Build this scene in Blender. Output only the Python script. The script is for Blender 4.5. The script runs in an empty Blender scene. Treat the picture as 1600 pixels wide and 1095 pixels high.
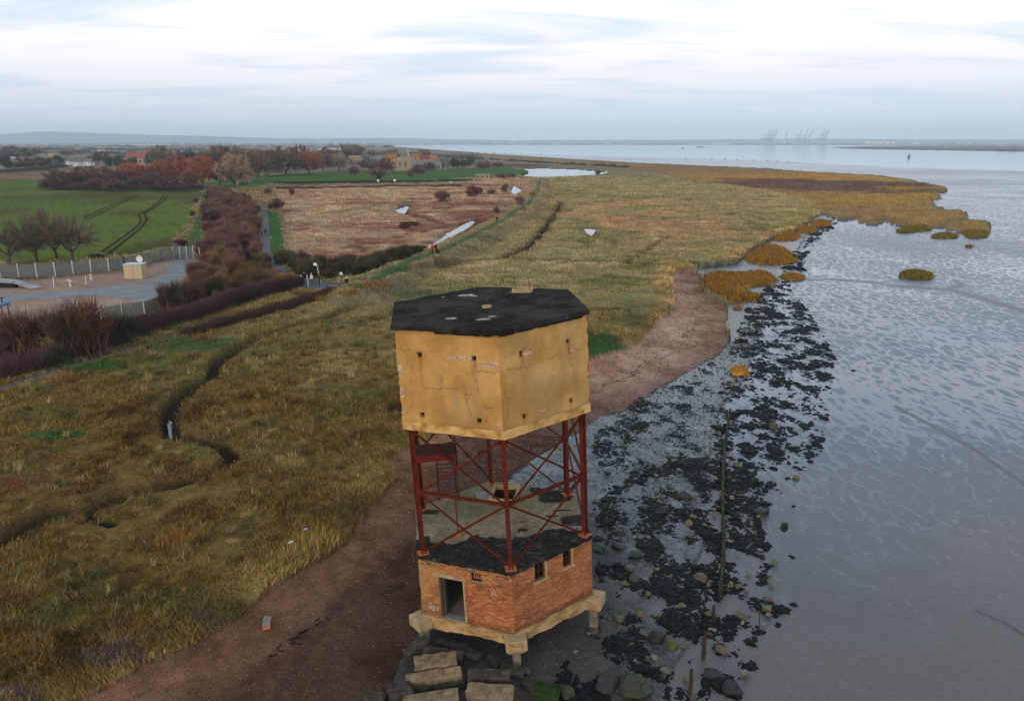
import bpy, math, random
import numpy as np
from mathutils import Vector, Matrix

random.seed(7)
RNG = np.random.default_rng(11)
SC = bpy.context.scene
COL = SC.collection

# ------------------------------------------------------------------ camera
FPX = 1184.6                      # focal length for a 1600 px wide picture
CAMH = 21.2
PITCH = math.atan((547.5 - 222.1) / FPX)
cam_d = bpy.data.cameras.new('camera')
cam = bpy.data.objects.new('camera', cam_d)
COL.objects.link(cam)
cam.location = (0, 0, CAMH)
cam.rotation_euler = (math.pi / 2 - PITCH, 0, 0)
cam_d.sensor_width = 36
cam_d.lens = FPX / 1600 * 36
cam_d.clip_start = 0.1
cam_d.clip_end = 60000
SC.camera = cam

# ------------------------------------------------------------------ sky and sun
SUN_AZ = math.radians(202)        # compass style, from +Y clockwise
SUN_EL = math.radians(13)
world = bpy.data.worlds.new('World')
SC.world = world
world.use_nodes = True
wn = world.node_tree
wn.nodes.clear()


def wnode(t, **kw):
    n = wn.nodes.new(t)
    for k, v in kw.items():
        setattr(n, k, v)
    return n


w_out = wnode('ShaderNodeOutputWorld')
w_bg = wnode('ShaderNodeBackground')
w_bg.inputs['Strength'].default_value = 0.10
w_sky = wnode('ShaderNodeTexSky', sky_type='NISHITA')
w_sky.sun_disc = False
w_sky.sun_elevation = SUN_EL
w_sky.sun_rotation = SUN_AZ
w_sky.altitude = 20
w_tc = wnode('ShaderNodeTexCoord')
w_sep = wnode('ShaderNodeSeparateXYZ')
wn.links.new(w_tc.outputs['Generated'], w_sep.inputs[0])
# project the view direction on a flat cloud deck:  (x, y) / (z + 0.12)
w_add = wnode('ShaderNodeMath', operation='ADD'); w_add.inputs[1].default_value = 0.10
w_max = wnode('ShaderNodeMath', operation='MAXIMUM'); w_max.inputs[1].default_value = 0.02
wn.links.new(w_sep.outputs['Z'], w_add.inputs[0])
wn.links.new(w_add.outputs[0], w_max.inputs[0])
w_dx = wnode('ShaderNodeMath', operation='DIVIDE')
w_dy = wnode('ShaderNodeMath', operation='DIVIDE')
wn.links.new(w_sep.outputs['X'], w_dx.inputs[0]); wn.links.new(w_max.outputs[0], w_dx.inputs[1])
wn.links.new(w_sep.outputs['Y'], w_dy.inputs[0]); wn.links.new(w_max.outputs[0], w_dy.inputs[1])
w_cmb = wnode('ShaderNodeCombineXYZ')
wn.links.new(w_dx.outputs[0], w_cmb.inputs[0]); wn.links.new(w_dy.outputs[0], w_cmb.inputs[1])
w_map = wnode('ShaderNodeMapping')
w_map.inputs['Scale'].default_value = (0.50, 1.15, 1)
w_map.inputs['Rotation'].default_value = (0, 0, math.radians(-14))
wn.links.new(w_cmb.outputs[0], w_map.inputs[0])
w_n1 = wnode('ShaderNodeTexNoise')
w_n1.inputs['Scale'].default_value = 1.3
w_n1.inputs['Detail'].default_value = 9
w_n1.inputs['Roughness'].default_value = 0.58
w_n1.inputs['Distortion'].default_value = 0.6
wn.links.new(w_map.outputs[0], w_n1.inputs['Vector'])
w_r1 = wnode('ShaderNodeValToRGB')
w_r1.color_ramp.elements[0].position = 0.33
w_r1.color_ramp.elements[0].color = (0.50, 0.50, 0.50, 1)
w_r1.color_ramp.elements[1].position = 0.52
w_r1.color_ramp.elements[1].color = (1, 1, 1, 1)
wn.links.new(w_n1.outputs['Fac'], w_r1.inputs[0])
# cloud colour by elevation: grey blue at the horizon, faint pink, then white
w_r2 = wnode('ShaderNodeValToRGB')
els = w_r2.color_ramp.elements
els[0].position = 0.0; els[0].color = (0.63, 0.73, 0.83, 1)
els[1].position = 0.045; els[1].color = (0.82, 0.88, 0.96, 1)
e = els.new(0.09); e.color = (1.10, 1.06, 1.11, 1)
e = els.new(0.16); e.color = (1.16, 1.16, 1.20, 1)
e = els.new(0.26); e.color = (1.06, 1.11, 1.17, 1)
e = els.new(0.45); e.color = (0.74, 0.86, 1.0, 1)
e = els.new(0.8); e.color = (0.60, 0.76, 1.0, 1)
wn.links.new(w_sep.outputs['Z'], w_r2.inputs[0])
w_mul = wnode('ShaderNodeVectorMath', operation='SCALE')
w_mul.inputs['Scale'].default_value = 10.0
wn.links.new(w_r2.outputs[0], w_mul.inputs[0])
w_haze = wnode('ShaderNodeMapRange')       # the gaps close towards the horizon
w_haze.inputs['From Min'].default_value = 0.02
w_haze.inputs['From Max'].default_value = 0.12
w_haze.inputs['To Min'].default_value = 1.0
w_haze.inputs['To Max'].default_value = 0.0
wn.links.new(w_sep.outputs['Z'], w_haze.inputs[0])
w_fac = wnode('ShaderNodeMath', operation='MAXIMUM')
wn.links.new(w_r1.outputs[0], w_fac.inputs[0]); wn.links.new(w_haze.outputs[0], w_fac.inputs[1])
w_mix = wnode('ShaderNodeMix', data_type='RGBA')
wn.links.new(w_fac.outputs[0], w_mix.inputs[0])
w_veil = wnode('ShaderNodeMix', data_type='RGBA')      # thin veil in the gaps
w_veil.inputs[0].default_value = .75
w_veil.inputs[7].default_value = (5.0, 7.4, 10.0, 1)
wn.links.new(w_sky.outputs[0], w_veil.inputs[6])
wn.links.new(w_veil.outputs[2], w_mix.inputs[6])
wn.links.new(w_mul.outputs[0], w_mix.inputs[7])
wn.links.new(w_mix.outputs[2], w_bg.inputs[0])
wn.links.new(w_bg.outputs[0], w_out.inputs[0])

sun_d = bpy.data.lights.new('sun', 'SUN')
sun = bpy.data.objects.new('sun', sun_d)
COL.objects.link(sun)
sun_d.energy = 1.5
sun_d.angle = math.radians(10)
sun_d.color = (1.0, 0.80, 0.56)
sd = Vector((math.sin(SUN_AZ) * math.cos(SUN_EL), math.cos(SUN_AZ) * math.cos(SUN_EL), math.sin(SUN_EL)))
sun.rotation_euler = sd.to_track_quat('Z', 'Y').to_euler()

SC.view_settings.view_transform = 'Standard'
SC.view_settings.look = 'None'
SC.view_settings.exposure = 0.0
SC.view_settings.gamma = 1.0
SC.view_settings.use_curve_mapping = False
SC.render.engine = 'CYCLES'
SC.cycles.max_bounces = 6
SC.cycles.volume_bounces = 3

# ------------------------------------------------------------------ geometry helpers
_s, _c = math.sin(PITCH), math.cos(PITCH)


def ray(px, py):
    u = (px - 800.0); v = (py - 547.5)
    return Vector((u, FPX * _c - v * _s, -(FPX * _s + v * _c)))


def G(px, py, z=0.0):
    """the place on the level z that a spot of the photograph shows"""
    d = ray(px, py)
    t = (CAMH - z) / -d.z
    return (d.x * t, d.y * t)


def ppm(px, py, z=0.0):
    """how many photograph pixels a metre takes there"""
    x, y = G(px, py, z)
    return FPX / (y * _c + (CAMH - z) * _s)


def tag(o, label=None, cat=None, group=None, kind=None):
    if label: o['label'] = label
    if cat: o['category'] = cat
    if group: o['group'] = group
    if kind: o['kind'] = kind
    return o


def empty(name, loc=(0, 0, 0), rz=0.0):
    o = bpy.data.objects.new(name, None)
    o.empty_display_size = 0.3
    o.location = loc
    o.rotation_euler = (0, 0, rz)
    COL.objects.link(o)
    return o


def link(name, me, parent=None, loc=None, rz=None, scale=None, color=None):
    o = bpy.data.objects.new(name, me)
    COL.objects.link(o)
    if parent: o.parent = parent
    if loc is not None: o.location = loc
    if rz is not None: o.rotation_euler = (0, 0, rz)
    if scale is not None: o.scale = scale if hasattr(scale, '__len__') else (scale,) * 3
    if color is not None: o.color = (*color, 1)
    return o


def copy_tree(o, parent=None):
    c = o.copy()
    COL.objects.link(c)
    if parent: c.parent = parent
    for ch in list(o.children):
        copy_tree(ch, c)
    return c


def np_mesh(name, verts, faces, mat=None, colors=None, smooth=False, matidx=None):
    """verts (n,3), faces (m,k) all with the same k, or a list of lists"""
    me = bpy.data.meshes.new(name)
    verts = np.asarray(verts, dtype=np.float32)
    if isinstance(faces, np.ndarray):
        m, k = faces.shape
        me.vertices.add(len(verts)); me.vertices.foreach_set('co', verts.ravel())
        me.loops.add(m * k); me.loops.foreach_set('vertex_index', faces.astype(np.int32).ravel())
        me.polygons.add(m)
        me.polygons.foreach_set('loop_start', np.arange(0, m * k, k, dtype=np.int32))
        me.polygons.foreach_set('loop_total', np.full(m, k, dtype=np.int32))
        me.update(calc_edges=True)
    else:
        me.from_pydata([tuple(v) for v in verts.tolist()], [], faces)
        me.update()
    if colors is not None:
        a = me.color_attributes.new('Col', 'FLOAT_COLOR', 'POINT')
        c = np.ones((len(verts), 4), dtype=np.float32)
        c[:, :3] = colors
        a.data.foreach_set('color', c.ravel())
    if mat is not None:
        if isinstance(mat, (list, tuple)):
            for q in mat: me.materials.append(q)
        else: me.materials.append(mat)
    if matidx is not None:
        me.polygons.foreach_set('material_index', np.asarray(matidx, dtype=np.int32))
    me.polygons.foreach_set('use_smooth', np.full(len(me.polygons), bool(smooth)))
    return me


class MB:
    """collects simple shapes into one mesh"""
    def __init__(s):
        s.v, s.f, s.mi, s.cur, s.c = [], [], [], 0, []
        s.col = None

    def add(s, vs, fs):
        b = len(s.v)
        s.v += [tuple(p) for p in vs]
        s.f += [[i + b for i in f] for f in fs]
        s.mi += [s.cur] * len(fs)
        if s.col is not None: s.c += [s.col] * len(vs)

    def box(s, c, size, rot=None, taper=1.0):
        hx, hy, hz = size[0] / 2, size[1] / 2, size[2] / 2
        vs = []
        for z, t in ((-hz, 1.0), (hz, taper)):
            for x, y in ((-hx, -hy), (hx, -hy), (hx, hy), (-hx, hy)):
                vs.append(Vector((x * t, y * t, z)))
        if rot is not None: vs = [rot @ v for v in vs]
        c = Vector(c)
        s.add([v + c for v in vs], [(3, 2, 1, 0), (4, 5, 6, 7), (0, 1, 5, 4), (1, 2, 6, 5), (2, 3, 7, 6), (3, 0, 4, 7)])

    def beam(s, a, b, w, h, up=Vector((0, 0, 1))):
        a, b = Vector(a), Vector(b)
        d = (b - a)
        L = d.length
        d.normalize()
        if abs(d.dot(up)) > .98: up = Vector((1, 0, 0))
        sx = d.cross(up).normalized(); uz = sx.cross(d).normalized()
        rot = Matrix((sx, uz, d)).transposed()
        s.box((a + b) / 2, (w, h, L), rot)

    def tube(s, pts, rs, n=8, cap=True):
        pts = [Vector(p) for p in pts]
        if not hasattr(rs, '__len__'): rs = [rs] * len(pts)
        vs, fs = [], []
        for i, p in enumerate(pts):
            d = (pts[min(i + 1, len(pts) - 1)] - pts[max(i - 1, 0)]).normalized()
            up = Vector((0, 0, 1)) if abs(d.z) < .95 else Vector((1, 0, 0))
            a = d.cross(up).normalized(); b = a.cross(d)
            for k in range(n):
                t = 2 * math.pi * k / n
                vs.append(p + (a * math.cos(t) + b * math.sin(t)) * rs[i])
        for i in range(len(pts) - 1):
            for k in range(n):
                k2 = (k + 1) % n
                fs.append((i * n + k, i * n + k2, (i + 1) * n + k2, (i + 1) * n + k))
        if cap:
            fs.append(tuple(range(n - 1, -1, -1))); fs.append(tuple((len(pts) - 1) * n + k for k in range(n)))
        s.add(vs, fs)

    def prism(s, poly, z0, z1):
        n = len(poly)
        vs = [(x, y, z0) for x, y in poly] + [(x, y, z1) for x, y in poly]
        fs = [tuple(range(n - 1, -1, -1)), tuple(range(n, 2 * n))]
        for i in range(n):
            j = (i + 1) % n
            fs.append((i, j, n + j, n + i))
        s.add(vs, fs)

    def mesh(s, name, mats, smooth=False):
        me = np_mesh(name, np.array(s.v), s.f, mats, colors=np.array(s.c) if s.c else None, smooth=smooth)
        if isinstance(mats, (list, tuple)):
            me.polygons.foreach_set('material_index', s.mi)
        return me

    def build(s, name, mats, parent=None, smooth=False, **kw):
        return link(name, s.mesh(name, mats, smooth), parent, **kw)


def bevel(o, w=0.02, seg=2):
    m = o.modifiers.new('bevel', 'BEVEL'); m.width = w; m.segments = seg; m.limit_method = 'ANGLE'
    return o


# ------------------------------------------------------------------ noise for numpy
def _hash(ix, iy, seed):
    h = (ix.astype(np.int64) * 374761393 + iy.astype(np.int64) * 668265263 + seed * 1442695041) & 0xffffffff
    h = ((h ^ (h >> 13)) * 1274126177) & 0xffffffff
    return ((h ^ (h >> 16)) & 0xffff) / 65535.0


def vnoise(x, y, seed=0):
    ix, iy = np.floor(x), np.floor(y)
    fx, fy = x - ix, y - iy
    fx = fx * fx * (3 - 2 * fx); fy = fy * fy * (3 - 2 * fy)
    a = _hash(ix, iy, seed); b = _hash(ix + 1, iy, seed)
    c = _hash(ix, iy + 1, seed); d = _hash(ix + 1, iy + 1, seed)
    return (a * (1 - fx) + b * fx) * (1 - fy) + (c * (1 - fx) + d * fx) * fy


def fbm(x, y, oct=4, seed=0, gain=.5):
    s = np.zeros_like(x, dtype=np.float64); a, t = 1.0, 0.0
    c, si = math.cos(.6), math.sin(.6)
    for i in range(oct):
        s += a * vnoise(x, y, seed + i * 17); t += a
        a *= gain
        x, y = (x * c - y * si) * 2.03 + 13.7, (x * si + y * c) * 2.03 - 7.1
    return s / t


def sstep(a, b, x):
    t = np.clip((x - a) / (b - a), 0, 1)
    return t * t * (3 - 2 * t)


def poly_inside(X, Y, poly):
    out = np.zeros(X.shape, bool)
    n = len(poly)
    for i in range(n):
        x0, y0 = poly[i]; x1, y1 = poly[(i + 1) % n]
        if y0 == y1: continue
        c = ((y0 > Y) != (y1 > Y)) & (X < (x1 - x0) * (Y - y0) / (y1 - y0) + x0)
        out ^= c
    return out


def line_dist(X, Y, pts, maxd=40.0, closed=False):
    """distance to a polyline and the run along it"""
    D = np.full(X.shape, float(maxd)); T = np.zeros(X.shape)
    m = len(pts) if closed else len(pts) - 1
    run = 0.0
    for i in range(m):
        x0, y0 = pts[i]; x1, y1 = pts[(i + 1) % len(pts)]
        L = math.hypot(x1 - x0, y1 - y0) + 1e-9
        sel = (X > min(x0, x1) - maxd) & (X < max(x0, x1) + maxd) & (Y > min(y0, y1) - maxd) & (Y < max(y0, y1) + maxd)
        if sel.any():
            xs, ys = X[sel], Y[sel]
            t = np.clip(((xs - x0) * (x1 - x0) + (ys - y0) * (y1 - y0)) / (L * L), 0, 1)
            d = np.hypot(xs - x0 - t * (x1 - x0), ys - y0 - t * (y1 - y0))
            old = D[sel]; better = d < old
            T[sel] = np.where(better, run + t * L, T[sel])
            D[sel] = np.minimum(old, d)
        run += L
    return D, T


# ------------------------------------------------------------------ materials
def mat_new(name):
    m = bpy.data.materials.new(name)
    m.use_nodes = True
    nt = m.node_tree
    b = nt.nodes['Principled BSDF']
    return m, nt, b


def N(nt, t, **kw):
    n = nt.nodes.new(t)
    for k, v in kw.items(): setattr(n, k, v)
    return n


def noise_node(nt, scale, detail=5, rough=.6, vec=None, stretch=None, world=False):
    n = N(nt, 'ShaderNodeTexNoise')
    n.inputs['Scale'].default_value = scale
    n.inputs['Detail'].default_value = detail
    n.inputs['Roughness'].default_value = rough
    if vec is None:
        if world:
            g = N(nt, 'ShaderNodeNewGeometry'); vec = g.outputs['Position']
        else:
            g = N(nt, 'ShaderNodeTexCoord'); vec = g.outputs['Object']
    if stretch:
        mp = N(nt, 'ShaderNodeMapping'); mp.inputs['Scale'].default_value = stretch
        nt.links.new(vec, mp.inputs[0]); vec = mp.outputs[0]
    nt.links.new(vec, n.inputs['Vector'])
    return n


def ramp(nt, src, stops):
    r = N(nt, 'ShaderNodeValToRGB')
    el = r.color_ramp.elements
    el[0].position, el[0].color = stops[0][0], (*stops[0][1], 1)
    el[1].position, el[1].color = stops[-1][0], (*stops[-1][1], 1)
    for p, c in stops[1:-1]:
        q = el.new(p); q.color = (*c, 1)
    nt.links.new(src, r.inputs[0])
    return r


def mixc(nt, fac, a, b, mode='MIX'):
    m = N(nt, 'ShaderNodeMix', data_type='RGBA', blend_type=mode)
    for sock, v in ((0, fac), (6, a), (7, b)):
        if isinstance(v, (int, float)): m.inputs[sock].default_value = v
        elif isinstance(v, tuple): m.inputs[sock].default_value = (*v, 1)
        else: nt.links.new(v, m.inputs[sock])
    return m.outputs[2]


def bump(nt, b, src, strength=.3, dist=.05):
    n = N(nt, 'ShaderNodeBump')
    n.inputs['Strength'].default_value = strength
    n.inputs['Distance'].default_value = dist
    nt.links.new(src, n.inputs['Height'])
    nt.links.new(n.outputs[0], b.inputs['Normal'])


def simple(name, c1, c2, scale=3.0, rough=.8, bumps=.2, metallic=0.0, detail=6, spec=.3, world=False, stretch=None, bd=.03):
    m, nt, b = mat_new(name)
    n = noise_node(nt, scale, detail, .65, world=world, stretch=stretch)
    r = ramp(nt, n.outputs['Fac'], [(.32, c1), (.68, c2)])
    nt.links.new(r.outputs[0], b.inputs['Base Color'])
    b.inputs['Roughness'].default_value = rough
    b.inputs['Metallic'].default_value = metallic
    b.inputs['Specular IOR Level'].default_value = spec
    if bumps: 
        n2 = noise_node(nt, scale * 6, 5, .7, world=world, stretch=stretch)
        bump(nt, b, n2.outputs['Fac'], bumps, bd)
    return m


def attr_mat(name, nscale=2.0, lo=.75, hi=1.25, rough=.9, bumps=.4, bscale=6.0, spec=.15, bd=.08, fine=None, trans=0.0):
    """colour from the Col attribute, times a noise for grain"""
    m, nt, b = mat_new(name)
    a = N(nt, 'ShaderNodeAttribute', attribute_name='Col')
    n = noise_node(nt, nscale, 8, .7, world=True)
    r = ramp(nt, n.outputs['Fac'], [(.28, (lo,) * 3), (.72, (hi,) * 3)])
    col = mixc(nt, 1.0, a.outputs['Color'], r.outputs[0], 'MULTIPLY')
    if fine:
        n3 = noise_node(nt, fine, 3, .6, world=True)
        r3 = ramp(nt, n3.outputs['Fac'], [(.35, (.62,) * 3), (.65, (1.4,) * 3)])
        col = mixc(nt, 1.0, col, r3.outputs[0], 'MULTIPLY')
    nt.links.new(col, b.inputs['Base Color'])
    b.inputs['Roughness'].default_value = rough
    b.inputs['Specular IOR Level'].default_value = spec
    if bumps:
        n2 = noise_node(nt, bscale, 6, .7, world=True)
        bump(nt, b, n2.outputs['Fac'], bumps, bd)
    return m


M = {}
M['turf'] = attr_mat('turf', 1.3, .7, 1.3, spec=.02, bumps=.9, bscale=3.5, bd=.25, fine=9.0)
M['crop'] = attr_mat('crop', .5, .85, 1.15, spec=.0, bumps=.4, bscale=3.0, bd=.1, fine=2.2)
M['shingle'] = attr_mat('shingle', 2.2, .72, 1.28, rough=.8, bumps=.9, bscale=14, bd=.07, fine=16.0, spec=.06)
M['tarmac'] = attr_mat('tarmac', 1.0, .9, 1.1, rough=.85, bumps=.2, bscale=30, bd=.01)
M['blade'] = attr_mat('blade', 3.0, .85, 1.15, rough=.9, bumps=0, spec=.02)


def water_mat(name, col, rough, bs, scale, stretch=(1, 1, 1), bd=.05):
    m, nt, b = mat_new(name)
    b.inputs['Base Color'].default_value = (*col, 1)
    b.inputs['Roughness'].default_value = rough
    b.inputs['IOR'].default_value = 1.33
    b.inputs['Specular IOR Level'].default_value = .5
    n = noise_node(nt, scale, 4, .6, world=True, stretch=stretch)
    bump(nt, b, n.outputs['Fac'], bs, bd)
    return m


M['pool'] = water_mat('pool_water', (.05, .06, .05), .03, .15, 2.0, bd=.01)
M['river'] = water_mat('river_water', (.27, .30, .32), .08, .22, .22, (1, .35, 1), .05)


def mud_mat():
    """tidal mud: matt brown silt with films of water lying in its hollows"""
    m, nt, b = mat_new('tidal_mud')
    g = N(nt, 'ShaderNodeNewGeometry')
    pos = g.outputs['Position']
    mp = N(nt, 'ShaderNodeMapping')
    mp.inputs['Rotation'].default_value = (0, 0, math.radians(28))
    mp.inputs['Scale'].default_value = (.85, .36, 1)
    nt.links.new(pos, mp.inputs[0])
    warp = noise_node(nt, .35, 5, .6, vec=mp.outputs[0])
    wm = N(nt, 'ShaderNodeVectorMath', operation='MULTIPLY_ADD')
    wm.inputs[1].default_value = (2.4, 2.4, 0)
    nt.links.new(warp.outputs['Color'], wm.inputs[0]); nt.links.new(mp.outputs[0], wm.inputs[2])
    rid = N(nt, 'ShaderNodeTexVoronoi', feature='DISTANCE_TO_EDGE')
    rid.inputs['Scale'].default_value = 1.15
    nt.links.new(wm.outputs[0], rid.inputs['Vector'])
    rinv = N(nt, 'ShaderNodeMapRange'); rinv.inputs['From Min'].default_value = .0; rinv.inputs['From Max'].default_value = .32
    rinv.inputs['To Min'].default_value = 1.0; rinv.inputs['To Max'].default_value = .0
    nt.links.new(rid.outputs['Distance'], rinv.inputs[0])
    fine = noise_node(nt, 2.6, 6, .7, vec=mp.outputs[0])
    big = noise_node(nt, .035, 4, .6, vec=pos)
    a = N(nt, 'ShaderNodeAttribute', attribute_name='Wet')
    # film = ridge + fine + wetness of the region
    s1 = N(nt, 'ShaderNodeMath', operation='MULTIPLY_ADD'); s1.inputs[1].default_value = .42
    nt.links.new(rinv.outputs[0], s1.inputs[0]); nt.links.new(fine.outputs['Fac'], s1.inputs[2])
    s2 = N(nt, 'ShaderNodeMath', operation='MULTIPLY_ADD'); s2.inputs[1].default_value = .9
    nt.links.new(a.outputs['Fac'], s2.inputs[0]); nt.links.new(s1.outputs[0], s2.inputs[2])
    s3 = N(nt, 'ShaderNodeMath', operation='MULTIPLY_ADD'); s3.inputs[1].default_value = .35
    nt.links.new(big.outputs['Fac'], s3.inputs[0]); nt.links.new(s2.outputs[0], s3.inputs[2])
    film = N(nt, 'ShaderNodeMapRange', interpolation_type='SMOOTHSTEP')
    film.inputs['From Min'].default_value = 1.12
    film.inputs['From Max'].default_value = 1.34
    nt.links.new(s3.outputs[0], film.inputs[0])
    ca = N(nt, 'ShaderNodeAttribute', attribute_name='Col')
    gn = noise_node(nt, 5.5, 5, .75, vec=pos)
    gr = ramp(nt, gn.outputs['Fac'], [(.3, (.78,) * 3), (.7, (1.22,) * 3)])
    base = mixc(nt, 1.0, ca.outputs['Color'], gr.outputs[0], 'MULTIPLY')
    wet = mixc(nt, 1.0, base, (.75, .88, .98), 'MULTIPLY')
    col = mixc(nt, film.outputs[0], base, wet)
    nt.links.new(col, b.inputs['Base Color'])
    ro = N(nt, 'ShaderNodeMapRange'); ro.inputs['To Min'].default_value = .36; ro.inputs['To Max'].default_value = .09
    nt.links.new(film.outputs[0], ro.inputs[0]); nt.links.new(ro.outputs[0], b.inputs['Roughness'])
    sp = N(nt, 'ShaderNodeMapRange'); sp.inputs['To Min'].default_value = .42; sp.inputs['To Max'].default_value = .8
    nt.links.new(film.outputs[0], sp.inputs[0]); nt.links.new(sp.outputs[0], b.inputs['Specular IOR Level'])
    inv = N(nt, 'ShaderNodeMath', operation='SUBTRACT'); inv.inputs[0].default_value = 1.0
    nt.links.new(film.outputs[0], inv.inputs[1])
    hm = N(nt, 'ShaderNodeMath', operation='MULTIPLY'); nt.links.new(inv.outputs[0], hm.inputs[0]); nt.links.new(gn.outputs['Fac'], hm.inputs[1])
    bump(nt, b, hm.outputs[0], .5, .035)
    return m


M['mud'] = mud_mat()


def foreshore_mat():
    """wet gravel and silt with fine dark weed and films of water"""
    m, nt, b = mat_new('wet_foreshore')
    g = N(nt, 'ShaderNodeNewGeometry'); pos = g.outputs['Position']
    ca = N(nt, 'ShaderNodeAttribute', attribute_name='Col')
    n1 = noise_node(nt, 2.2, 7, .75, vec=pos)
    n2 = noise_node(nt, 9.0, 4, .7, vec=pos)
    r1 = ramp(nt, n1.outputs['Fac'], [(.3, (.55,) * 3), (.7, (1.4,) * 3)])
    col = mixc(nt, 1.0, ca.outputs['Color'], r1.outputs[0], 'MULTIPLY')
    r2 = ramp(nt, n2.outputs['Fac'], [(.35, (.6,) * 3), (.65, (1.45,) * 3)])
    col = mixc(nt, 1.0, col, r2.outputs[0], 'MULTIPLY')
    nt.links.new(col, b.inputs['Base Color'])
    a = N(nt, 'ShaderNodeAttribute', attribute_name='Wet')
    s = N(nt, 'ShaderNodeMath', operation='ADD'); nt.links.new(a.outputs['Fac'], s.inputs[0]); nt.links.new(n1.outputs['Fac'], s.inputs[1])
    ro = N(nt, 'ShaderNodeMapRange', interpolation_type='SMOOTHSTEP')
    ro.inputs['From Min'].default_value = .75; ro.inputs['From Max'].default_value = 1.15
    ro.inputs['To Min'].default_value = .7; ro.inputs['To Max'].default_value = .22
    nt.links.new(s.outputs[0], ro.inputs[0]); nt.links.new(ro.outputs[0], b.inputs['Roughness'])
    b.inputs['Specular IOR Level'].default_value = .5
    bump(nt, b, n2.outputs['Fac'], .5, .05)
    return m


M['foreshore'] = foreshore_mat()

# ------------------------------------------------------------------ the lie of the land
def P(pts, z=0.0):
    return [G(x, max(y, 223.2), z) for x, y in pts]


MUD_EDGE = [(1150, 1095), (1160, 1040), (1200, 990), (1220, 940), (1190, 900), (1180, 850), (1190, 800), (1240, 760),
            (1270, 700), (1290, 640), (1280, 600), (1290, 560), (1275, 510), (1250, 480), (1215, 450), (1225, 430),
            (1245, 415), (1255, 400), (1250, 385), (1265, 365), (1290, 347), (1308, 341)]
MUD_EDGE2 = [(1030, 1095), (1055, 1040), (1085, 990), (1100, 940), (1075, 900), (1095, 850), (1060, 810), (1118, 760),
             (1130, 700), (1120, 650), (1158, 600), (1172, 560), (1190, 520), (1196, 490), (1205, 460), (1225, 430),
             (1245, 415), (1255, 400), (1250, 385), (1265, 365), (1290, 347), (1308, 341)]
GRASS_TIP = [(1338, 338), (1345, 346), (1372, 348), (1385, 343), (1400, 349), (1450, 351.5), (1462, 352), (1500, 361),
             (1544, 359), (1546, 354), (1540, 350), (1508, 346), (1470, 345), (1505, 341), (1511, 337), (1500, 334),
             (1450, 329), (1473, 328), (1440, 321), (1430, 318), (1458, 316), (1450, 311), (1470, 307), (1455, 302),
             (1478, 297.5), (1472, 294), (1450, 289)]
LAND_N = [(1430, 284), (1400, 280), (1370, 275.5), (1340, 274), (1250, 269), (1200, 265), (1100, 260.5), (1000, 256),
          (900, 250), (800, 243.5), (740, 239.5)]
RIVER_S = [(610, 229), (640, 232), (700, 236), (740, 239), (900, 243.5), (1050, 247), (1200, 252), (1400, 262), (1600, 268), (2300, 292)]

Z = {}
Z['mudflat'] = P([(740, 238.8), (900, 243), (1050, 246.5), (1200, 251.5), (1400, 261), (1600, 267), (2300, 291), (3200, 1700), (1020, 1700)]
                 + MUD_EDGE2 + GRASS_TIP + LAND_N, -.15)
Z['river'] = P(RIVER_S + [(2300, 225.9), (1300, 226.0), (900, 226.0), (620, 226.4)], -.6)
Z['spit'] = P([(1293, 231), (1350, 228.8), (1450, 227.8), (2300, 227.3), (2300, 244), (1600, 237), (1450, 234.5), (1340, 233)], -.3)
BEACH_L = [(-150, 1250), (100, 1110), (200, 1062), (300, 1012), (375, 967), (420, 927), (480, 892), (540, 852), (560, 812), (600, 772), (628, 745),
           (606, 724), (640, 700), (700, 670), (770, 640), (860, 590), (920, 566), (955, 556), (985, 543), (1030, 500), (1045, 490), (1052, 470),
           (1046, 450), (1052, 425)]
BEACH_R = [(1085, 423), (1098, 440), (1104, 462), (1135, 485), (1128, 515), (1140, 530), (1110, 555), (1060, 585), (1010, 612),
           (985, 632), (940, 645), (900, 668), (850, 700), (800, 740), (740, 775), (700, 850), (680, 930), (640, 1000), (610, 1060), (590, 1110), (560, 1300)]
Z['beach'] = P(BEACH_L + BEACH_R, .3)
# everything seaward of the grass and not mud is foreshore
Z['foreshore'] = P(list(reversed(BEACH_R)) + [(1052, 416), (1100, 418), (1150, 412), (1166, 397), (1200, 378), (1240, 362), (1270, 347), (1284, 334), (1308, 341)]
                   + [(1330, 345), (1330, 700), (1260, 1000), (1300, 1700), (560, 1700)], 0)
Z['heath'] = P([(740, 239.5), (770, 252), (830, 256), (1000, 268), (1070, 280), (1150, 293), (1220, 303), (1275, 317), (1285, 332), (1310, 341)]
               + GRASS_TIP + LAND_N, .5)
Z['farmland'] = P([(-2500, 223.3), (-2500, 266), (0, 266), (300, 262), (420, 272), (700, 264), (810, 262), (860, 261), (940, 265), (1000, 268), (830, 256), (770, 252),
                   (740, 239.5), (700, 236), (640, 232), (610, 229), (620, 226.4), (900, 226), (1300, 226), (2300, 225.9), (2300, 223.3)], .5)
Z['rough_grass'] = P([(425, 293), (600, 290), (730, 287), (760, 280), (800, 276), (836, 280), (838, 300), (826, 318), (800, 335), (770, 352), (730, 372), (690, 390), (640, 402),
                      (560, 422), (500, 412), (445, 402), (440, 330)], .6)
Z['lawn'] = P([(300, 296), (360, 276), (400, 275), (520, 268), (640, 267), (740, 263), (800, 263), (829, 268), (820, 273), (770, 277), (700, 280.5), (600, 282.5), (480, 283.5), (430, 287), (400, 293), (330, 298)], .7)
Z['moat'] = P([(425, 286), (500, 285), (600, 284.3), (738, 281.5), (742, 284), (720, 287.3), (600, 289.5), (500, 291), (430, 291.5)], .1)
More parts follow.
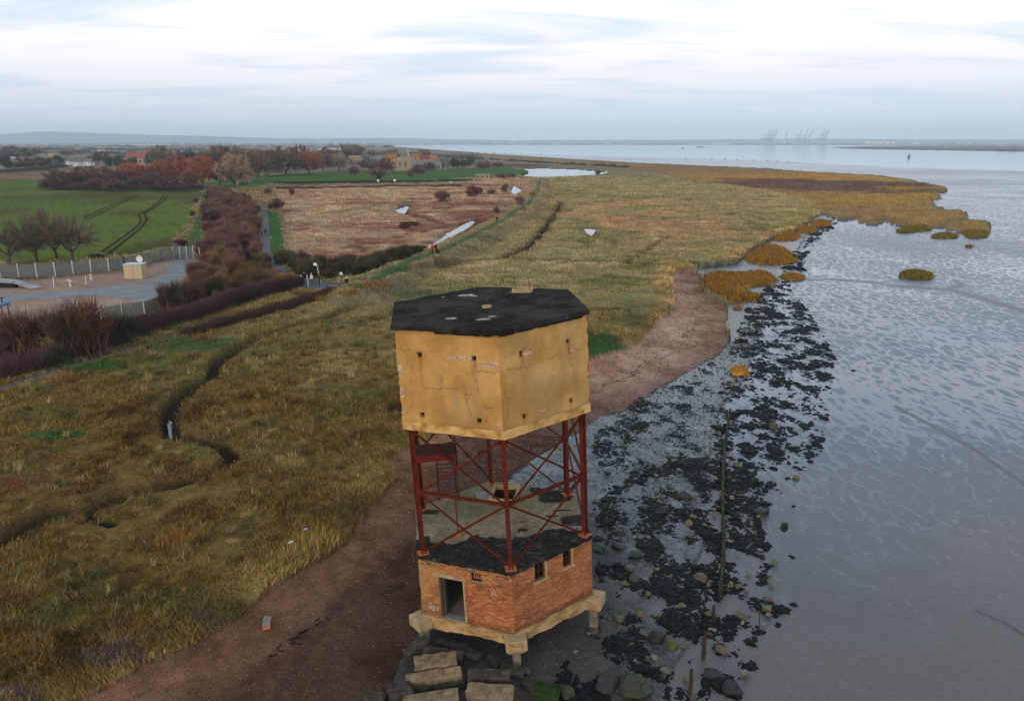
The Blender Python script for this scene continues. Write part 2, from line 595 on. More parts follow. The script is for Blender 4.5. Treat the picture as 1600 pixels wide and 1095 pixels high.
Z['pond'] = P([(815, 264), (850, 263), (900, 265), (945, 269), (952, 271.5), (930, 275), (880, 278), (850, 279), (826, 277.5), (812, 275), (826, 271.5), (826, 268)], .1)
Z['field'] = P([(-1500, 270), (0, 277), (75, 280), (70, 292), (200, 295), (305, 296), (318, 297), (300, 330), (275, 365), (258, 386), (200, 402), (0, 414), (-1500, 480)], .7)
Z['ploughed_field'] = P([(-1500, 262), (0, 269), (112, 264), (78, 280), (0, 280), (-1500, 277)], .7)
Z['grass_track'] = P([(317, 300), (328, 300), (320, 345), (314, 384), (289, 384), (306, 340)], .7)
Z['gravel_yard'] = P([(-900, 478), (0, 441), (190, 427), (225, 415), (272, 405), (262, 435), (250, 470), (213, 480), (150, 495), (90, 520), (0, 545), (-900, 640)], .6)
Z['concrete_road'] = P([(271, 406), (303, 404), (296, 430), (262, 468), (246, 476), (214, 476), (210, 470), (170, 464), (110, 465), (0, 473), (-900, 540), (-900, 510), (0, 463), (100, 456), (180, 449), (240, 438), (258, 428)], .6)
Z['tarmac_path'] = P([(407, 322), (417, 322), (419, 350), (421, 380), (430, 408), (455, 430), (490, 441), (540, 446), (575, 448), (575, 456), (520, 457), (470, 451), (435, 437), (412, 415), (405, 390), (407, 350)], .7)
Z['grass_verge'] = P([(418, 332), (436, 334), (443, 378), (441, 398), (434, 414), (423, 392)], .7)
for nm, pts in {'pool_a': [(618, 328), (630, 323), (641, 321), (634, 334), (622, 333)],
                'pool_b': [(674, 385), (688, 374), (700, 365), (716, 356), (737, 346), (741, 349), (730, 359), (718, 367), (704, 375), (690, 383)],
                'pool_c': [(799, 301), (804, 291), (815, 298), (806, 305)],
                'pool_d': [(909, 357), (918, 357), (933, 360), (930, 366), (921, 370), (914, 364)],
                'pool_e': [(1108, 452), (1135, 453), (1150, 460), (1120, 462)]}.items():
    Z[nm] = P(pts, .5)
POOLS = [k for k in Z if k.startswith('pool_')]

CREEK = P([(560, 478), (545, 483), (500, 500), (430, 520), (370, 545), (338, 565), (330, 590), (285, 612), (264, 632), (261, 650), (266, 680), (300, 686), (345, 697),
           (368, 712), (340, 730), (300, 745), (240, 758), (180, 775), (130, 793), (80, 800), (40, 818), (0, 848), (-120, 900), (-300, 960)], .9)
CREEK_B = P([(130, 793), (138, 810), (175, 820)], .9)
CREEK2 = P([(878, 316), (866, 335), (852, 358), (838, 376), (822, 390), (788, 404)], .8)
CREEK3 = P([(575, 462), (640, 432), (720, 412), (800, 405), (890, 410), (975, 411), (1052, 417)], .8)
CREEK4 = P([(975, 411), (1010, 390), (1045, 371)], .8)
CREEK5 = P([(742, 349), (760, 340), (700, 352), (655, 337), (630, 332)], .7)
WALLPATH = P([(845, 278), (840, 300), (826, 318), (800, 335), (770, 352), (730, 372), (690, 391), (650, 404), (610, 422), (580, 440), (560, 450)], 2.4)
DIRTPATH = P([(-200, 672), (0, 607), (80, 584), (160, 560), (230, 540), (290, 524), (360, 506)], .9)
TRACKS = [P([(159, 395), (215, 355), (221, 345), (216, 336), (231, 329), (250, 315), (257, 305)], .7),
          P([(170, 397), (222, 356), (230, 343), (225, 334), (238, 328), (256, 315), (263, 305)], .7),
          P([(136, 344), (215, 306)], .7), P([(130, 341), (208, 306)], .7)]
MARSH_EDGE = P(BEACH_L + [(1052, 416), (1100, 418), (1150, 412), (1166, 397), (1200, 378), (1240, 362), (1270, 347), (1284, 334)], .6)

THICKET = P([(318, 302), (345, 298), (396, 318), (402, 350), (400, 392), (406, 418), (440, 446), (400, 462), (335, 474), (262, 490), (262, 470), (312, 430), (318, 400), (322, 360), (316, 330)], .8)
ZN = ['marsh', 'beach', 'foreshore', 'mudflat', 'river', 'spit', 'heath', 'farmland', 'rough_grass', 'lawn', 'moat', 'pond', 'field', 'ploughed_field',
      'grass_track', 'gravel_yard', 'concrete_road', 'tarmac_path', 'grass_verge', 'pool', 'sea_wall_path', 'dirt_path', 'creek_water', 'hinterland']
ZI = {n: i for i, n in enumerate(ZN)}
HZ = dict(marsh=.9, beach=.28, foreshore=0, mudflat=-.12, river=-.6, spit=.1, heath=.55, farmland=.6, rough_grass=.7, lawn=1.0, moat=.1, pond=.3, field=.8,
          ploughed_field=.8, grass_track=.8, gravel_yard=.7, concrete_road=.72, tarmac_path=.85, grass_verge=.9, pool=.42, sea_wall_path=2.4, dirt_path=.9, creek_water=.0, hinterland=.6)
C3 = lambda *a: np.array(a, dtype=np.float64)


def blend(n, *cols, lo=.3, hi=.7):
    """spread colours evenly over a noise value"""
    t = np.clip((n - lo) / (hi - lo), 0, .9999) * (len(cols) - 1)
    i = t.astype(int); f = (t - i)[:, None]
    A = np.array(cols)
    return A[i] * (1 - f) + A[i + 1] * f


def terrain(X, Y):
    """zone, height, colour, wetness for points of the ground"""
    r = np.hypot(X, Y)
    amp = np.clip(.011 * r, .25, 9.0) * np.where(r > 800, .3, 1)
    wx = X + (fbm(X / (amp * 3), Y / (amp * 3), 4, 3) - .5) * amp * 1.6
    wy = Y + (fbm(X / (amp * 3) + 50, Y / (amp * 3), 4, 5) - .5) * amp * 1.6
    z = np.zeros(len(X), int)
    for nm in ['farmland', 'foreshore', 'beach', 'mudflat', 'heath', 'river', 'spit', 'rough_grass', 'lawn', 'field', 'ploughed_field']:
        z[poly_inside(wx, wy, Z[nm])] = ZI[nm]
    sx, sy = X + (wx - X) * .25, Y + (wy - Y) * .25
    for nm in ['moat', 'pond', 'grass_track', 'gravel_yard', 'concrete_road', 'tarmac_path', 'grass_verge']:
        z[poly_inside(sx, sy, Z[nm])] = ZI['gravel_yard' if nm == 'concrete_road' else nm]
    for nm in POOLS: z[poly_inside(sx, sy, Z[nm])] = ZI['pool']
    z[(r > 6700)] = ZI['hinterland']
    land = np.isin(z, [ZI['marsh'], ZI['rough_grass']])
    dW, _ = line_dist(sx, sy, WALLPATH, 22)
    z[(dW < .95) & land] = ZI['sea_wall_path']
    dD, tD = line_dist(sx, sy, DIRTPATH, 8)
    z[(dD < .75) & (z == ZI['marsh'])] = ZI['dirt_path']
    h = np.array([HZ[n] for n in ZN])[z].astype(float)
    # smooth banks
    n_big = fbm(X / 14, Y / 14, 4, 21); n_mid = fbm(X / 3.0, Y / 3.0, 4, 31); n_fin = fbm(X / .7, Y / .7, 3, 41)
    n_hug = fbm(X / 60, Y / 60, 4, 51)
    m = z == ZI['marsh']
    dE, _ = line_dist(wx, wy, MARSH_EDGE, 14)
    h[m] = .62 + .35 * sstep(0, 1.6, dE[m]) + (n_big[m] - .5) * .5 * sstep(0, 9, dE[m]) + (n_mid[m] - .5) * .34 + (n_fin[m] - .5) * .16
    b = z == ZI['beach']
    dB, _ = line_dist(wx, wy, P(BEACH_R, .1), 14)
    h[b] = .02 + .5 * sstep(0, 9, dB[b]) + (n_mid[b] - .5) * .14 + (n_fin[b] - .5) * .05
    f = z == ZI['foreshore']
    h[f] = .0 + (n_mid[f] - .5) * .16 + (n_fin[f] - .5) * .10
    mu = z == ZI['mudflat']
    h[mu] = -.12 + (n_big[mu] - .5) * .08
    he = z == ZI['heath']
    dHe, _ = line_dist(wx, wy, P(GRASS_TIP + LAND_N, .3), 6)
    h[he] = .15 + .5 * sstep(0, 1.2, dHe[he]) + (n_big[he] - .5) * .5 + (n_mid[he] - .5) * .45
    rg = z == ZI['rough_grass']
    h[rg] = .6 + (n_big[rg] - .5) * .9 + (n_mid[rg] - .5) * .6
    # low grass mound behind the little pool
    mx, my = G(745, 318, 1.0)
    h[rg] += 2.4 * np.exp(-(((X[rg] - mx) / 26) ** 2 + ((Y[rg] - my) / 15) ** 2) * 1.4)
    # the sea wall
    wl = np.isin(z, [ZI['marsh'], ZI['rough_grass'], ZI['sea_wall_path']])
    bank = 2.4 * (1 - sstep(1.2, 8.5, dW))
    h[wl] = np.maximum(h[wl], np.where(dW[wl] < 9, bank[wl] + .2 * (n_mid[wl] - .5), -9))
    # creeks
    cw = np.full(len(X), 99.0)
    for pts, w, dep in ((CREEK, .62, .95), (CREEK_B, .25, .4), (CREEK2, .8, .9), (CREEK3, .6, .6), (CREEK4, .35, .4), (CREEK5, .7, .5)):
        d, t = line_dist(wx * .5 + X * .5, wy * .5 + Y * .5, pts, 7)
        w2 = w * (.75 + .7 * vnoise(t / 5.0, t * 0, 9))
        k = np.isin(z, [ZI['marsh'], ZI['rough_grass']])
        h[k] -= (dep + .15) * (1 - sstep(w2[k] * .55, w2[k] * 1.6, d[k])) * (1 - .25 * sstep(0, 6, d[k]))
        cw[k] = np.minimum(cw[k], (d / w2)[k])
    # standing water in two reaches of the creeks
    for (px, py, rr) in ((264, 660, 2.3), (838, 376, 4), (833, 384, 4)):
        qx, qy = G(px, py, .6)
        k = (cw < .34) & (np.hypot(X - qx, Y - qy) < rr)
        z[k] = ZI['creek_water']; h[k] = .05
    for nm in ('river', 'moat', 'pond', 'pool', 'creek_water'):
        k = z == ZI[nm]; h[k] = HZ[nm]
    pb_ = z == ZI['pool']
    # gentle rise of the far country
    fl = np.isin(z, [ZI['farmland'], ZI['hinterland']])
    h[fl] += (n_hug[fl] - .5) * 1.0 + 3 * sstep(900, 3000, r[fl]) * fbm(X[fl] / 500, Y[fl] / 500, 3, 77)
    # ---------------- colour
    c = np.zeros((len(X), 3)); wet = np.zeros(len(X))
    mixn = n_mid * .45 + n_big * .35 + n_fin * .2
    k = m
    near = blend(mixn[k], C3(.050, .030, .011), C3(.105, .066, .022), C3(.150, .098, .036), C3(.080, .064, .024), C3(.19, .14, .060), lo=.34, hi=.66)
    green = blend(mixn[k], C3(.072, .062, .026), C3(.098, .105, .042), C3(.17, .135, .066), C3(.115, .120, .048), C3(.20, .155, .085), lo=.34, hi=.66)
    # the higher marsh beyond the tower is greener
    tg = sstep(58, 105, Y[k]) * np.clip(sstep(-40, -12, X[k]) + .25, 0, 1)
    tg = np.maximum(tg, sstep(110, 150, Y[k]))
    cc = near * (1 - tg[:, None]) + green * tg[:, None]
    # tan centre of the wide meadow
    tx, ty = G(1010, 335, .9)
    wgt = np.exp(-(((X[k] - tx) / 45) ** 2 + ((Y[k] - ty) / 48) ** 2)) * sstep(.42, .56, n_big[k] * .5 + n_hug[k] * .5)
    wgt = np.clip(wgt * 1.4, 0, 1)[:, None]
    cc = cc * (1 - wgt) + C3(.20, .125, .065) * (.7 + .6 * n_mid[k][:, None]) * wgt
    # pale long grass along the edges
    e = ((1 - sstep(.5, 4.5, dE[k])) * (.45 + .8 * n_mid[k]))[:, None].clip(0, 1)
    cc = cc * (1 - e) + blend(n_mid[k], C3(.13, .095, .035), C3(.24, .17, .075)) * e
    # green spots
    g = (sstep(.58, .72, fbm(X[k] / 7 + 9, Y[k] / 5, 4, 61)))[:, None] * .6
    cc = cc * (1 - g) + C3(.066, .078, .028) * (.7 + .6 * n_mid[k][:, None]) * g
    for (px, py, rx, ry, col) in ((88, 680, 2.4, .9, C3(.03, .075, .022)), (260, 622, 1.2, .5, C3(.04, .08, .025)), (30, 755, 3.0, 1.2, C3(.11, .055, .028)),
                                  (125, 575, 4, 2, C3(.04, .075, .022)), (150, 572, 3, 1.4, C3(.035, .08, .02)), (300, 540, 6, 3, C3(.05, .075, .025)),
                                  (945, 545, 3.5, 3, C3(.028, .06, .02)), (930, 530, 3, 3, C3(.03, .06, .02)), (615, 460, 7, 4, C3(.05, .07, .03)),
                                  (280, 843, .6, .5, C3(.30, .14, .02)), (415, 640, .8, .6, C3(.30, .16, .03)), (170, 600, .9, .8, C3(.26, .14, .03))):
        qx, qy = G(px, py, .9)
        wq = (np.exp(-(((X[k] - qx) / rx) ** 2 + ((Y[k] - qy) / ry) ** 2)) * (.5 + n_fin[k]))[:, None].clip(0, 1)
        wq = sstep(.25, .6, wq)
        cc = cc * (1 - wq) + col * (.7 + .6 * n_fin[k][:, None]) * wq
    # bare gravel spots near the beach
    veg = 1.26 + .04 * sstep(45, 100, Y[k])[:, None]
    cc = cc * (C3(1.12, 1.02, .76) * (1 - tg[:, None]) + C3(1.11, 1.02, .97) * tg[:, None]) * veg
    for (px, py, rx, ry) in ((175, 1022, 1.5, .8), (30, 1085, 1.2, .6), (320, 965, .8, .5)):
        qx, qy = G(px, py, .9)
        wq = sstep(.3, .6, (np.exp(-(((X[k] - qx) / rx) ** 2 + ((Y[k] - qy) / ry) ** 2)) * (.5 + n_fin[k]))[:, None])
        cc = cc * (1 - wq) + C3(.15, .10, .072) * wq
    # sea wall slope and creek banks (bare mud and dead stems)
    ck = (1 - sstep(.8, 1.5, cw[k]))[:, None]
    cc = cc * (1 - ck) + C3(.035, .024, .014) * ck
    ck = ((1 - sstep(1.2, 3.2, cw[k])) * sstep(.8, 1.6, cw[k]) * .6)[:, None]
    cc = cc * (1 - ck) + C3(.15, .095, .035) * ck
    c[k] = cc
    k = rg
    cc = blend(n_mid[k] * .5 + n_big[k] * .3 + fbm(X[k] / 30, Y[k] / 7, 4, 88) * .2, C3(.10, .050, .032), C3(.18, .115, .065), C3(.25, .185, .115), C3(.16, .12, .06), C3(.27, .21, .13), lo=.34, hi=.66)
    rd = (sstep(.54, .64, fbm(X[k] / 26 + 3, Y[k] / 9, 4, 91)))[:, None] * .85
    cc = cc * (1 - rd) + C3(.125, .055, .036) * (.6 + .8 * n_mid[k][:, None]) * rd
    ck = (1 - sstep(.8, 3.0, cw[k]))[:, None]
    cc = cc * (1 - ck) + C3(.09, .036, .022) * ck
    for a, bq in (((500, 335), (640, 315)), ((520, 303), (622, 313)), ((622, 313), (645, 316))):
        dl, _ = line_dist(X[k], Y[k], P([a, bq], .7), 5)
        q = (1 - sstep(.6, 1.8, dl))[:, None] * .8
        cc = cc * (1 - q) + C3(.09, .11, .035) * q
    c[k] = cc
    c[rg] *= C3(1.42, 1.29, 1.28)
    k = z == ZI['sea_wall_path']
    c[k] = C3(.060, .100, .030) * (.75 + .5 * n_mid[k][:, None])
    k = (z == ZI['marsh']) | (z == ZI['rough_grass'])
    q = ((1 - sstep(1.5, 9, dW[k])) * .85)[:, None]
    c[k] = c[k] * (1 - q) + blend(n_mid[k], C3(.12, .085, .045), C3(.21, .155, .085), C3(.16, .14, .06)) * q
    k = z == ZI['dirt_path']
    c[k] = C3(.13, .10, .085) * (.8 + .4 * n_fin[k][:, None])
    k = b
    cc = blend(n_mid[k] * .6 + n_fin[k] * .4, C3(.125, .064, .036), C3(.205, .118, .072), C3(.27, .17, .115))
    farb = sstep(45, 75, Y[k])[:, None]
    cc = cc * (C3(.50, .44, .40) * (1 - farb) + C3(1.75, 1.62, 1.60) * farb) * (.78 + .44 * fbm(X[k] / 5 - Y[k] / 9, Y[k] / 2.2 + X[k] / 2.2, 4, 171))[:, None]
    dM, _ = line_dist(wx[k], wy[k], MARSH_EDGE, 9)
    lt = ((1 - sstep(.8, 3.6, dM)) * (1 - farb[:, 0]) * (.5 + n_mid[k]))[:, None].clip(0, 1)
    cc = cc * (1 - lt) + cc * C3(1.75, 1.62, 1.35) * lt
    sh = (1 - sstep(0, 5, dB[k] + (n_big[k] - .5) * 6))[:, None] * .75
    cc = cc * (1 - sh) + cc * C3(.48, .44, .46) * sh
    wr = sstep(.0, .6, (1 - np.abs(dB[k] - 4.2 - (n_hug[k] - .5) * 5) / .3) * (n_mid[k] > .55))[:, None] * .35
    cc = cc * (1 - wr) + C3(.03, .022, .018) * wr
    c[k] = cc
    k = f
    cc = blend(n_mid[k] * .5 + n_fin[k] * .5, C3(.022, .028, .025), C3(.056, .065, .064), C3(.11, .12, .125))
    dk = (sstep(.54, .66, fbm(X[k] / 5 + 4, Y[k] / 5, 4, 101)))[:, None] * .5
    cc = cc * (1 - dk) + C3(.018, .026, .018) * dk
    for (px, py, rx, ry) in ((1160, 505, 5, 6), (1158, 495, 4, 4), (960, 648, .9, .5), (645, 893, 1.2, 1.6), (1230, 400, 5, 16), (1275, 355, 4, 8)):
        qx, qy = G(px, py)
        wq = sstep(.3, .55, np.exp(-(((X[k] - qx) / rx) ** 2 + ((Y[k] - qy) / ry) ** 2)) * (.6 + n_fin[k]))[:, None]
        cc = cc * (1 - wq) + C3(.026, .048, .018) * wq
    c[k] = cc
    # less wet gravel by the tower, with shade painted into its dark brown
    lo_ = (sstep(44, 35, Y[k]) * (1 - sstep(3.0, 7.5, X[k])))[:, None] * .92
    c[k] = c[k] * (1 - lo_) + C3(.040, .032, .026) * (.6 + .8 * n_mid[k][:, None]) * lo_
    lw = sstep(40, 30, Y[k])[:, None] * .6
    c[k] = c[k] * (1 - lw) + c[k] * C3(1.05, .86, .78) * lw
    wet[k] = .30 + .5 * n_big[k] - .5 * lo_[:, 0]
    k = mu
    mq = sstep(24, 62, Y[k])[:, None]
    c[k] = (C3(.098, .088, .082) * (1 - mq) + C3(.078, .100, .124) * mq) * (.85 + .3 * n_big[k][:, None]) * (.86 + .28 * fbm(X[k] / 1.7, Y[k] / 1.1, 4, 177)[:, None])  # farther silt tinted blue, sky reflection put into its colour
    wm_ = (sstep(54, 32, Y[k]) * sstep(.30, .58, fbm(X[k] / 12, Y[k] / 12, 3, 178)))[:, None] * .5
    c[k] = c[k] * (1 - wm_) + C3(.120, .090, .078) * wm_
    wet[k] = .30 * (fbm(X[k] / 7 + Y[k] / 20, Y[k] / 16, 4, 179) - .5) + .02 + .14 * sstep(26, 40, Y[k]) + .30 * sstep(40, 64, Y[k]) - .16 * sstep(62, 84, Y[k]) - .10 * sstep(.5, .7, n_hug[k]) - .12 * sstep(24, 60, X[k] - Y[k] * .05) * sstep(90, 30, Y[k])
    rip = sstep(420, 520, Y[k] - X[k] * .2)
    wet[k] = wet[k] * (1 - rip) + rip * (.1 + .55 * fbm(X[k] / 120, Y[k] / 25, 4, 131))
    c[k] *= (1 - .45 * rip)[:, None]
    # thin drainage rills over the mud
    for pts, w in (([(1400, 635), (1455, 665), (1520, 700), (1610, 762), (1700, 800)], .16), ([(1530, 955), (1570, 972), (1620, 1005)], .10),
                   ([(1250, 436), (1330, 438), (1400, 446), (1480, 452), (1520, 462), (1620, 492)], .7), ([(1480, 452), (1505, 445), (1490, 438)], .4)):
        d, _ = line_dist(wx[k] * .3 + X[k] * .7, wy[k] * .3 + Y[k] * .7, P(pts, -.12), 5)
        q = (1 - sstep(w * .6, w * 1.5, d))
        
        c[k] = c[k] * (1 - q[:, None] * .65); wk_ = wet[k]; wk_ -= q * .5; wet[k] = wk_
    k = he
    pn = fbm(X[k] / 45, Y[k] / 22, 5, 141)
    org = blend(n_mid[k] * .6 + n_fin[k] * .4, C3(.16, .088, .018), C3(.26, .155, .034), C3(.32, .19, .05))
    pur = blend(n_mid[k], C3(.075, .040, .030), C3(.125, .072, .052))
    tn = blend(n_mid[k], C3(.13, .085, .045), C3(.20, .13, .065))
    px0, py0 = G(1275, 288, .5)
    wp = sstep(.25, .45, np.exp(-(((X[k] - px0) / 62) ** 2 + ((Y[k] - py0) / 70) ** 2)) * (.0 + 1.6 * fbm(X[k] / 30, Y[k] / 30, 5, 143)))[:, None]
    tz = (sstep(560, 430, Y[k] + X[k] * -.2))[:, None]
    cc = tn * (1 - tz) + org * tz
    px1, py1 = G(1000, 262, .5)
    wt = (1 - sstep(60, 170, X[k] + (pn - .5) * 120))[:, None] * .8
    cc = cc * (1 - wt) + tn * wt
    cc = cc * (1 - wp) + pur * wp
    c[k] = cc * C3(1.34, 1.26, 1.1)
    c[pb_] = C3(.04, .03, .02)
    k = z == ZI['spit']
    c[k] = blend(fbm(X[k] / 200, Y[k] / 60, 3, 151), C3(.09, .06, .04), C3(.15, .10, .06))
    k = z == ZI['farmland']
    fn = fbm(X[k] / 90, Y[k] / 60, 5, 161)
    c[k] = blend(fn, C3(.08, .05, .035), C3(.16, .10, .065), C3(.20, .145, .09), C3(.12, .10, .05), C3(.19, .13, .085), lo=.3, hi=.7)
    k = z == ZI['hinterland']
    c[k] = C3(.08, .08, .06)
    k = z == ZI['lawn']
    c[k] = blend(n_big[k], C3(.058, .098, .026), C3(.080, .130, .038))
    k = z == ZI['grass_verge']
    c[k] = blend(n_mid[k], C3(.038, .085, .018), C3(.055, .12, .026))
    k = z == ZI['grass_track']
    c[k] = blend(n_mid[k], C3(.045, .095, .022), C3(.085, .125, .035))
    k = z == ZI['field']
    st = np.sin((X[k] * .86 + Y[k] * .5 + (n_hug[k] - .5) * 8) * 2 * math.pi / 3.1) * .03
    cc = blend(np.clip(n_big[k] * .4 + n_hug[k] * .6 + st, 0, 1), C3(.088, .070, .026), C3(.085, .090, .024), C3(.108, .140, .028), C3(.080, .095, .026))
    c[k] = cc
    k = z == ZI['ploughed_field']
    c[k] = blend(n_big[k], C3(.15, .085, .055), C3(.20, .12, .08))
    k = z == ZI['gravel_yard']
    c[k] = blend(n_mid[k] * .5 + n_fin[k] * .5, C3(.25, .155, .105), C3(.36, .235, .165))
    k = z == ZI['concrete_road']
    c[k] = blend(n_big[k] * .5 + n_mid[k] * .5, C3(.20, .185, .17), C3(.27, .255, .235))
    k = z == ZI['tarmac_path']
    c[k] = blend(n_mid[k], C3(.085, .082, .085), C3(.12, .115, .115))
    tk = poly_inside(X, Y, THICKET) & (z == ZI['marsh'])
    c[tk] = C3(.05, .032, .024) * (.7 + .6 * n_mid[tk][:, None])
    # dry verge between the field and its track
    k = (z == ZI['marsh']) & (Y > 150) & (X < -60)
    if k.any():
        c[k & ~tk] = blend(n_mid[k & ~tk], C3(.12, .075, .035), C3(.24, .18, .085))
    return z, h, c, wet


# one polar sheet, finer near the camera, cut into one mesh per kind of ground
NA, NR = 1000, 760
ang = np.radians(np.linspace(-57, 57, NA))
dep = np.concatenate([np.linspace(74, 8, 560, endpoint=False), np.geomspace(8, .115, NR - 560)])
rad = CAMH / np.tan(np.radians(dep))
A_, R_ = np.meshgrid(ang, rad)
TX = (R_ * np.sin(A_)).ravel(); TY = (R_ * np.cos(A_)).ravel()
tz, th, tc, tw = terrain(TX, TY)
idx = np.arange(NA * NR).reshape(NR, NA)
quads = np.stack([idx[:-1, :-1], idx[:-1, 1:], idx[1:, 1:], idx[1:, :-1]], -1).reshape(-1, 4)[:, ::-1]
fz = tz[quads[:, 0]]
ZMAT = dict(mudflat='mud', foreshore='foreshore', river='river', moat='pool', pond='pool', pool='turf', creek_water='pool', beach='shingle',
            gravel_yard='shingle', field='crop', lawn='crop', tarmac_path='tarmac', concrete_road='tarmac', dirt_path='shingle')
ZNAME = dict(marsh='salt_marsh_ground', spit='far_mud_bank', field='crop_field', pool='pool_bed', creek_water='creek_water', heath='cordgrass_flats', farmland='far_farmland',
             rough_grass='rough_grassland', beach='shingle_beach', mudflat='mudflat', hinterland='far_shore')
for nm in ZN:
    q = quads[fz == ZI[nm]]
    if not len(q): continue
    used, inv = np.unique(q.ravel(), return_inverse=True)
    V = np.stack([TX[used], TY[used], th[used]], -1)
    water = nm in ('river', 'moat', 'pond', 'pool', 'creek_water')
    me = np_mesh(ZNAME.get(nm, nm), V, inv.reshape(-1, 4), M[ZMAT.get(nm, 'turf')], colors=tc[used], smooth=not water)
    if nm in ('mudflat', 'foreshore'):
        at = me.attributes.new('Wet', 'FLOAT', 'POINT'); at.data.foreach_set('value', tw[used].astype(np.float32))
    tag(link(ZNAME.get(nm, nm), me), kind='structure')


# the concrete road through the yard, laid in slabs over the gravel
M['road_slab'] = simple('road_concrete', (.17, .165, .155), (.25, .245, .235), .35, .85, .2, world=True, spec=.1)
rp = [Vector((*q, 0)) for q in Z['concrete_road']]
rm = MB()
n_ = len(rp)
rm.add([(q.x, q.y, .765) for q in rp] + [(q.x, q.y, .5) for q in rp], [tuple(range(n_))] + [(i, (i + 1) % n_, n_ + (i + 1) % n_, n_ + i) for i in range(n_)])
tag(rm.build('concrete_road', M['road_slab']), kind='structure')

# standing water of the marsh pools, a level sheet lapping against the banks
for nm in POOLS[:4]:
    w = [Vector((*q, 0)) for q in Z[nm]]; cen = sum(w, Vector()) / len(w); pts = []
    for i in range(len(w)):
        p0, p1, p2, p3 = w[i - 1], w[i], w[(i + 1) % len(w)], w[(i + 2) % len(w)]
        for t in (0, .2, .4, .6, .8): pts.append(.5 * ((2 * p1) + (p2 - p0) * t + (2 * p0 - 5 * p1 + 4 * p2 - p3) * t * t + (3 * p1 - p0 - 3 * p2 + p3) * t ** 3))
    pts = [p + (p - cen).normalized() * (-.35 + .55 * math.sin(i * 2.1) + .5 * math.sin(i * .83 + len(nm)) + .45 * math.sin(i * 3.7)) for i, p in enumerate(pts)]
    pm = MB(); pm.add([(p.x, p.y, .60) for p in pts], [tuple(range(len(pts)))])
    tag(pm.build('pool_water', M['pool']), kind='structure')

# tractor wheel lines pressed into the young crop
M['soil'] = simple('bare_soil', (.040, .026, .012), (.065, .042, .018), 2, .95, .3, world=True, spec=0)
for t_ in TRACKS:
    w = [Vector((*q, 0)) for q in t_]
    pts = []
    for a, b in zip(w[:-1], w[1:]):
        for i in range(12): pts.append(a.lerp(b, i / 12))
    pts.append(w[-1])
    for _ in range(5): pts = [pts[0]] + [(pts[i - 1] + pts[i] * 2 + pts[i + 1]) / 4 for i in range(1, len(pts) - 1)] + [pts[-1]]
    hs = terrain(np.array([q.x for q in pts]), np.array([q.y for q in pts]))[1]
    V, Fq = [], []
    for i, q in enumerate(pts):
        d = (pts[min(i + 1, len(pts) - 1)] - pts[max(i - 1, 0)]).normalized(); sd_ = Vector((-d.y, d.x, 0)) * .33
        V += [(q.x - sd_.x, q.y - sd_.y, hs[i] + .07), (q.x + sd_.x, q.y + sd_.y, hs[i] + .07)]
        if i: Fq.append((2 * i - 2, 2 * i - 1, 2 * i + 1, 2 * i))
    tag(link('wheel_track', np_mesh('wheel_track', V, Fq, M['soil'])), kind='structure')


def ground_z(x, y):
    _, h, _, _ = terrain(np.array([float(x)]), np.array([float(y)]))
    return float(h[0])


def place(px, py, z=.8):
    """world point on the ground for a spot of the photograph"""
    x, y = G(px, py, z)
    for _ in range(2):
        h = ground_z(x, y); x, y = G(px, py, h)
    return Vector((x, y, ground_z(x, y)))

# ------------------------------------------------------------------ the tower
def streak_mat():
    m, nt, b = mat_new('yellow_render')
    a = N(nt, 'ShaderNodeAttribute', attribute_name='Col')
    n = noise_node(nt, 1.3, 8, .7)
    r = ramp(nt, n.outputs['Fac'], [(.3, (.86, .84, .80)), (.5, (1, 1, 1)), (.72, (1.1, 1.08, 1.04))])
    col = mixc(nt, 1.0, a.outputs['Color'], r.outputs[0], 'MULTIPLY')
    n3 = noise_node(nt, 22, 4, .7)
    r3 = ramp(nt, n3.outputs['Fac'], [(.3, (.84,) * 3), (.7, (1.13,) * 3)])
    col = mixc(nt, 1.0, col, r3.outputs[0], 'MULTIPLY')
    nt.links.new(col, b.inputs['Base Color'])
    b.inputs['Roughness'].default_value = .9; b.inputs['Specular IOR Level'].default_value = .2
    n2 = noise_node(nt, 16, 6, .75)
    bump(nt, b, n2.outputs['Fac'], .35, .02)
    return m


M['render'] = streak_mat()
M['bitumen'] = streak_mat(); M['bitumen'].name = 'bitumen_and_concrete'; M['bitumen'].node_tree.nodes['Principled BSDF'].inputs['Specular IOR Level'].default_value = .04
M['concrete'] = simple('weathered_concrete', (.26, .175, .085), (.46, .33, .17), 2.2, .9, .6)
M['grey_concrete'] = simple('grey_concrete', (.16, .14, .12), (.30, .27, .22), 2.5, .9, .6)
M['red_steel'] = simple('red_oxide_steel', (.070, .009, .005), (.140, .021, .011), 2.6, .8, .35, spec=.08)
M['dark_steel'] = simple('dark_rusted_steel', (.05, .014, .010), (.10, .026, .016), 3, .75, .3)
M['rust'] = simple('bright_rust', (.30, .07, .02), (.48, .16, .05), 6, .9, .4)
M['brick'] = attr_mat('brick', 9.0, .75, 1.25, rough=.9, bumps=.4, bscale=40, bd=.008)
M['mortar'] = simple('mortar', (.10, .055, .030), (.20, .12, .065), 8, .95, .5)
M['dark_wood'] = simple('weathered_wood', (.05, .035, .025), (.12, .08, .055), 5, .85, .4, stretch=(1, 1, .15))
M['black'] = simple('dark_interior', (.012, .010, .008), (.02, .017, .014), 3, .95, 0)
M['white_paint'] = simple('white_paint', (.62, .60, .56), (.78, .76, .72), 8, .7, 0)
M['pale_litter'] = simple('pale_litter', (.40, .38, .35), (.50, .48, .45), 8, .8, 0)
M['faded_paint'] = simple('faded_white_scrawl', (.34, .20, .14), (.62, .52, .46), 18, .8, 0)
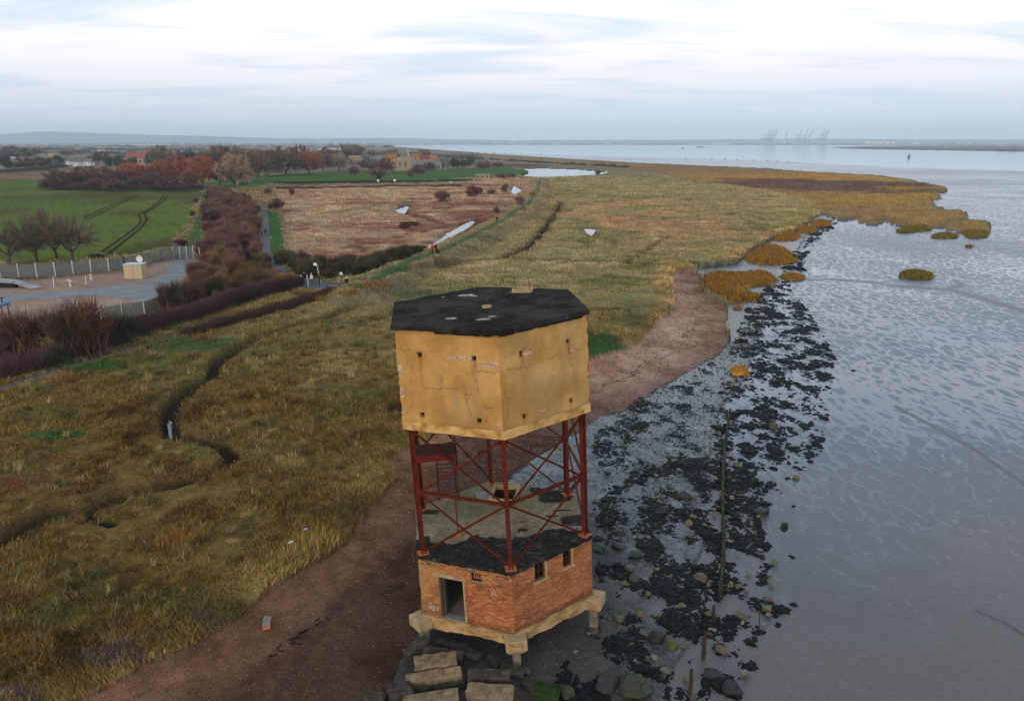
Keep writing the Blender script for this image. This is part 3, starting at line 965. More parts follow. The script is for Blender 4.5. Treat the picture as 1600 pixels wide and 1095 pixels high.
M['red_paint'] = simple('red_paint', (.36, .03, .02), (.45, .05, .03), 8, .7, 0)
M['blue_paint'] = simple('blue_paint', (.05, .12, .28), (.08, .18, .38), 8, .6, 0)
M['pile'] = simple('pile_concrete', (.10, .085, .06), (.30, .24, .17), 3, .9, .6, stretch=(1, 1, .4))

S = 1.125
TW = empty('observation_tower', (-.3636 * S, 28.0 * S, CAMH - 17.4583 * S))
TW.rotation_euler = (0, -.0521, 0)
tag(TW, 'derelict hexagonal lookout tower, brick base and red steel frame carrying a yellow tank room', 'tower')
TWM = Matrix.Translation(TW.location) @ Matrix.Rotation(-.0521, 4, 'Y')
TWI = TWM.inverted()
R_SLAB, R_TANK, R_WALL = 4.0584 * S, 3.9658 * S, 3.8783 * S
ZF, ZT, ZR = 2.4873 * S, 7.6687 * S, 11.4187 * S     # floor, tank bottom, roof
A0 = -1.4468


def hexpt(k, r, z=0.0):
    a = A0 + k * math.pi / 3
    return Vector((r * math.cos(a), r * math.sin(a), z))


def TL(px, py, z):
    """tower coordinates on the tower's own level z for a spot of the photograph"""
    o = TWI @ Vector((0, 0, CAMH)); d = (TWI.to_3x3() @ ray(px, py))
    t = (z - o.z) / d.z
    return o + d * t


UP = Vector((0, 0, 1))


def face_frame(k, r):
    a, b = hexpt(k, r), hexpt((k + 1) % 6, r)
    e = (b - a); W = e.length; e.normalize()
    n = Vector((e.y, -e.x, 0))
    return a, e, n, W


def wall_panel(k, r, z0, z1, thick, holes, du, colf=None, bumpf=None):
    """one wall with real openings: outer face, inner face and reveals"""
    a, e, n, W = face_frame(k, r)
    us = set(np.linspace(0, W, max(2, int(W / du) + 1)).round(4)); vs = set(np.linspace(z0, z1, max(2, int((z1 - z0) / du) + 1)).round(4))
    us = sorted(us); vs = sorted(vs)
    for h in holes:      # snap the grid to the openings
        for hv, lst in ((h[0], us), (h[1], us), (h[2], vs), (h[3], vs)):
            j = int(np.argmin([abs(q - hv) for q in lst])) if lst else 0
            if 0 < j < len(lst) - 1: lst[j] = hv
            elif all(abs(q - hv) > 1e-4 for q in lst): lst.append(hv)
    us = np.array(sorted(set(us))); vs = np.array(sorted(set(vs)))
    nu, nv = len(us), len(vs)
    U, V = np.meshgrid(us, vs)
    inset = thick * math.tan(math.pi / 6)
    D = bumpf(U, V, W) if bumpf is not None else np.zeros_like(U)
    ea, en, aa = np.array(e), np.array(n), np.array(a)
    out = aa + U[..., None] * ea + V[..., None] * np.array(UP) + D[..., None] * en
    Ui = np.clip(U, inset, W - inset)
    inn = aa + Ui[..., None] * ea + V[..., None] * np.array(UP) - thick * en
    verts = np.concatenate([out.reshape(-1, 3), inn.reshape(-1, 3)])
    off = nu * nv
    uc, vc = (us[:-1] + us[1:]) / 2, (vs[:-1] + vs[1:]) / 2
    solid = np.ones((nv - 1, nu - 1), bool)
    for h in holes:
        solid &= ~((vc[:, None] > h[2]) & (vc[:, None] < h[3]) & (uc[None] > h[0]) & (uc[None] < h[1]))
    ids = np.arange(off).reshape(nv, nu)
    f = []
    j, i = np.nonzero(solid)
    q = np.stack([ids[j, i], ids[j, i + 1], ids[j + 1, i + 1], ids[j + 1, i]], -1)
    f += q.tolist(); f += (q[:, ::-1] + off).tolist()
    S2 = np.zeros((nv + 1, nu + 1), bool); S2[1:-1, 1:-1] = solid
    for jj in range(nv - 1):
        for ii in range(nu - 1):
            if not solid[jj, ii]: continue
            if not S2[jj + 1, ii] and ii > 0: f.append([ids[jj, ii], ids[jj + 1, ii], ids[jj + 1, ii] + off, ids[jj, ii] + off])
            if not S2[jj + 1, ii + 2] and ii < nu - 2: f.append([ids[jj, ii + 1], ids[jj, ii + 1] + off, ids[jj + 1, ii + 1] + off, ids[jj + 1, ii + 1]])
            if not S2[jj, ii + 1]: f.append([ids[jj, ii], ids[jj, ii] + off, ids[jj, ii + 1] + off, ids[jj, ii + 1]])
            if not S2[jj + 2, ii + 1]: f.append([ids[jj + 1, ii], ids[jj + 1, ii + 1], ids[jj + 1, ii + 1] + off, ids[jj + 1, ii] + off])
    cols = None
    if colf is not None:
        cc = colf(U, V, W).reshape(-1, 3)
        cols = np.concatenate([cc, cc * .9])
    return verts, np.array(f, dtype=np.int32), cols


# --- tank walls: yellow render with cracks, rust runs and spalled spots
def holes_for(k, W):
    ht, hb, s = ZR - 1.02, ZT + .70, .10
    if k == 5: return [(.24 * W - s, .24 * W + s, ht - s, ht + s), (.765 * W - s, .765 * W + s, ht - .01 - s, ht - .01 + s), (.215 * W - s, .215 * W + s, hb - s, hb + s), (.775 * W - s, .775 * W + s, hb - s, hb + s)]
    if k == 0: return [(.235 * W - s, .235 * W + s, ht + .03 - s, ht + .03 + s), (.76 * W - s, .76 * W + s, ht + .05 - s, ht + .05 + s), (.235 * W - s, .235 * W + s, hb - s, hb + s), (.775 * W - s, .775 * W + s, hb + .05 - s, hb + .05 + s)]
    return [(.24 * W - s, .24 * W + s, ht - s, ht + s), (.76 * W - s, .76 * W + s, ht - s, ht + s)]


def wiggle(pts, seed, step=.09, amp=.075):
    r = random.Random(seed); out = [pts[0]]
    for a, b in zip(pts[:-1], pts[1:]):
        n = max(1, int(math.dist(a, b) / step))
        for i in range(1, n + 1):
            t = i / n; j = amp if i < n else 0
            out.append((a[0] + (b[0] - a[0]) * t + r.uniform(-j, j), a[1] + (b[1] - a[1]) * t + r.uniform(-j, j)))
    return out


CR = {5: [[(.15, 3.0), (1.0, 2.95), (1.7, 3.03)], [(.75, 2.4), (.5, 1.9), (.6, 1.2), (.45, .5)], [(3.35, 2.2), (3.5, 1.4), (3.75, 1.0), (4.1, .95)],
          [(3.75, 1.0), (3.8, .3)], [(1.9, 2.2), (2.0, 1.5)], [(3.3, 2.4), (3.8, 2.35), (4.4, 2.3)], [(1.0, 1.6), (1.6, 1.5), (2.3, 1.55), (3.3, 1.35)], [(2.9, 1.9), (3.0, 1.1), (3.1, .5)]],
      0: [[(.2, 2.9), (.9, 3.0), (1.6, 3.0)], [(3.35, 2.9), (3.55, 2.0), (3.7, 1.2)], [(.3, 2.4), (1.4, 2.3), (2.6, 2.4), (4.2, 2.45)], [(.15, 1.8), (.3, 1.0), (.2, .4)]]}


def tank_col(k):
    def f(U, V, W):
        v = V - (ZT + .35)
        shape = U.shape
        u1, v1 = U.ravel(), v.ravel()
        n1 = fbm(u1 * 1.1 + k * 9, v1 * 1.1, 5, 200 + k); n2 = fbm(u1 * 7, v1 * 7, 3, 210 + k)
        base = blend(n1, C3(.37, .185, .048), C3(.44, .228, .064), C3(.50, .275, .088))
        if k != 5: base = base * np.array([.97, 1.02, 1.10])  # faces off the sunny side painted cooler, as in weaker light
        # grime in the middle, streaming down
        gr = sstep(.5, .75, fbm(u1 * 1.5 + 4, v1 * .5, 4, 220 + k) + .18 * np.exp(-((u1 - 2.5) / 1.0) ** 2 - ((v1 - 1.3) / .9) ** 2))[:, None]
        base = base * (1 - gr * .42) + C3(.26, .17, .075) * gr * .42
        for h in holes_for(k, W):
            uc = (h[0] + h[1]) / 2; vb = h[2] - (ZT + .35)
            top = 1.0 if vb > 1.5 else .35
            du = np.abs(u1 - uc + .03 * np.sin(v1 * 9)); dv = vb - v1
            st = np.where((dv > 0), np.exp(-(du / .085) ** 2) * np.exp(-dv / (.75 * top)), 0)
            st = (st * (.5 + n2))[:, None].clip(0, 1) * .85 * (.5 + .5 * top)
            base = base * (1 - st) + C3(.30, .105, .025) * st
            ha = np.exp(-(np.hypot(u1 - uc, v1 - vb - .1) / .2) ** 2)[:, None] * .35
            base = base * (1 - ha) + C3(.30, .13, .04) * ha
        # cracks
        for i, c in enumerate(CR.get(k, [])):
            d, _ = line_dist(u1, v1, wiggle(c, k * 50 + i), .3)
            q = ((1 - sstep(.004, .030, d)) * sstep(.34, .52, n2))[:, None].clip(0, 1) * .72
            base = base * (1 - q) + C3(.12, .06, .028) * q
        web = np.abs(fbm(u1 * 2.1 + 31, v1 * 2.1, 3, 230 + k) - .5)
        q = ((1 - sstep(.004, .012, web)) * .30 * sstep(.45, .6, n1))[:, None]
        base = base * (1 - q) + C3(.18, .10, .05) * q
        # spalled render with pale and pink brick behind it
        spots = {5: [(2.95, 2.80, .75, .09), (4.0, 2.66, .50, .11), (.10, 2.1, .12, .36), (.10, 1.2, .10, .30), (.07, .4, .08, .2), (4.35, 2.4, .07, .13), (4.3, .25, .05, .2), (1.5, 3.0, .14, .03)],
                 0: [(1.35, 2.80, .32, .09), (3.6, 2.55, .07, .16), (4.42, 2.9, .05, .3), (1.95, .35, .16, .04)]}.get(k, [])
        for (su, sv, ru, rv) in spots:
            q = sstep(.42, .58, np.exp(-(((u1 - su) / ru) ** 4 + ((v1 - sv) / rv) ** 4)) * (.40 + .75 * n2))[:, None]
            pk = blend(fbm(u1 * 16, v1 * 26, 2, 240), C3(.36, .18, .10), C3(.56, .40, .28), C3(.30, .16, .08))
            base = base * (1 - q) + pk * q
        # ledge line and top edge
        q = np.exp(-((v1 - .04) / .03) ** 2)[:, None] * .35
        base = base * (1 - q) + C3(.20, .12, .06) * q
        q = (sstep(3.60, 3.75, v1 + .12 * (n2 - .5)) * .5)[:, None]
        base = base * (1 - q) + C3(.25, .14, .06) * q
        return base.reshape(*shape, 3)
    return f


def spall_bump(k):
    def f(U, V, W):
        e = np.minimum(U, W - U)
        return ((fbm(U * 3, V * 3, 4, 260 + k) - .5) * .02 - .035 * (1 - sstep(0, .05, e)) * (vnoise(U * 0 + k, V * 7, 77) > .62)) * sstep(0, .001, e + .01)
    return f


TFINE = .036
for k in range(6):
    a, e, n, W = face_frame(k, R_TANK)
    vis = k in (5, 0)
    V_, F_, C_ = wall_panel(k, R_TANK, ZT + .36, ZR - .06, .24, holes_for(k, W), TFINE if vis else .25, tank_col(k), spall_bump(k) if vis else None)
    link('tank_wall', np_mesh('tank_wall', V_, F_, M['render'], colors=C_), TW)
    # coarse ring beam under it, a little proud
    def rb_col(U, V, W, k=k):
        n1 = fbm(U.ravel() * 3 + k * 5, V.ravel() * 3, 5, 270 + k)
        c = blend(n1, C3(.32, .165, .045), C3(.47, .26, .080), C3(.58, .35, .13))
        return c.reshape(*U.shape, 3)

    def rb_bump(U, V, W, k=k):
        return (fbm(U * 9, V * 9, 4, 280 + k) - .5) * .035
    V_, F_, C_ = wall_panel(k, R_TANK + .035, ZT, ZT + .36, .34, [], .05 if vis else .3, rb_col, rb_bump if vis else None)
    if vis:      # ragged lower edge
        low = V_[:, 2] < ZT + .01
        V_[low, 2] += (fbm(V_[low, 0] * 2.5 + V_[low, 1] * 2.5, V_[low, 1] * 1.3, 4, 290) - .5) * .05
    link('ring_beam', np_mesh('ring_beam', V_, F_, M['render'], colors=C_), TW)

mb = MB(); mb.prism([tuple(hexpt(k, R_TANK - .12)[:2]) for k in range(6)], ZT + .10, ZT + .30)
mb.build('tank_floor', M['grey_concrete'], TW)


def hex_sheet(r, z_top, z_bot, step, colf, bumpf, edge_amp=.03, seed=1, holes=()):
    """a slab with a finely divided top, ragged edge and an underside"""
    rows, v, f = int(r / step), [], []
    ring_pts = []
    verts = [(0, 0)]; rings = [[0]]
    for j in range(1, rows + 1):
        rr = r * j / rows; ring = []
        for k in range(6):
            a, b = hexpt(k, rr), hexpt((k + 1) % 6, rr)
            for i in range(j):
                ring.append(len(verts)); p = a.lerp(b, i / j); verts.append((p.x, p.y))
        rings.append(ring)
    for j in range(1, rows + 1):
        inner, outer = rings[j - 1], rings[j]
        for k in range(6):
            for i in range(j):
                o0, o1 = outer[(k * j + i) % len(outer)], outer[(k * j + i + 1) % len(outer)]
                if j == 1: f.append((0, o0, o1)); continue
                i0 = inner[(k * (j - 1) + i) % len(inner)] if i < j - 1 or True else 0
                i0 = inner[(k * (j - 1) + min(i, j - 1)) % len(inner)]
                f.append((i0, o0, o1))
                if i < j - 1:
                    i1 = inner[(k * (j - 1) + i + 1) % len(inner)]
                    f.append((i0, o1, i1))
    P2 = np.array(verts)
    if holes:
        F0 = np.array(f); cen = P2[F0].mean(1); keep = np.ones(len(F0), bool)
        for h in holes: keep &= ~poly_inside(cen[:, 0], cen[:, 1], h)
        f = [tuple(t) for t in F0[keep].tolist()]
    zt = z_top + bumpf(P2[:, 0], P2[:, 1])
    cols = colf(P2[:, 0], P2[:, 1])
    edge = np.array(rings[-1])
    jit = 1 + (fbm(P2[edge, 0] * 3, P2[edge, 1] * 3, 3, seed) - .5) * edge_amp
    P2[edge] *= jit[:, None]
    n = len(P2)
    V = [tuple(t) for t in np.column_stack([P2, zt])]
    m = len(edge)
    zb = z_bot + (fbm(P2[edge, 0] * 4, P2[edge, 1] * 4, 3, seed + 3) - .5) * .05
    V += [tuple(t) for t in np.column_stack([P2[edge], zb])]
    C = np.concatenate([cols, cols[edge] * .9])
    for i in range(m):
        j = (i + 1) % m
        f.append((edge[i], n + i, n + j)); f.append((edge[i], n + j, edge[j]))
    if not holes: f += [(n + (i + 1) % m, n + i, n + m) for i in range(m)]; V.append((0, 0, z_bot)); C = np.concatenate([C, C[:1]])
    return np.array(V), np.array(f, dtype=np.int32), C


def roof_col(x, y):
    n1 = fbm(x * 1.2, y * 1.2, 5, 301); n2 = fbm(x * 8, y * 8, 3, 302)
    c = blend(n1, C3(.013, .0100, .0085), C3(.024, .0185, .016), C3(.040, .031, .026))
    for (px, py, rx, ry) in ((728, 461, .42, .30), (741, 462, .25, .16), (705, 497, .30, .20), (757, 499, .34, .24), (770, 494, .20, .15), (692, 464, .12, .10), (800, 456, .12, .1)):
        p = TL(px, py, ZR + .12)
        q = sstep(.42, .52, np.exp(-((x - p.x) / rx) ** 2 - ((y - p.y) / ry) ** 2) * (.45 + .9 * n2))[:, None]
        c = c * (1 - q) + blend(n2, C3(.26, .22, .15), C3(.44, .38, .28)) * q
    q = (sstep(.73, .78, n2))[:, None] * .5
    return c * (1 - q) + C3(.12, .11, .10) * q


V_, F_, C_ = hex_sheet(R_SLAB, ZR + .12, ZR - .06, .085, roof_col, lambda x, y: (fbm(x * 1.5, y * 1.5, 4, 305) - .5) * .05, .018, 3)
link('roof_slab', np_mesh('roof_slab', V_, F_, M['bitumen'], colors=C_), TW)
# vent ring and hatch kerb on the roof
p = TL(761, 480, ZR + .13)
mb = MB(); mb.tube([(p.x, p.y, ZR + .08), (p.x, p.y, ZR + .20)], [.21, .21], 18, cap=False); mb.tube([(p.x, p.y, ZR + .20), (p.x, p.y, ZR + .08)], [.15, .15], 18, cap=False)
for i in range(18):
    t0, t1 = 2 * math.pi * i / 18, 2 * math.pi * (i + 1) / 18
    mb.add([(p.x + r_ * math.cos(t), p.y + r_ * math.sin(t), ZR + .20) for t, r_ in ((t0, .15), (t0, .21), (t1, .21), (t1, .15))], [(0, 1, 2, 3)])
mb.build('vent_ring', M['concrete'], TW)
a, b = TL(801, 457, ZR + .14), TL(829, 456.5, ZR + .14)
dirv = (b - a).normalized(); nrm = Vector((-dirv.y, dirv.x, 0))
mb = MB()
for o_ in (0, .62): mb.beam(a + nrm * o_ + UP * .06, b + nrm * o_ + UP * .06, .10, .16)
for q_ in (a, b): mb.beam(q_ + UP * .055 + nrm * .05, q_ + nrm * .57 + UP * .055, .09, .15)
mb.build('hatch_kerb', M['concrete'], TW)
for q_ in (a + dirv * .12, b - dirv * .05):
    mb = MB(); mb.tube([q_ + UP * .05, q_ + UP * .66], .014, 5); mb.build('handrail_rod', M['dark_steel'], TW)
# flaky bitumen along the roof edge
mb = MB()
for k in (5, 0):
    fa, fe, fn, W = face_frame(k, R_SLAB - .015)
    r = random.Random(k)
    for i in range(60):
        u = r.uniform(.05, W - .4); L = r.uniform(.12, .4); hh = r.uniform(.03, .085)
        if k == 5 and .2 < u < 1.6: continue
        mb.beam(fa + fe * u + UP * (ZR - .06 - hh / 2) , fa + fe * (u + L) + UP * (ZR - .06 - hh / 2 + r.uniform(-.01, .01)), .015, hh)
o = mb.build('loose_felt_edge', M['black'], TW); o['kind'] = 'stuff'

# --- brick storey
FH = ZF - .06
OPEN = {5: [(.205, .475, 0, .0), (.555, .68, 0, 0)], 0: [], 1: [], 2: [], 3: [], 4: []}
a, e, n, WW = face_frame(5, R_WALL)
DOOR = (.215 * WW, .475 * WW, 0.0, 1.98)
VENT = (.565 * WW, .685 * WW, 2.06, 2.50)
WIN1 = (.27 * WW, .40 * WW, 1.92, FH)
WIN2 = (.625 * WW, .735 * WW, 1.92, FH)
OPEN = {5: [DOOR, VENT], 0: [WIN1, WIN2], 3: [(.3 * WW, .5 * WW, 1.5, 2.3)]}
BH, BL = .0745, .228
for k in range(6):
    holes = OPEN.get(k, [])
    V_, F_, C_ = wall_panel(k, R_WALL - .014, 0, FH, .20, holes, .5)
    link('mortar_core', np_mesh('mortar_core', V_, F_, M['mortar']), TW)
    fa, fe, fn, W = face_frame(k, R_WALL)
    r = np.random.default_rng(400 + k)
    bx = []; bc = []
    rows = int(FH / BH)
    for j in range(rows):
        v0 = j * BH; v1 = v0 + BH - .011
        header = (j % 4 == 3)
        L = BL / 2 if header else BL
        u = -(L / 2 if j % 2 else 0)
        while u < W:
            u0, u1 = max(u, .001) + .005, min(u + L, W - .001) - .005
            u += L
            if u1 - u0 < .03: continue
            segs = [(u0, u1)]
            for h in holes:
                if v1 > h[2] + .01 and v0 < h[3] - .01:
                    ns = []
                    for s0, s1 in segs:
                        if s1 <= h[0] or s0 >= h[1]: ns.append((s0, s1)); continue
                        if s0 < h[0] - .03: ns.append((s0, h[0] - .002))
                        if s1 > h[1] + .03: ns.append((h[1] + .002, s1))
                    segs = ns
            for s0, s1 in segs:
                miss = 0
                if j >= rows - 2 and r.random() < .30: miss = 1
                if k == 5 and j == rows - 3 and r.random() < .12: miss = 1
                if k == 4 and s1 > W - .25 and 18 < j < 27 : miss = 1
                if miss: continue
                bx.append((s0, s1, v0, v1))
                t = r.random()
                nn = fbm(np.array([s0 * 1.4 + k * 7]), np.array([v0 * 1.6]), 3, 410)[0]
                if t < .13: c_ = (.20, .085, .045)
                elif t < .22: c_ = (.50, .30, .17)
                elif t < .55: c_ = (.46, .165, .070)
                elif t < .8: c_ = (.40, .13, .055)
                else: c_ = (.52, .22, .10)
                c_ = np.array(c_) * r.uniform(.88, 1.12)
                c_ = c_ * .72 + np.array((.43, .155, .066)) * .36
                if k == 5:
                    yel = max(0, 1.1 - s0 / 1.3) * .6 + (.35 if v0 > 2.1 else 0)
                    yel = min(.75, yel * (0.6 + nn))
                    c_ = c_ * (1 - yel) + np.array((.50, .30, .125)) * yel
                if k == 0:
                    c_ = c_ * .93 * (1 - .2) + np.array((.42, .22, .12)) * .2
                c_ = c_ * np.array((.86, .77, .66))
                if nn > .62: c_ = c_ * .75
                if v0 < .16: c_ = c_ * .72
                bc.append(c_)
    bx = np.array(bx); bc = np.array(bc); nb = len(bx)
    aa, ee, nn_ = np.array(fa), np.array(fe), np.array(fn)
    pr = r.uniform(-.005, .006, nb); rt = r.uniform(-.004, .004, (nb, 4))
    V = np.zeros((nb, 8, 3))
    for i, (uu, vv, dd) in enumerate([(0, 2, 0), (1, 2, 0), (1, 3, 0), (0, 3, 0), (0, 2, 1), (1, 2, 1), (1, 3, 1), (0, 3, 1)]):
        depth = np.full(nb, -.07) if dd else pr + rt[:, i % 4]
        V[:, i] = aa + bx[:, uu, None] * ee + bx[:, vv, None] * np.array(UP) + depth[:, None] * nn_
    F = np.array([(0, 1, 2, 3), (1, 5, 6, 2), (4, 0, 3, 7), (3, 2, 6, 7), (4, 5, 1, 0)])
    FF = (F[None] + (np.arange(nb) * 8)[:, None, None]).reshape(-1, 4)
    o = link('brickwork', np_mesh('brickwork', V.reshape(-1, 3), FF, M['brick'], colors=np.repeat(bc, 8, 0)), TW)
    o['kind'] = 'stuff'

# the floor slab over the brick room: bitumen flaking from concrete, with a hatch
HP = [TL(*q, ZF + .1) for q in ((774, 763), (812, 762), (803, 786), (765, 783))]
HPOLY = [(p.x, p.y) for p in HP]


def deck_col(x, y):
    n1 = fbm(x * .9 + 3, y * .9, 5, 311); n2 = fbm(x * 6, y * 6, 4, 312)
    conc = blend(n2 * .6 + n1 * .4, C3(.16, .125, .075), C3(.25, .20, .125), C3(.32, .265, .18))
    gq = sstep(.0, 2.0, y + .3 - x * .2)[:, None] * .55
    conc = conc * (1 - gq) + C3(.115, .110, .050) * gq
    bit = blend(n2, C3(.018, .0150, .0135), C3(.036, .031, .028))
    f1 = sstep(.35, .25, y + 1.55 + .25 * x * .6 - (n1 - .5) * 3.0 - (n2 - .5) * .5) if False else sstep(-.03, .03, -(y + 1.25 - .10 * x) + (n1 - .5) * 2.4 + (n2 - .5) * .5)
    p = TL(880, 775, ZF); q2 = TL(895, 805, ZF); q3 = TL(905, 830, ZF)
    f2 = np.zeros_like(x)
    for (px, py, rx, ry) in ((870, 775, .95, .75), (845, 765, .6, .35), (898, 812, .75, .62), (862, 806, .35, .10), (880, 797, .55, .10), (817, 828, .30, .22), (815, 815, .15, .08), (790, 775, .25, .12), (668, 800, .6, .25)):
        p = TL(px, py, ZF + .06)
        f2 = np.maximum(f2, np.exp(-((x - p.x) / rx) ** 4 - ((y - p.y) / ry) ** 4) * (.35 + 1.1 * n1))
    m = np.maximum(f1, sstep(.42, .50, f2 + (n2 - .5) * .35))[:, None]
    c = conc * (1 - m) + bit * m
    q = (sstep(.70, .74, fbm(x * 4 + 8, y * 9, 3, 313)) * m[:, 0] * .6)[:, None]
    return c * (1 - q) + C3(.13, .11, .085) * q


V_, F_, C_ = hex_sheet(R_WALL + .05, ZF + .06, ZF - .09, .06, deck_col, lambda x, y: (fbm(x * 1.6, y * 1.6, 4, 315) - .5) * .05, .03, 9, holes=[HPOLY])
link('floor_slab', np_mesh('floor_slab', V_, F_, M['bitumen'], colors=C_), TW)
mb = MB()
for i in range(4):
    a, b = Vector((*HPOLY[i], ZF + .17)), Vector((*HPOLY[(i + 1) % 4], ZF + .17))
    mb.beam(a, b, .09, .22)
mb.build('hatch_upstand', M['concrete'], TW)
p = HP[3]; mb = MB(); mb.box((p.x - .35, p.y + .55, ZF + .13), (.62, .8, .06), Matrix.Rotation(.25, 3, 'Y') @ Matrix.Rotation(.4, 3, 'Z')); mb.build('fallen_hatch_cover', M['grey_concrete'], TW)
# inside floor of the brick room, and the ring of ground beams
mb = MB(); mb.prism([tuple(hexpt(k, R_WALL - .12)[:2]) for k in range(6)], -.22, .015)
mb.build('room_floor', simple('room_floor', (.16, .12, .08), (.26, .20, .14), 2, .9, .3), TW)
for k in range(6):
    def gb_bump(U, V, W, k=k): return (fbm(U * 5, V * 5, 4, 330 + k) - .5) * .06
    V_, F_, C_ = wall_panel(k, R_WALL + .09, -.50, -.012, .42, [], .07 if k in (5, 0) else .3, lambda U, V, W: blend(fbm(U.ravel() * 2, V.ravel() * 4, 4, 335), C3(.25, .14, .055), C3(.42, .25, .10), C3(.50, .32, .145)).reshape(*U.shape, 3), gb_bump)
    low = V_[:, 2] < -.49
    t_ = fbm(V_[low, 0] * 1.6 + k, V_[low, 1] * 1.6, 4, 340)
    V_[low, 2] += (t_ - .5) * .30 - .04
    link('ground_beam', np_mesh('ground_beam', V_, F_, M['render'], colors=C_), TW)
for k in range(6):
    c = hexpt(k, R_WALL + .02); an = A0 + k * math.pi / 3
    rot = Matrix.Rotation(an, 3, 'Z')
    me = bpy.data.meshes.new('pile_cap')
    mb = MB()
    # chamfered block: wide at the top, tapering into the pile
    hw = .44
    prof = [(-.06, .44), (-.52, .45), (-.74, .30)]
    vs = []
    for z_, w_ in prof:
        for sx, sy in ((-1, -1), (1, -1), (1, 1), (-1, 1)): vs.append(c + rot @ Vector((sx * w_ + .02, sy * w_, 0)) + UP * z_)
    fs = [(0, 1, 2, 3)]
    for i in range(2):
        for j in range(4): fs.append((i * 4 + (j + 1) % 4, i * 4 + j, (i + 1) * 4 + j, (i + 1) * 4 + (j + 1) % 4))
    fs.append((11, 10, 9, 8)); mb.add(vs, fs)
    if k != 4: o = mb.build('pile_cap', M['concrete'], TW); bevel(o, .035, 2)
    mb = MB(); gz = -2.1
    mb.box(c + UP * ((-.70 + gz) / 2), (.34, .34, abs(gz) - .66), rot); o = mb.build('concrete_pile', M['pile'], TW); bevel(o, .03, 1)
# concrete lintel, jamb surround, step, sills
fa, fe, fn, W = face_frame(5, R_WALL)


def fbox(mbx, fr, u0, u1, v0, v1, d0, d1):
    fa, fe, fn, W = fr
    c = fa + fe * ((u0 + u1) / 2) + UP * ((v0 + v1) / 2) + fn * ((d0 + d1) / 2)
    mbx.box(c, (u1 - u0, d1 - d0, v1 - v0), Matrix((fe, -fn, UP)).transposed())


F5, F0 = face_frame(5, R_WALL), face_frame(0, R_WALL)
mb = MB(); fbox(mb, F5, DOOR[0] - .26, DOOR[1] + .16, 1.985, 2.15, -.18, .016); o = mb.build('door_lintel', M['concrete'], TW); bevel(o, .012, 1)
mb = MB(); fbox(mb, F5, DOOR[1] + .006, DOOR[1] + .09, .02, 1.98, -.16, .012); mb.build('door_jamb', M['concrete'], TW)
mb = MB(); fbox(mb, F5, DOOR[0] + .004, DOOR[0] + .09, .02, 1.975, -.20, -.03); fbox(mb, F5, DOOR[0] + .10, DOOR[0] + .16, .03, 1.95, -.34, -.14)
mb.build('door_frame', M['dark_wood'], TW)
mb = MB(); fbox(mb, F5, DOOR[0] + .01, DOOR[1] - .01, -.008, .05, -.36, .06); o = mb.build('door_step', M['grey_concrete'], TW); bevel(o, .01, 1)
mb = MB(); fbox(mb, F5, VENT[0] + .002, VENT[1] - .002, VENT[2] + .002, VENT[2] + .03, -.12, -.012); fbox(mb, F5, VENT[0] + .003, VENT[0] + .025, VENT[2] + .035, VENT[3] - .01, -.12, -.012)
mb.build('vent_reveal', M['concrete'], TW)
mb = MB(); fbox(mb, F5, VENT[0] + .10, VENT[1] - .02, VENT[2] + .15, VENT[2] + .20, -.14, -.10)
for i in range(4): fbox(mb, F5, VENT[0] + .12 + i * .10, VENT[0] + .155 + i * .10, VENT[2] + .20, VENT[3] - .02, -.14, -.10)
mb.build('vent_grille', M['rust'], TW)
mb = MB(); fbox(mb, F5, VENT[0] + .03, VENT[1], VENT[2] + .04, VENT[3] - .02, -.19, -.165); mb.build('vent_dark_sheet', M['black'], TW)  # black sheet standing in for the unlit room behind the opening
for w_ in (WIN1, WIN2):
    mb = MB(); fbox(mb, F0, w_[0] - .10, w_[1] + .14, w_[2] - .075, w_[2] - .005, -.15, .09); o = mb.build('window_sill', M['concrete'], TW); bevel(o, .01, 1)
    wi = mb_ = MB(); fbox(wi, F0, w_[0] + .01, w_[0] + .05, w_[2], w_[3], -.12, -.07); fbox(wi, F0, w_[1] - .05, w_[1] - .01, w_[2], w_[3], -.12, -.07)
    um = (w_[0] + w_[1]) / 2; fbox(wi, F0, um - .012, um + .012, w_[2], w_[3], -.11, -.08)
    fbox(wi, F0, w_[0] + .05, w_[1] - .05, w_[2] + .38, w_[2] + .41, -.11, -.08)
    o = wi.build('window_frame', M['dark_steel'], TW)
    jm = MB(); fbox(jm, F0, w_[1] + .003, w_[1] + .09, w_[2], w_[3], -.15, .010); jm.build('window_jamb', M['concrete'], TW)


def stroke(mbx, fr, pts, w=.03, d=.012):
    fa, fe, fn, W = fr
    for a, b in zip(pts[:-1], pts[1:]):
        pa = fa + fe * a[0] + UP * a[1] + fn * d; pb = fa + fe * b[0] + UP * b[1] + fn * d
        dd = (pb - pa).normalized(); s = dd.cross(fn).normalized() * w / 2
        mbx.add([pa - s - dd * w * .3, pa + s - dd * w * .3, pb + s + dd * w * .3, pb - s + dd * w * .3], [(0, 1, 2, 3)])


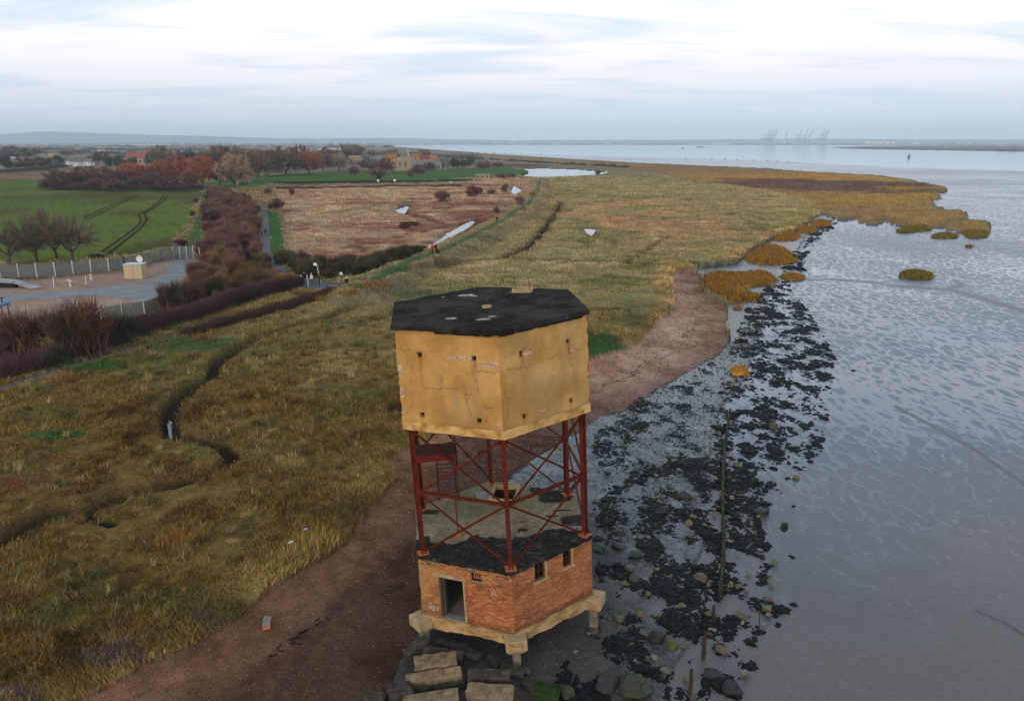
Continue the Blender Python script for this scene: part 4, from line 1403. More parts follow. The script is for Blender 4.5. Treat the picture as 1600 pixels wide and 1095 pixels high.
mb = MB()
x0 = .30
for q in ([(0, .28), (.07, .50), (.16, .52), (.20, .42), (.08, .40)], [(.14, .40), (.22, .28)], [(.26, .26), (.26, .52), (.34, .50), (.36, .38), (.30, .28), (.26, .28)], [(.08, .60), (.20, .63)],
          [(.44, .30), (.50, .46), (.44, .48), (.55, .52)]):
    stroke(mb, F5, [(x0 + a_, b_) for a_, b_ in q], .035)
x0 = 3.35
for q in ([(0, 1.85), (.10, 1.95), (.18, 1.88), (.05, 1.75), (.16, 1.68), (.28, 1.62)], [(.02, 2.34), (.12, 2.36)], [(.05, 1.62), (.20, 1.72), (.25, 1.85)]):
    stroke(mb, F5, [(x0 + a_, b_) for a_, b_ in q], .035)
mb.build('white_graffiti', M['faded_paint'], TW)['kind'] = 'stuff'
# the red M scrawled on the near pile cap
c = hexpt(0, R_WALL + .02); rot = Matrix.Rotation(A0, 3, 'Z')
FM = (c + rot @ Vector((.47, -.45, 0)), rot @ Vector((0, 1, 0)), rot @ Vector((1, 0, 0)), .9)
mb = MB(); stroke(mb, FM, [(.16, -.14), (.22, -.46)], .025, .006)
stroke(mb, FM, [(.10, -.13), (.42, -.30), (.66, -.12)], .028, .006); stroke(mb, FM, [(.66, -.12), (.68, -.46)], .028, .006); stroke(mb, FM, [(.30, -.14), (.42, -.30)], .02, .006)
mb.build('red_graffiti_m', M['red_paint'], TW)
mb = MB(); stroke(mb, F5, [(WW - .52, -.18), (WW - .40, -.28)], .10, .13); mb.build('blue_paint_mark', M['blue_paint'], TW)

# --- steel frame
RL = R_WALL - .28
ZL0, ZM, ZTOP = ZF + .07, ZF + (ZT - ZF) * .50, ZT + .12


def leg_at(k, z):
    r0, r1 = RL, R_TANK - .34
    t = (z - ZL0) / (ZTOP - ZL0)
    return hexpt(k, r0 + (r1 - r0) * t, z)


for k in range(6):
    wdt = .19 if k in (0, 3) else .25
    mb = MB(); a, b = leg_at(k, ZL0), leg_at(k, ZTOP)
    an = A0 + k * math.pi / 3 + (0 if k in (0, 3) else math.pi / 2.4)
    d1 = Vector((math.cos(an), math.sin(an), 0)); d2 = Vector((-d1.y, d1.x, 0))
    for s in (-1, 1): mb.beam(a + d1 * s * wdt / 2, b + d1 * s * wdt / 2, .022, .17, up=d2)
    mb.beam(a, b, wdt - .022, .018, up=d2)
    # the beam helper puts width across up x d
    mb.build('steel_leg', M['red_steel'], TW)
    mb = MB(); mb.box(a + UP * .0, (.46, .46, .035), Matrix.Rotation(an, 3, 'Z'))
    for s in (-1, 1): mb.box(a + d1 * s * (wdt / 2 + .05) + UP * .09, (.10, .02, .16), Matrix.Rotation(an, 3, 'Z'))
    mb.build('leg_foot', M['rust'], TW)


def gusset(p, k, k2):
    d = (hexpt(k2, 1) - hexpt(k, 1)).normalized()
    mb = MB(); mb.beam(p + d * .08 - UP * .16, p + d * .08 + UP * .16, .28, .014, up=Vector((-d.y, d.x, 0)))
    mb.build('gusset_plate', M['red_steel'], TW)


def brace(a, b, w=.085, t=.03, mt='red_steel', off=.03):
    mb = MB(); mb.beam(a, b, t, w)
    d = (b - a).normalized(); s = d.cross(UP).normalized()
    mb.beam(a + s * (t / 2 + .022), b + s * (t / 2 + .022), .04, .014)     # the other leg of the angle
    mb.build('brace', M[mt], TW)


for k in range(6):
    k2 = (k + 1) % 6
    d = (hexpt(k2, 1) - hexpt(k, 1)).normalized() * .12
    mt = 'red_steel' if k in (5, 0) else 'dark_steel'
    mb = MB()
    a, b = leg_at(k, ZM) + d, leg_at(k2, ZM) - d
    if k in (5, 0, 4):
        mb.beam(a, b, .05, .13); mb.beam(a + UP * .06, b + UP * .06, .12, .016); mb.build('horizontal_tie', M['red_steel'], TW)
    else:
        s = d.normalized().cross(UP)
        mb.beam(a + UP * .06, b + UP * .06, .045, .05); mb.beam(a - UP * .06, b - UP * .06, .045, .05); mb.build('horizontal_tie', M['dark_steel'], TW)
    nrm = Vector((d.y, -d.x, 0)).normalized() * .025
    if k == 3:
        brace(leg_at(4, ZTOP - .1), leg_at(3, ZL0 + .2), mt=mt)
        brace(leg_at(3, ZTOP - .1), leg_at(4, ZM), mt=mt)
    else:
        brace(leg_at(k, ZM) + d + nrm, leg_at(k2, ZTOP - .35) - d + nrm, mt=mt)
        brace(leg_at(k, ZTOP - .35) + d - nrm, leg_at(k2, ZM) - d - nrm, mt=mt)
        brace(leg_at(k, ZL0 + .12) + d + nrm, leg_at(k2, ZM - .08) - d + nrm, mt=mt)
        brace(leg_at(k, ZM - .08) + d - nrm, leg_at(k2, ZL0 + .12) - d - nrm, mt=mt)
    for kk, oo in ((k, k2), (k2, k)):
        gusset(leg_at(kk, ZM), kk, oo); gusset(leg_at(kk, ZTOP - .32), kk, oo)
# landing, stair, thin post
zl = ZT - 1.15
p0 = leg_at(5, zl); p4 = leg_at(4, zl)
foot = TL(716, 836, ZF + .06)
LQ = [TL(647, 700, zl), TL(711, 692, zl), TL(711, 712, zl - .0), TL(648, 722, zl)]
c0, c1 = TL(648, 695, zl), TL(711, 691, zl)
c2, c3 = TL(710, 709, zl), TL(650, 713, zl)
mb = MB(); mb.add([c0 , c1, c2, c3, c0 - UP * .05, c1 - UP * .05, c2 - UP * .05, c3 - UP * .05], [(3, 2, 1, 0), (4, 5, 6, 7), (0, 1, 5, 4), (1, 2, 6, 5), (2, 3, 7, 6), (3, 0, 4, 7)])
mb.build('stair_landing', M['dark_steel'], TW)
mb = MB(); mb.beam(c3 - UP * .14, c2 - UP * .14, .06, .26); mb.build('landing_girder', M['red_steel'], TW)
mb = MB(); mb.beam(c1 - UP * 2.6, c1 + UP * 1.2, .10, .08); mb.build('landing_post', M['dark_steel'], TW)
mb = MB(); mb.beam(Vector((foot.x, foot.y, ZF + .06)), Vector((foot.x, foot.y, ZF + 2.2)), .06, .05); mb.build('thin_post', M['red_steel'], TW)
mb = MB(); mb.box((foot.x, foot.y, ZF + .12), (.28, .28, .14)); mb.build('post_foot', M['rust'], TW)
# stair: two stringers and open treads
sb0, sb1 = TL(686, 779, ZF + .1), TL(715, 779, ZF + .1)
st0, st1 = TL(681, 713, zl - .1), TL(708, 711, zl - .1)
for a, b in ((sb0, st0), (sb1, st1)):
    mb = MB(); mb.beam(a, b, .05, .20); mb.build('stair_stringer', M['red_steel'], TW)
for i in range(1, 12):
    t = i / 12
    a, b = sb0.lerp(st0, t), sb1.lerp(st1, t)
    mb = MB(); mb.beam(a, b, .09, .02); mb.build('stair_tread', M['dark_steel'], TW)
for u in (.25, .75):
    a = leg_at(4, zl + .5).lerp(leg_at(3, zl + .5), u * .4); mb = MB(); mb.beam(Vector((a.x, a.y, zl)), Vector((a.x, a.y, ZT + .1)), .05, .05); mb.build('hanger', M['dark_steel'], TW)
# looping old cable under the tank
a = leg_at(4, ZT - .2)
pts = [a + Vector((.1 + t * .9, -.5 + t * .2, -.75 * math.sin(t * math.pi))) for t in np.linspace(0, 1, 12)]
mb = MB(); mb.tube(pts, .02, 5); mb.build('hanging_cable', M['black'], TW)

# ------------------------------------------------------------------ colour-by-object materials
def tint_mat(name, scale=3.0, lo=.7, hi=1.3, rough=.85, spec=.15, bumps=0):
    m, nt, b = mat_new(name)
    oi = N(nt, 'ShaderNodeObjectInfo')
    n = noise_node(nt, scale, 4, .6, world=True)
    r = ramp(nt, n.outputs['Fac'], [(.3, (lo,) * 3), (.7, (hi,) * 3)])
    nt.links.new(mixc(nt, 1.0, oi.outputs['Color'], r.outputs[0], 'MULTIPLY'), b.inputs['Base Color'])
    b.inputs['Roughness'].default_value = rough; b.inputs['Specular IOR Level'].default_value = spec
    if bumps:
        n2 = noise_node(nt, scale * 5, 5, .7, world=True); bump(nt, b, n2.outputs['Fac'], bumps, .03)
    return m


M['twig'] = tint_mat('twigs', .9, .62, 1.38)
M['tint'] = tint_mat('tinted', 2.0, .85, 1.15, bumps=.3)
M['bark'] = simple('bark', (.075, .055, .04), (.13, .10, .075), 3, .9, .4)
M['weed'] = simple('dark_bladderwrack', (.004, .0045, .0045), (.011, .012, .010), 3.0, .65, .8, spec=.13, world=True)
M['stone'] = tint_mat('sea_stone', 4.0, .6, 1.4, rough=.6, spec=.4, bumps=.8)
M['galv'] = simple('galvanised_steel', (.26, .28, .29), (.38, .40, .41), 3, .5, .1, metallic=.3)
M['fence_green'] = simple('grey_green_pales', (.10, .115, .125), (.14, .16, .17), 3, .6, .1)


def scatter(poly_px, n, z=0.0, seed=1):
    r = np.random.default_rng(seed)
    pts = np.array(P(poly_px, z)); lo, hi = pts.min(0), pts.max(0)
    X = r.uniform(lo[0], hi[0], n); Y = r.uniform(lo[1], hi[1], n)
    k = poly_inside(X, Y, [tuple(p) for p in pts])
    return X[k], Y[k], r


# ------------------------------------------------------------------ grass: blades standing on the marsh
def blades(name, X, Y, Zh, C, H, Wd, nb, lean, seed, mat='blade', spread=.16, tip=1.25, kind='stuff', parent=None):
    r = np.random.default_rng(seed)
    n = len(X); m = n * nb
    bx = np.repeat(X, nb) + r.normal(0, 1, m) * np.repeat(spread, nb) if hasattr(spread, '__len__') else np.repeat(X, nb) + r.normal(0, spread, m)
    by = np.repeat(Y, nb) + r.normal(0, 1, m) * np.repeat(spread, nb) if hasattr(spread, '__len__') else np.repeat(Y, nb) + r.normal(0, spread, m)
    bz = np.repeat(Zh, nb) - .04
    hh = np.repeat(H, nb) * r.uniform(.55, 1.25, m); ww = np.repeat(Wd, nb) * r.uniform(.7, 1.4, m)
    la = np.repeat(lean, nb) + r.normal(0, 1.2, m); lm = r.uniform(.15, .9, m) * hh
    a = r.uniform(0, math.pi, m)
    V = np.zeros((m, 3, 3))
    V[:, 0] = np.stack([bx - np.cos(a) * ww, by - np.sin(a) * ww, bz], -1)
    V[:, 1] = np.stack([bx + np.cos(a) * ww, by + np.sin(a) * ww, bz], -1)
    V[:, 2] = np.stack([bx + np.cos(la) * lm, by + np.sin(la) * lm, bz + hh], -1)
    cc = np.repeat(C * r.uniform(.70, 1.35, (n, 1)), nb, 0) * r.uniform(.6, 1.5, (m, 1))
    VC = np.repeat(cc[:, None], 3, 1); VC[:, 2] *= tip
    me = np_mesh(name, V.reshape(-1, 3), np.arange(m * 3).reshape(-1, 3), M[mat], colors=VC.reshape(-1, 3))
    o = link(name, me, parent)
    if kind: o['kind'] = kind
    return o


r = np.random.default_rng(5)
n = 320000
ga = np.radians(r.uniform(-40, 24, n)); gr_ = 21 * np.exp(r.uniform(0, 1, n) ** .86 * math.log(26))
GX, GY = gr_ * np.sin(ga), gr_ * np.cos(ga)
k = (GY > 15)
GX, GY = GX[k], GY[k]
gz, gh, gc, _ = terrain(GX, GY)
rr_ = np.hypot(GX, GY)
patch = fbm(GX / 2.2, GY / 2.2, 3, 71) * .6 + fbm(GX / 8, GY / 8, 3, 72) * .4
cdist, _ = line_dist(GX, GY, CREEK, 6)
good = (cdist > .80) & (r.random(len(GX)) < 1 - sstep(330, 540, rr_))
keep = good & (((gz == ZI['marsh']) & (patch > .36) & (gh > .45) & (gc[:, 2] / gc[:, 0] < .52)) | ((gz == ZI['rough_grass']) & (r.random(len(GX)) < .8)))
for q_ in POOLS:      # keep the water's edge open on the near side
    dp_, _ = line_dist(GX, GY, Z[q_], 8, True)
    keep &= dp_ > 2.2
GX, GY, gh, gc, rr_, patch = GX[keep], GY[keep], gh[keep], gc[keep], rr_[keep], patch[keep]
dEm, _ = line_dist(GX, GY, MARSH_EDGE, 8)
edge = 1 - sstep(.5, 4.0, dEm)
H = np.where(gz[keep] == ZI['rough_grass'], .55, .68) * (.16 + .26 * sstep(.4, .7, patch) + .20 * edge) * (1 + rr_ / 260)
Wd = .008 + .00042 * rr_
lean = fbm(GX / 6, GY / 6, 3, 73) * 9 + 1.0
sp = .07 + .0022 * rr_
nbm = np.clip(gc * (1.10 + .30 * (patch[:, None] - .45) + .35 * sstep(50, 120, GY)[:, None]), 0, 1)
blades('marsh_grass', GX, GY, gh, nbm, H, Wd, 5, lean, 6, spread=sp, tip=1.35)
# coarser tussocks among it
r = np.random.default_rng(8)
k = (rr_ < 95) & (r.random(len(GX)) < .028)
TXs, TYs = GX[k], GY[k]
tc_ = np.array([(.20, .13, .05), (.17, .105, .035), (.095, .105, .035), (.10, .055, .02), (.25, .175, .075)])[r.integers(0, 5, k.sum())]
blades('grass_tussocks', TXs, TYs, gh[k], tc_, .30 + .0035 * rr_[k], .008 + .0003 * rr_[k], 26, r.uniform(0, 6, k.sum()), 9, spread=.10 + .0012 * rr_[k], tip=1.3)
tag(bpy.data.objects['grass_tussocks'], 'straw, brown and green tussocks dotted through the near marsh grass', 'grass')
tag(bpy.data.objects['marsh_grass'], 'long tawny and green saltmarsh grass covering the foreshore marsh', 'grass')

# ------------------------------------------------------------------ wrack and stones on the foreshore
def weed_mesh(seed, n=13):
    r = random.Random(seed)
    vs = [(0, 0, .42)]; R1, R2 = [], []
    for i in range(n):
        t = 2 * math.pi * i / n
        q = r.uniform(.35, .6); w = r.uniform(.55, 1.15) if i % 2 else r.uniform(.4, .8)
        R1.append((math.cos(t) * q, math.sin(t) * q * .8, r.uniform(.22, .42))); R2.append((math.cos(t + .1) * w, math.sin(t + .1) * w * .8, -.06))
    vs += R1 + R2
    fs = []
    for i in range(n):
        j = (i + 1) % n
        fs.append((0, 1 + i, 1 + j)); fs.append((1 + i, 1 + n + i, 1 + n + j)); fs.append((1 + i, 1 + n + j, 1 + j))
    return np.array(vs), np.array(fs)


def stone_mesh(name, seed, mat, sub=2, amp=.42, flat=.58):
    me = bpy.data.meshes.new(name)
    import bmesh
    bm = bmesh.new(); bmesh.ops.create_icosphere(bm, subdivisions=sub, radius=1.0)
    co = np.array([v.co[:] for v in bm.verts])
    d = fbm(co[:, 0] * 1.3 + seed * 7, co[:, 1] * 1.3 + co[:, 2] * 1.1, 4, seed) - .5
    co *= (1 + d * amp * 4)[:, None]
    q_ = np.random.default_rng(seed).normal(0, 1, (7, 3)); q_ /= np.linalg.norm(q_, axis=1)[:, None]
    for nn_ in q_:
        dd_ = co @ nn_; co = co - np.clip(dd_ - .72, 0, None)[:, None] * nn_
    co = np.clip(co, -1.1, 1.1); co[:, 2] *= flat
    for v, c in zip(bm.verts, co): v.co = c
    bm.to_mesh(me); bm.free(); me.materials.append(mat)
    return me


WV = [weed_mesh(s) for s in range(9)]
WL = [weed_mesh(s + 20, 8) for s in range(9)]
WM = [np_mesh('weed_clump', v, f.tolist(), M['weed']) for v, f in WV]
BAND_A = [(1175, 470), (1225, 437), (1278, 505), (1306, 560), (1295, 640), (1285, 700), (1215, 775), (1195, 810), (1130, 830), (1115, 700), (1128, 600), (1150, 520)]
BAND_B = [(922, 800), (990, 735), (1060, 705), (1130, 690), (1180, 780), (1195, 840), (1235, 945), (1185, 1000), (1158, 1095), (1150, 1180), (840, 1180), (870, 1050), (940, 960)]
BAND_C = [(928, 680), (1000, 620), (1120, 560), (1160, 600), (1135, 700), (1000, 745), (926, 810)]
BAND_D = [(1300, 342), (1270, 362), (1240, 395), (1222, 430), (1180, 465), (1195, 480), (1240, 440), (1262, 400), (1280, 370), (1312, 345)]
allw = []
for poly, n, seed, thr, s0, s1 in ((BAND_A, 16000, 1, .415, .10, .30), (BAND_B, 11500, 2, .475, .08, .22), (BAND_C, 15000, 3, .50, .05, .15), (BAND_D, 5000, 4, .44, .25, .7)):
    X, Y, r = scatter(poly, n * 2, 0, seed)
    nz = fbm(X / 1.1, Y / 1.5, 3, 500 + seed) * .80 + fbm(X / 9, Y / 12, 3, 510) * .20
    k = nz > thr + .02 + r.uniform(-.02, .04, len(X))
    X, Y, nz = X[k], Y[k], nz[k]
    s = r.uniform(s0, s1, len(X)) * (.7 + 1.5 * np.clip(nz - thr, 0, .3) / .3) * (1.0)
    s = s * np.where(r.random(len(s)) < .10, 1.6, .85)
    allw += list(zip(X, Y, s))
# strays on the mud beyond the edge
for (px, py, s) in ((1225, 823, .30), (1237, 866, .2), (1240, 788, .17), (1198, 951, .33), (1219, 948, .38), (1241, 941, .22), (1182, 985, .2), (1189, 983, .22), (1180, 994, .2), (1216, 972, .2), (1175, 1036, .3), (1244, 720, .16),
                    (1256, 727, .13), (1283, 633, .25), (1273, 632, .16), (1290, 637, .14), (1334, 577, .25), (1293, 603, .3), (1276, 688, .25), (1285, 687, .2), (1191, 867, .25), (1180, 863, .25), (1193, 905, .3), (1186, 908, .2), (1210, 730, .3), (1187, 800, .3), (1172, 1000, .3), (1140, 1077, .5), (1118, 1060, .6)):
    x, y = G(px, py); allw.append((x, y, s * 1.6))
r = np.random.default_rng(31)
allw = np.array(allw); r.shuffle(allw)
wz, wh, _, _ = terrain(allw[:, 0], allw[:, 1])
show = allw[:, 2] / np.hypot(allw[:, 0], allw[:, 1])
order = np.argsort(-show)
allw, wh = allw[order], wh[order]
NI = 290
for i in range(NI):
    x, y, s = allw[i]
    o = link('weed_covered_rock', WM[i % 9], None, (x, y, wh[i] - .01), r.uniform(0, 6.28), (s, s * r.uniform(.7, 1.0), s * r.uniform(.5, .8)))
    tag(o, 'low rock smothered in near black bladderwrack on the wet foreshore', 'seaweed rock', 'weed covered rocks on the foreshore')
VV, FF, b0 = [], [], 0
for i in range(NI, len(allw)):
    x, y, s = allw[i]; v, f = WL[i % 9]; t = r.uniform(0, 6.28)
    q = v * (s, s * .85, s * .62); q = np.stack([q[:, 0] * math.cos(t) - q[:, 1] * math.sin(t) + x, q[:, 0] * math.sin(t) + q[:, 1] * math.cos(t) + y, q[:, 2] + wh[i] - .01], -1)
    VV.append(q); FF.append(f + b0); b0 += len(v)
tag(link('seaweed_litter', np_mesh('seaweed_litter', np.concatenate(VV), np.concatenate(FF), M['weed'])), 'scattered dark bladderwrack over the wet stones between the beach and the mud', 'seaweed', kind='stuff')

# boulders and bigger stones among the weed
SM = [stone_mesh('boulder', s, M['stone'], 2) for s in range(7)]
GREENC, TANC, DARKC, GREYC = (.055, .075, .018), (.17, .12, .055), (.035, .034, .030), (.13, .125, .10)


def boulder(px, py, s, col, label, group=None, flat=1.0, z=0.0):
    col = tuple(q * w for q, w in zip(col, (.85, .72, .8))) if col[1] > col[0] else tuple(q * .8 for q in col)
    p = place(px, py, z)
    o = link('boulder', random.choice(SM), None, (p.x, p.y, p.z + s * .16), random.uniform(0, 6), (s, s * random.uniform(.65, .95), s * flat), color=col)
    return tag(o, label, 'boulder', group)


for (px, py, s, c, lb) in ((936, 860, .55, (.05, .085, .05), 'flat green slimed boulder just right of the upper brick wall'), (968, 855, .42, (.045, .06, .03), 'dark green boulder in the cluster right of the tower'),
                           (966, 835, .45, (.03, .045, .02), 'dark boulder topmost of the cluster right of the tower'), (983, 889, .38, (.10, .11, .08), 'pale sided boulder in the cluster right of the tower'),
                           (993, 868, .5, (.03, .035, .02), 'squat black green boulder at the right of the boulder cluster'), (992, 905, .45, (.05, .075, .04), 'mossy boulder lowest of the cluster right of the tower'),
                           (954, 882, .35, (.04, .04, .03), 'small dark boulder in the middle of the cluster'), (974, 913, .26, (.08, .13, .02), 'small bright green stone below the boulder cluster'),
                           (967, 967, .30, (.11, .11, .02), 'yellow green stone right of the concrete pile'), (948, 962, .30, (.03, .04, .03), 'dark round stone near the right concrete pile'),
                           (928, 985, .30, (.07, .075, .03), 'olive stone by the foot of the right pile'), (998, 960, .27, (.16, .11, .04), 'ochre stone lying among black weed'),
                           (1050, 1010, .33, (.07, .12, .02), 'bright green weedy stone in the lower foreshore'), (1108, 961, .32, (.11, .12, .03), 'olive green stone beside the lower groyne stakes'),
                           (1196, 953, .34, (.12, .13, .04), 'yellow green stone at the edge of the mud'), (1197, 936, .27, (.15, .12, .06), 'tan stone at the edge of the mud'),
                           (1158, 962, .32, (.12, .11, .05), 'tan and green stone inside the mud edge'), (1141, 915, .28, (.16, .12, .05), 'ochre stone by the foot of the stake line'),
                           (1152, 917, .24, (.14, .10, .05), 'brown stone beside the ochre stone'), (1126, 1016, .36, (.14, .10, .06), 'tan rounded stone in the lower weed'),
                           (1042, 1048, .30, (.12, .12, .09), 'pale pebbled stone among the lower weed'), (985, 1078, .75, (.045, .055, .02), 'large dark green boulder at the bottom of the foreshore'),
                           (948, 1075, .62, (.03, .03, .028), 'large black boulder at the bottom left of the weed'), (1115, 1062, .55, (.02, .02, .02), 'large black weeded boulder near the bottom edge'),
                           (1139, 1078, .50, (.025, .022, .02), 'rounded black boulder nearest the mud at the bottom'), (1000, 1070, .5, (.04, .04, .03), 'dark boulder between the two largest at the bottom'),
                           (1076, 820, .36, (.15, .11, .04), 'ochre green stone in the middle of the weed field'), (1083, 779, .34, (.09, .11, .03), 'green stone in the middle of the weed field'),
                           (1037, 800, .55, (.02, .022, .02), 'black weeded boulder left of the middle green stone'), (1226, 822, .30, (.02, .024, .018), 'lone black stone out on the bare mud'),
                           (1188, 803, .50, (.03, .03, .025), 'dark boulder at the tip of the upper weed field'), (1245, 748, .26, (.10, .11, .03), 'olive stone at the right edge of the upper weed'),
                           (1208, 669, .5, (.05, .06, .025), 'dark olive boulder in the upper weed field'), (1152, 728, .35, (.09, .10, .03), 'green stone right of the stake line'),
                           (974, 698, .30, (.07, .09, .03), 'small green stone on the grey gravel right of the tower'), (950, 739, .28, (.05, .07, .02), 'dark green stone beside the right steel leg'),
                           (1070, 778, .5, (.02, .02, .018), 'black boulder behind the middle green stone'), (940, 725, .34, (.03, .045, .02), 'dark stone on the gravel right of the tank'),
                           (1025, 1000, .5, (.02, .02, .018), 'black boulder left of the bright green weedy stone'), (1092, 905, .5, (.09, .07, .05), 'brown boulder half buried in weed')):
    boulder(px, py, s, c, lb)
# smaller stones, too alike to tell apart
X, Y, r = scatter(BAND_B, 900, 0, 41)
for i in range(min(150, len(X))):
    s = r.uniform(.09, .24); col = [(.12, .09, .05), (.06, .07, .03), (.16, .13, .10), (.035, .035, .03), (.10, .10, .04)][int(r.integers(5))]
    o = link('foreshore_stone', SM[i % 7], None, (X[i], Y[i], s * .12), r.uniform(0, 6), (s, s * .8, s * .8), color=col)
    tag(o, 'small weed stained stone lying on the lower foreshore', 'stone', 'small stones on the lower foreshore')
# pebbles and flint chips
def pebbles(name, polys, n, s0, s1, cols, label, seed, zones=None):
    VV, CC = [], []
    for poly, m, z in polys:
        X, Y, r = scatter(poly, m, z, seed); VV.append(np.stack([X, Y], -1)); seed += 1
    XY = np.concatenate(VV); r = np.random.default_rng(seed)
    z, h, _, _ = terrain(XY[:, 0], XY[:, 1])
    if zones: k = np.isin(z, [ZI[q] for q in zones]); XY, h = XY[k], h[k]
    if 'beach' in (zones or ()): k = r.random(len(XY)) < .2 + .8 * sstep(62, 42, XY[:, 1]); XY, h = XY[k], h[k]
    if 'foreshore' in (zones or ()): k = r.random(len(XY)) < .25 + .75 * sstep(.40, .55, fbm(XY[:, 0] / 3, XY[:, 1] / 3, 3, 79)); XY, h = XY[k], h[k]
    m = len(XY)
    oct_ = np.array([(1, 0, 0), (0, 1, 0), (-1, 0, 0), (0, -1, 0), (0, 0, 1)], float); f = np.array([(0, 1, 4), (1, 2, 4), (2, 3, 4), (3, 0, 4)])
    s = r.uniform(s0, s1, m) * np.clip(np.hypot(XY[:, 0], XY[:, 1]) / 35, .8, 2.2); t = r.uniform(0, 6.28, m); c, si = np.cos(t), np.sin(t)
    V = oct_[None] * s[:, None, None] * np.array([1, .7, .6]) * r.uniform(.6, 1.3, (m, 5, 1))
    V = np.stack([V[..., 0] * c[:, None] - V[..., 1] * si[:, None] + XY[:, 0, None], V[..., 0] * si[:, None] + V[..., 1] * c[:, None] + XY[:, 1, None], V[..., 2] + h[:, None]], -1)
    F = (f[None] + (np.arange(m) * 5)[:, None, None]).reshape(-1, 3)
    C = np.array(cols)[r.integers(0, len(cols), m)]
    o = link(name, np_mesh(name, V.reshape(-1, 3), F, M['blade'], colors=np.repeat(C, 5, 0)))
    tag(o, label, 'pebbles', kind='stuff')


BEACHP = BEACH_L + BEACH_R
pebbles('beach_pebbles', [(BEACHP, 80000, .3)], 0, .022, .060, [(.18, .11, .07), (.27, .18, .13), (.04, .025, .02), (.07, .045, .03), (.14, .065, .035), (.03, .022, .02)], 'loose flint and shell chips scattered over the shingle beach', 50, ['beach'])
pebbles('shell_chips', [(BEACHP, 9000, .3), ([(140, 1020), (200, 1005), (215, 1035), (150, 1050)], 500, .9)], 0, .018, .035, [(.60, .52, .44), (.50, .40, .32)], 'pale shell chips sprinkled on the shingle', 60, ['beach', 'marsh'])
FOREP = [(610, 1060), (640, 1000), (680, 930), (700, 850), (740, 775), (850, 700), (985, 632), (1140, 530), (1250, 480), (1290, 560), (1290, 640), (1190, 800), (1220, 940), (1150, 1095), (1150, 1250), (560, 1250)]
pebbles('foreshore_gravel', [(FOREP, 70000, 0)], 0, .022, .065, [(.13, .14, .15), (.025, .028, .028), (.012, .015, .014), (.04, .05, .035), (.19, .20, .21), (.02, .022, .022)], 'dark and pale gravel strewn over the wet foreshore', 70, ['foreshore'])

# line of dead weed and twigs left by the tide on the beach
mb = MB(); r = random.Random(3)
for (a, b, n) in (((985, 590), (1098, 495), 90), ((730, 715), (905, 610), 60), ((960, 597), (1010, 560), 10), ((430, 1010), (520, 960), 26), ((395, 1040), (470, 995), 22), ((600, 930), (640, 900), 8)):
    for i in range(n):
        t = r.random(); px = a[0] + (b[0] - a[0]) * t + r.gauss(0, 3); py = a[1] + (b[1] - a[1]) * t + r.gauss(0, 2)
        x, y = G(px, py, .35); h = ground_z(x, y) if i % 6 == 0 else None
        if h is None: h = .30
        s = r.uniform(.04, .12); an = r.uniform(-.4, .9)
        mb.beam((x - s * math.cos(an), y - s * math.sin(an), h + .03), (x + s * math.cos(an), y + s * math.sin(an), h + .04), .035, .03)
o = mb.build('tide_wrack', M['weed']); tag(o, 'broken line of dead weed and twigs along the beach tide mark', 'driftweed', kind='stuff')

# ------------------------------------------------------------------ concrete blocks at the tower's foot
M['block'] = simple('algae_stained_block', (.11, .075, .042), (.36, .25, .14), 3.2, .9, 1.0, spec=.1, bd=.06)
M['dark_block'] = simple('dark_wet_block', (.025, .021, .017), (.12, .095, .068), 3.0, .85, 1.0, spec=.12, bd=.06)
M['moss'] = simple('weed_green', (.012, .020, .008), (.035, .062, .014), 3.0, .85, .9, spec=.1)
rk = random.Random(8)


def block(px, py, L, W, Hh, rz, tilt, zc, mat, label, seed, roll=0.0):
    x, y = G(px, py, zc)
    import bmesh
    bm = bmesh.new(); bmesh.ops.create_cube(bm, size=1.0)
    bmesh.ops.scale(bm, vec=(L, W, Hh), verts=bm.verts)
    bmesh.ops.bevel(bm, geom=list(bm.edges), offset=.045, segments=2, affect='EDGES', profile=.6)
    bmesh.ops.subdivide_edges(bm, edges=[e_ for e_ in bm.edges if e_.calc_length() > .3], cuts=6, use_grid_fill=True)
    co = np.array([v.co[:] for v in bm.verts])
    d = fbm(co[:, 0] * 3 + seed, co[:, 1] * 3 + co[:, 2] * 2.3, 4, seed) - .5
    d2 = fbm(co[:, 0] * 9 + seed, co[:, 1] * 9 + co[:, 2] * 7, 3, seed + 5) - .5
    nrm = co / np.linalg.norm(co, axis=1)[:, None]
    co = co + nrm * (d * .15 + d2 * .08)[:, None]
    for v, c in zip(bm.verts, co): v.co = c
    me = bpy.data.meshes.new('concrete_block'); bm.to_mesh(me); bm.free(); me.materials.append(M[mat])
    o = link('concrete_block', me); o.location = (x, y, zc); o.rotation_euler = (math.radians(roll), math.radians(tilt), math.radians(rz))
    return tag(o, label, 'concrete block')


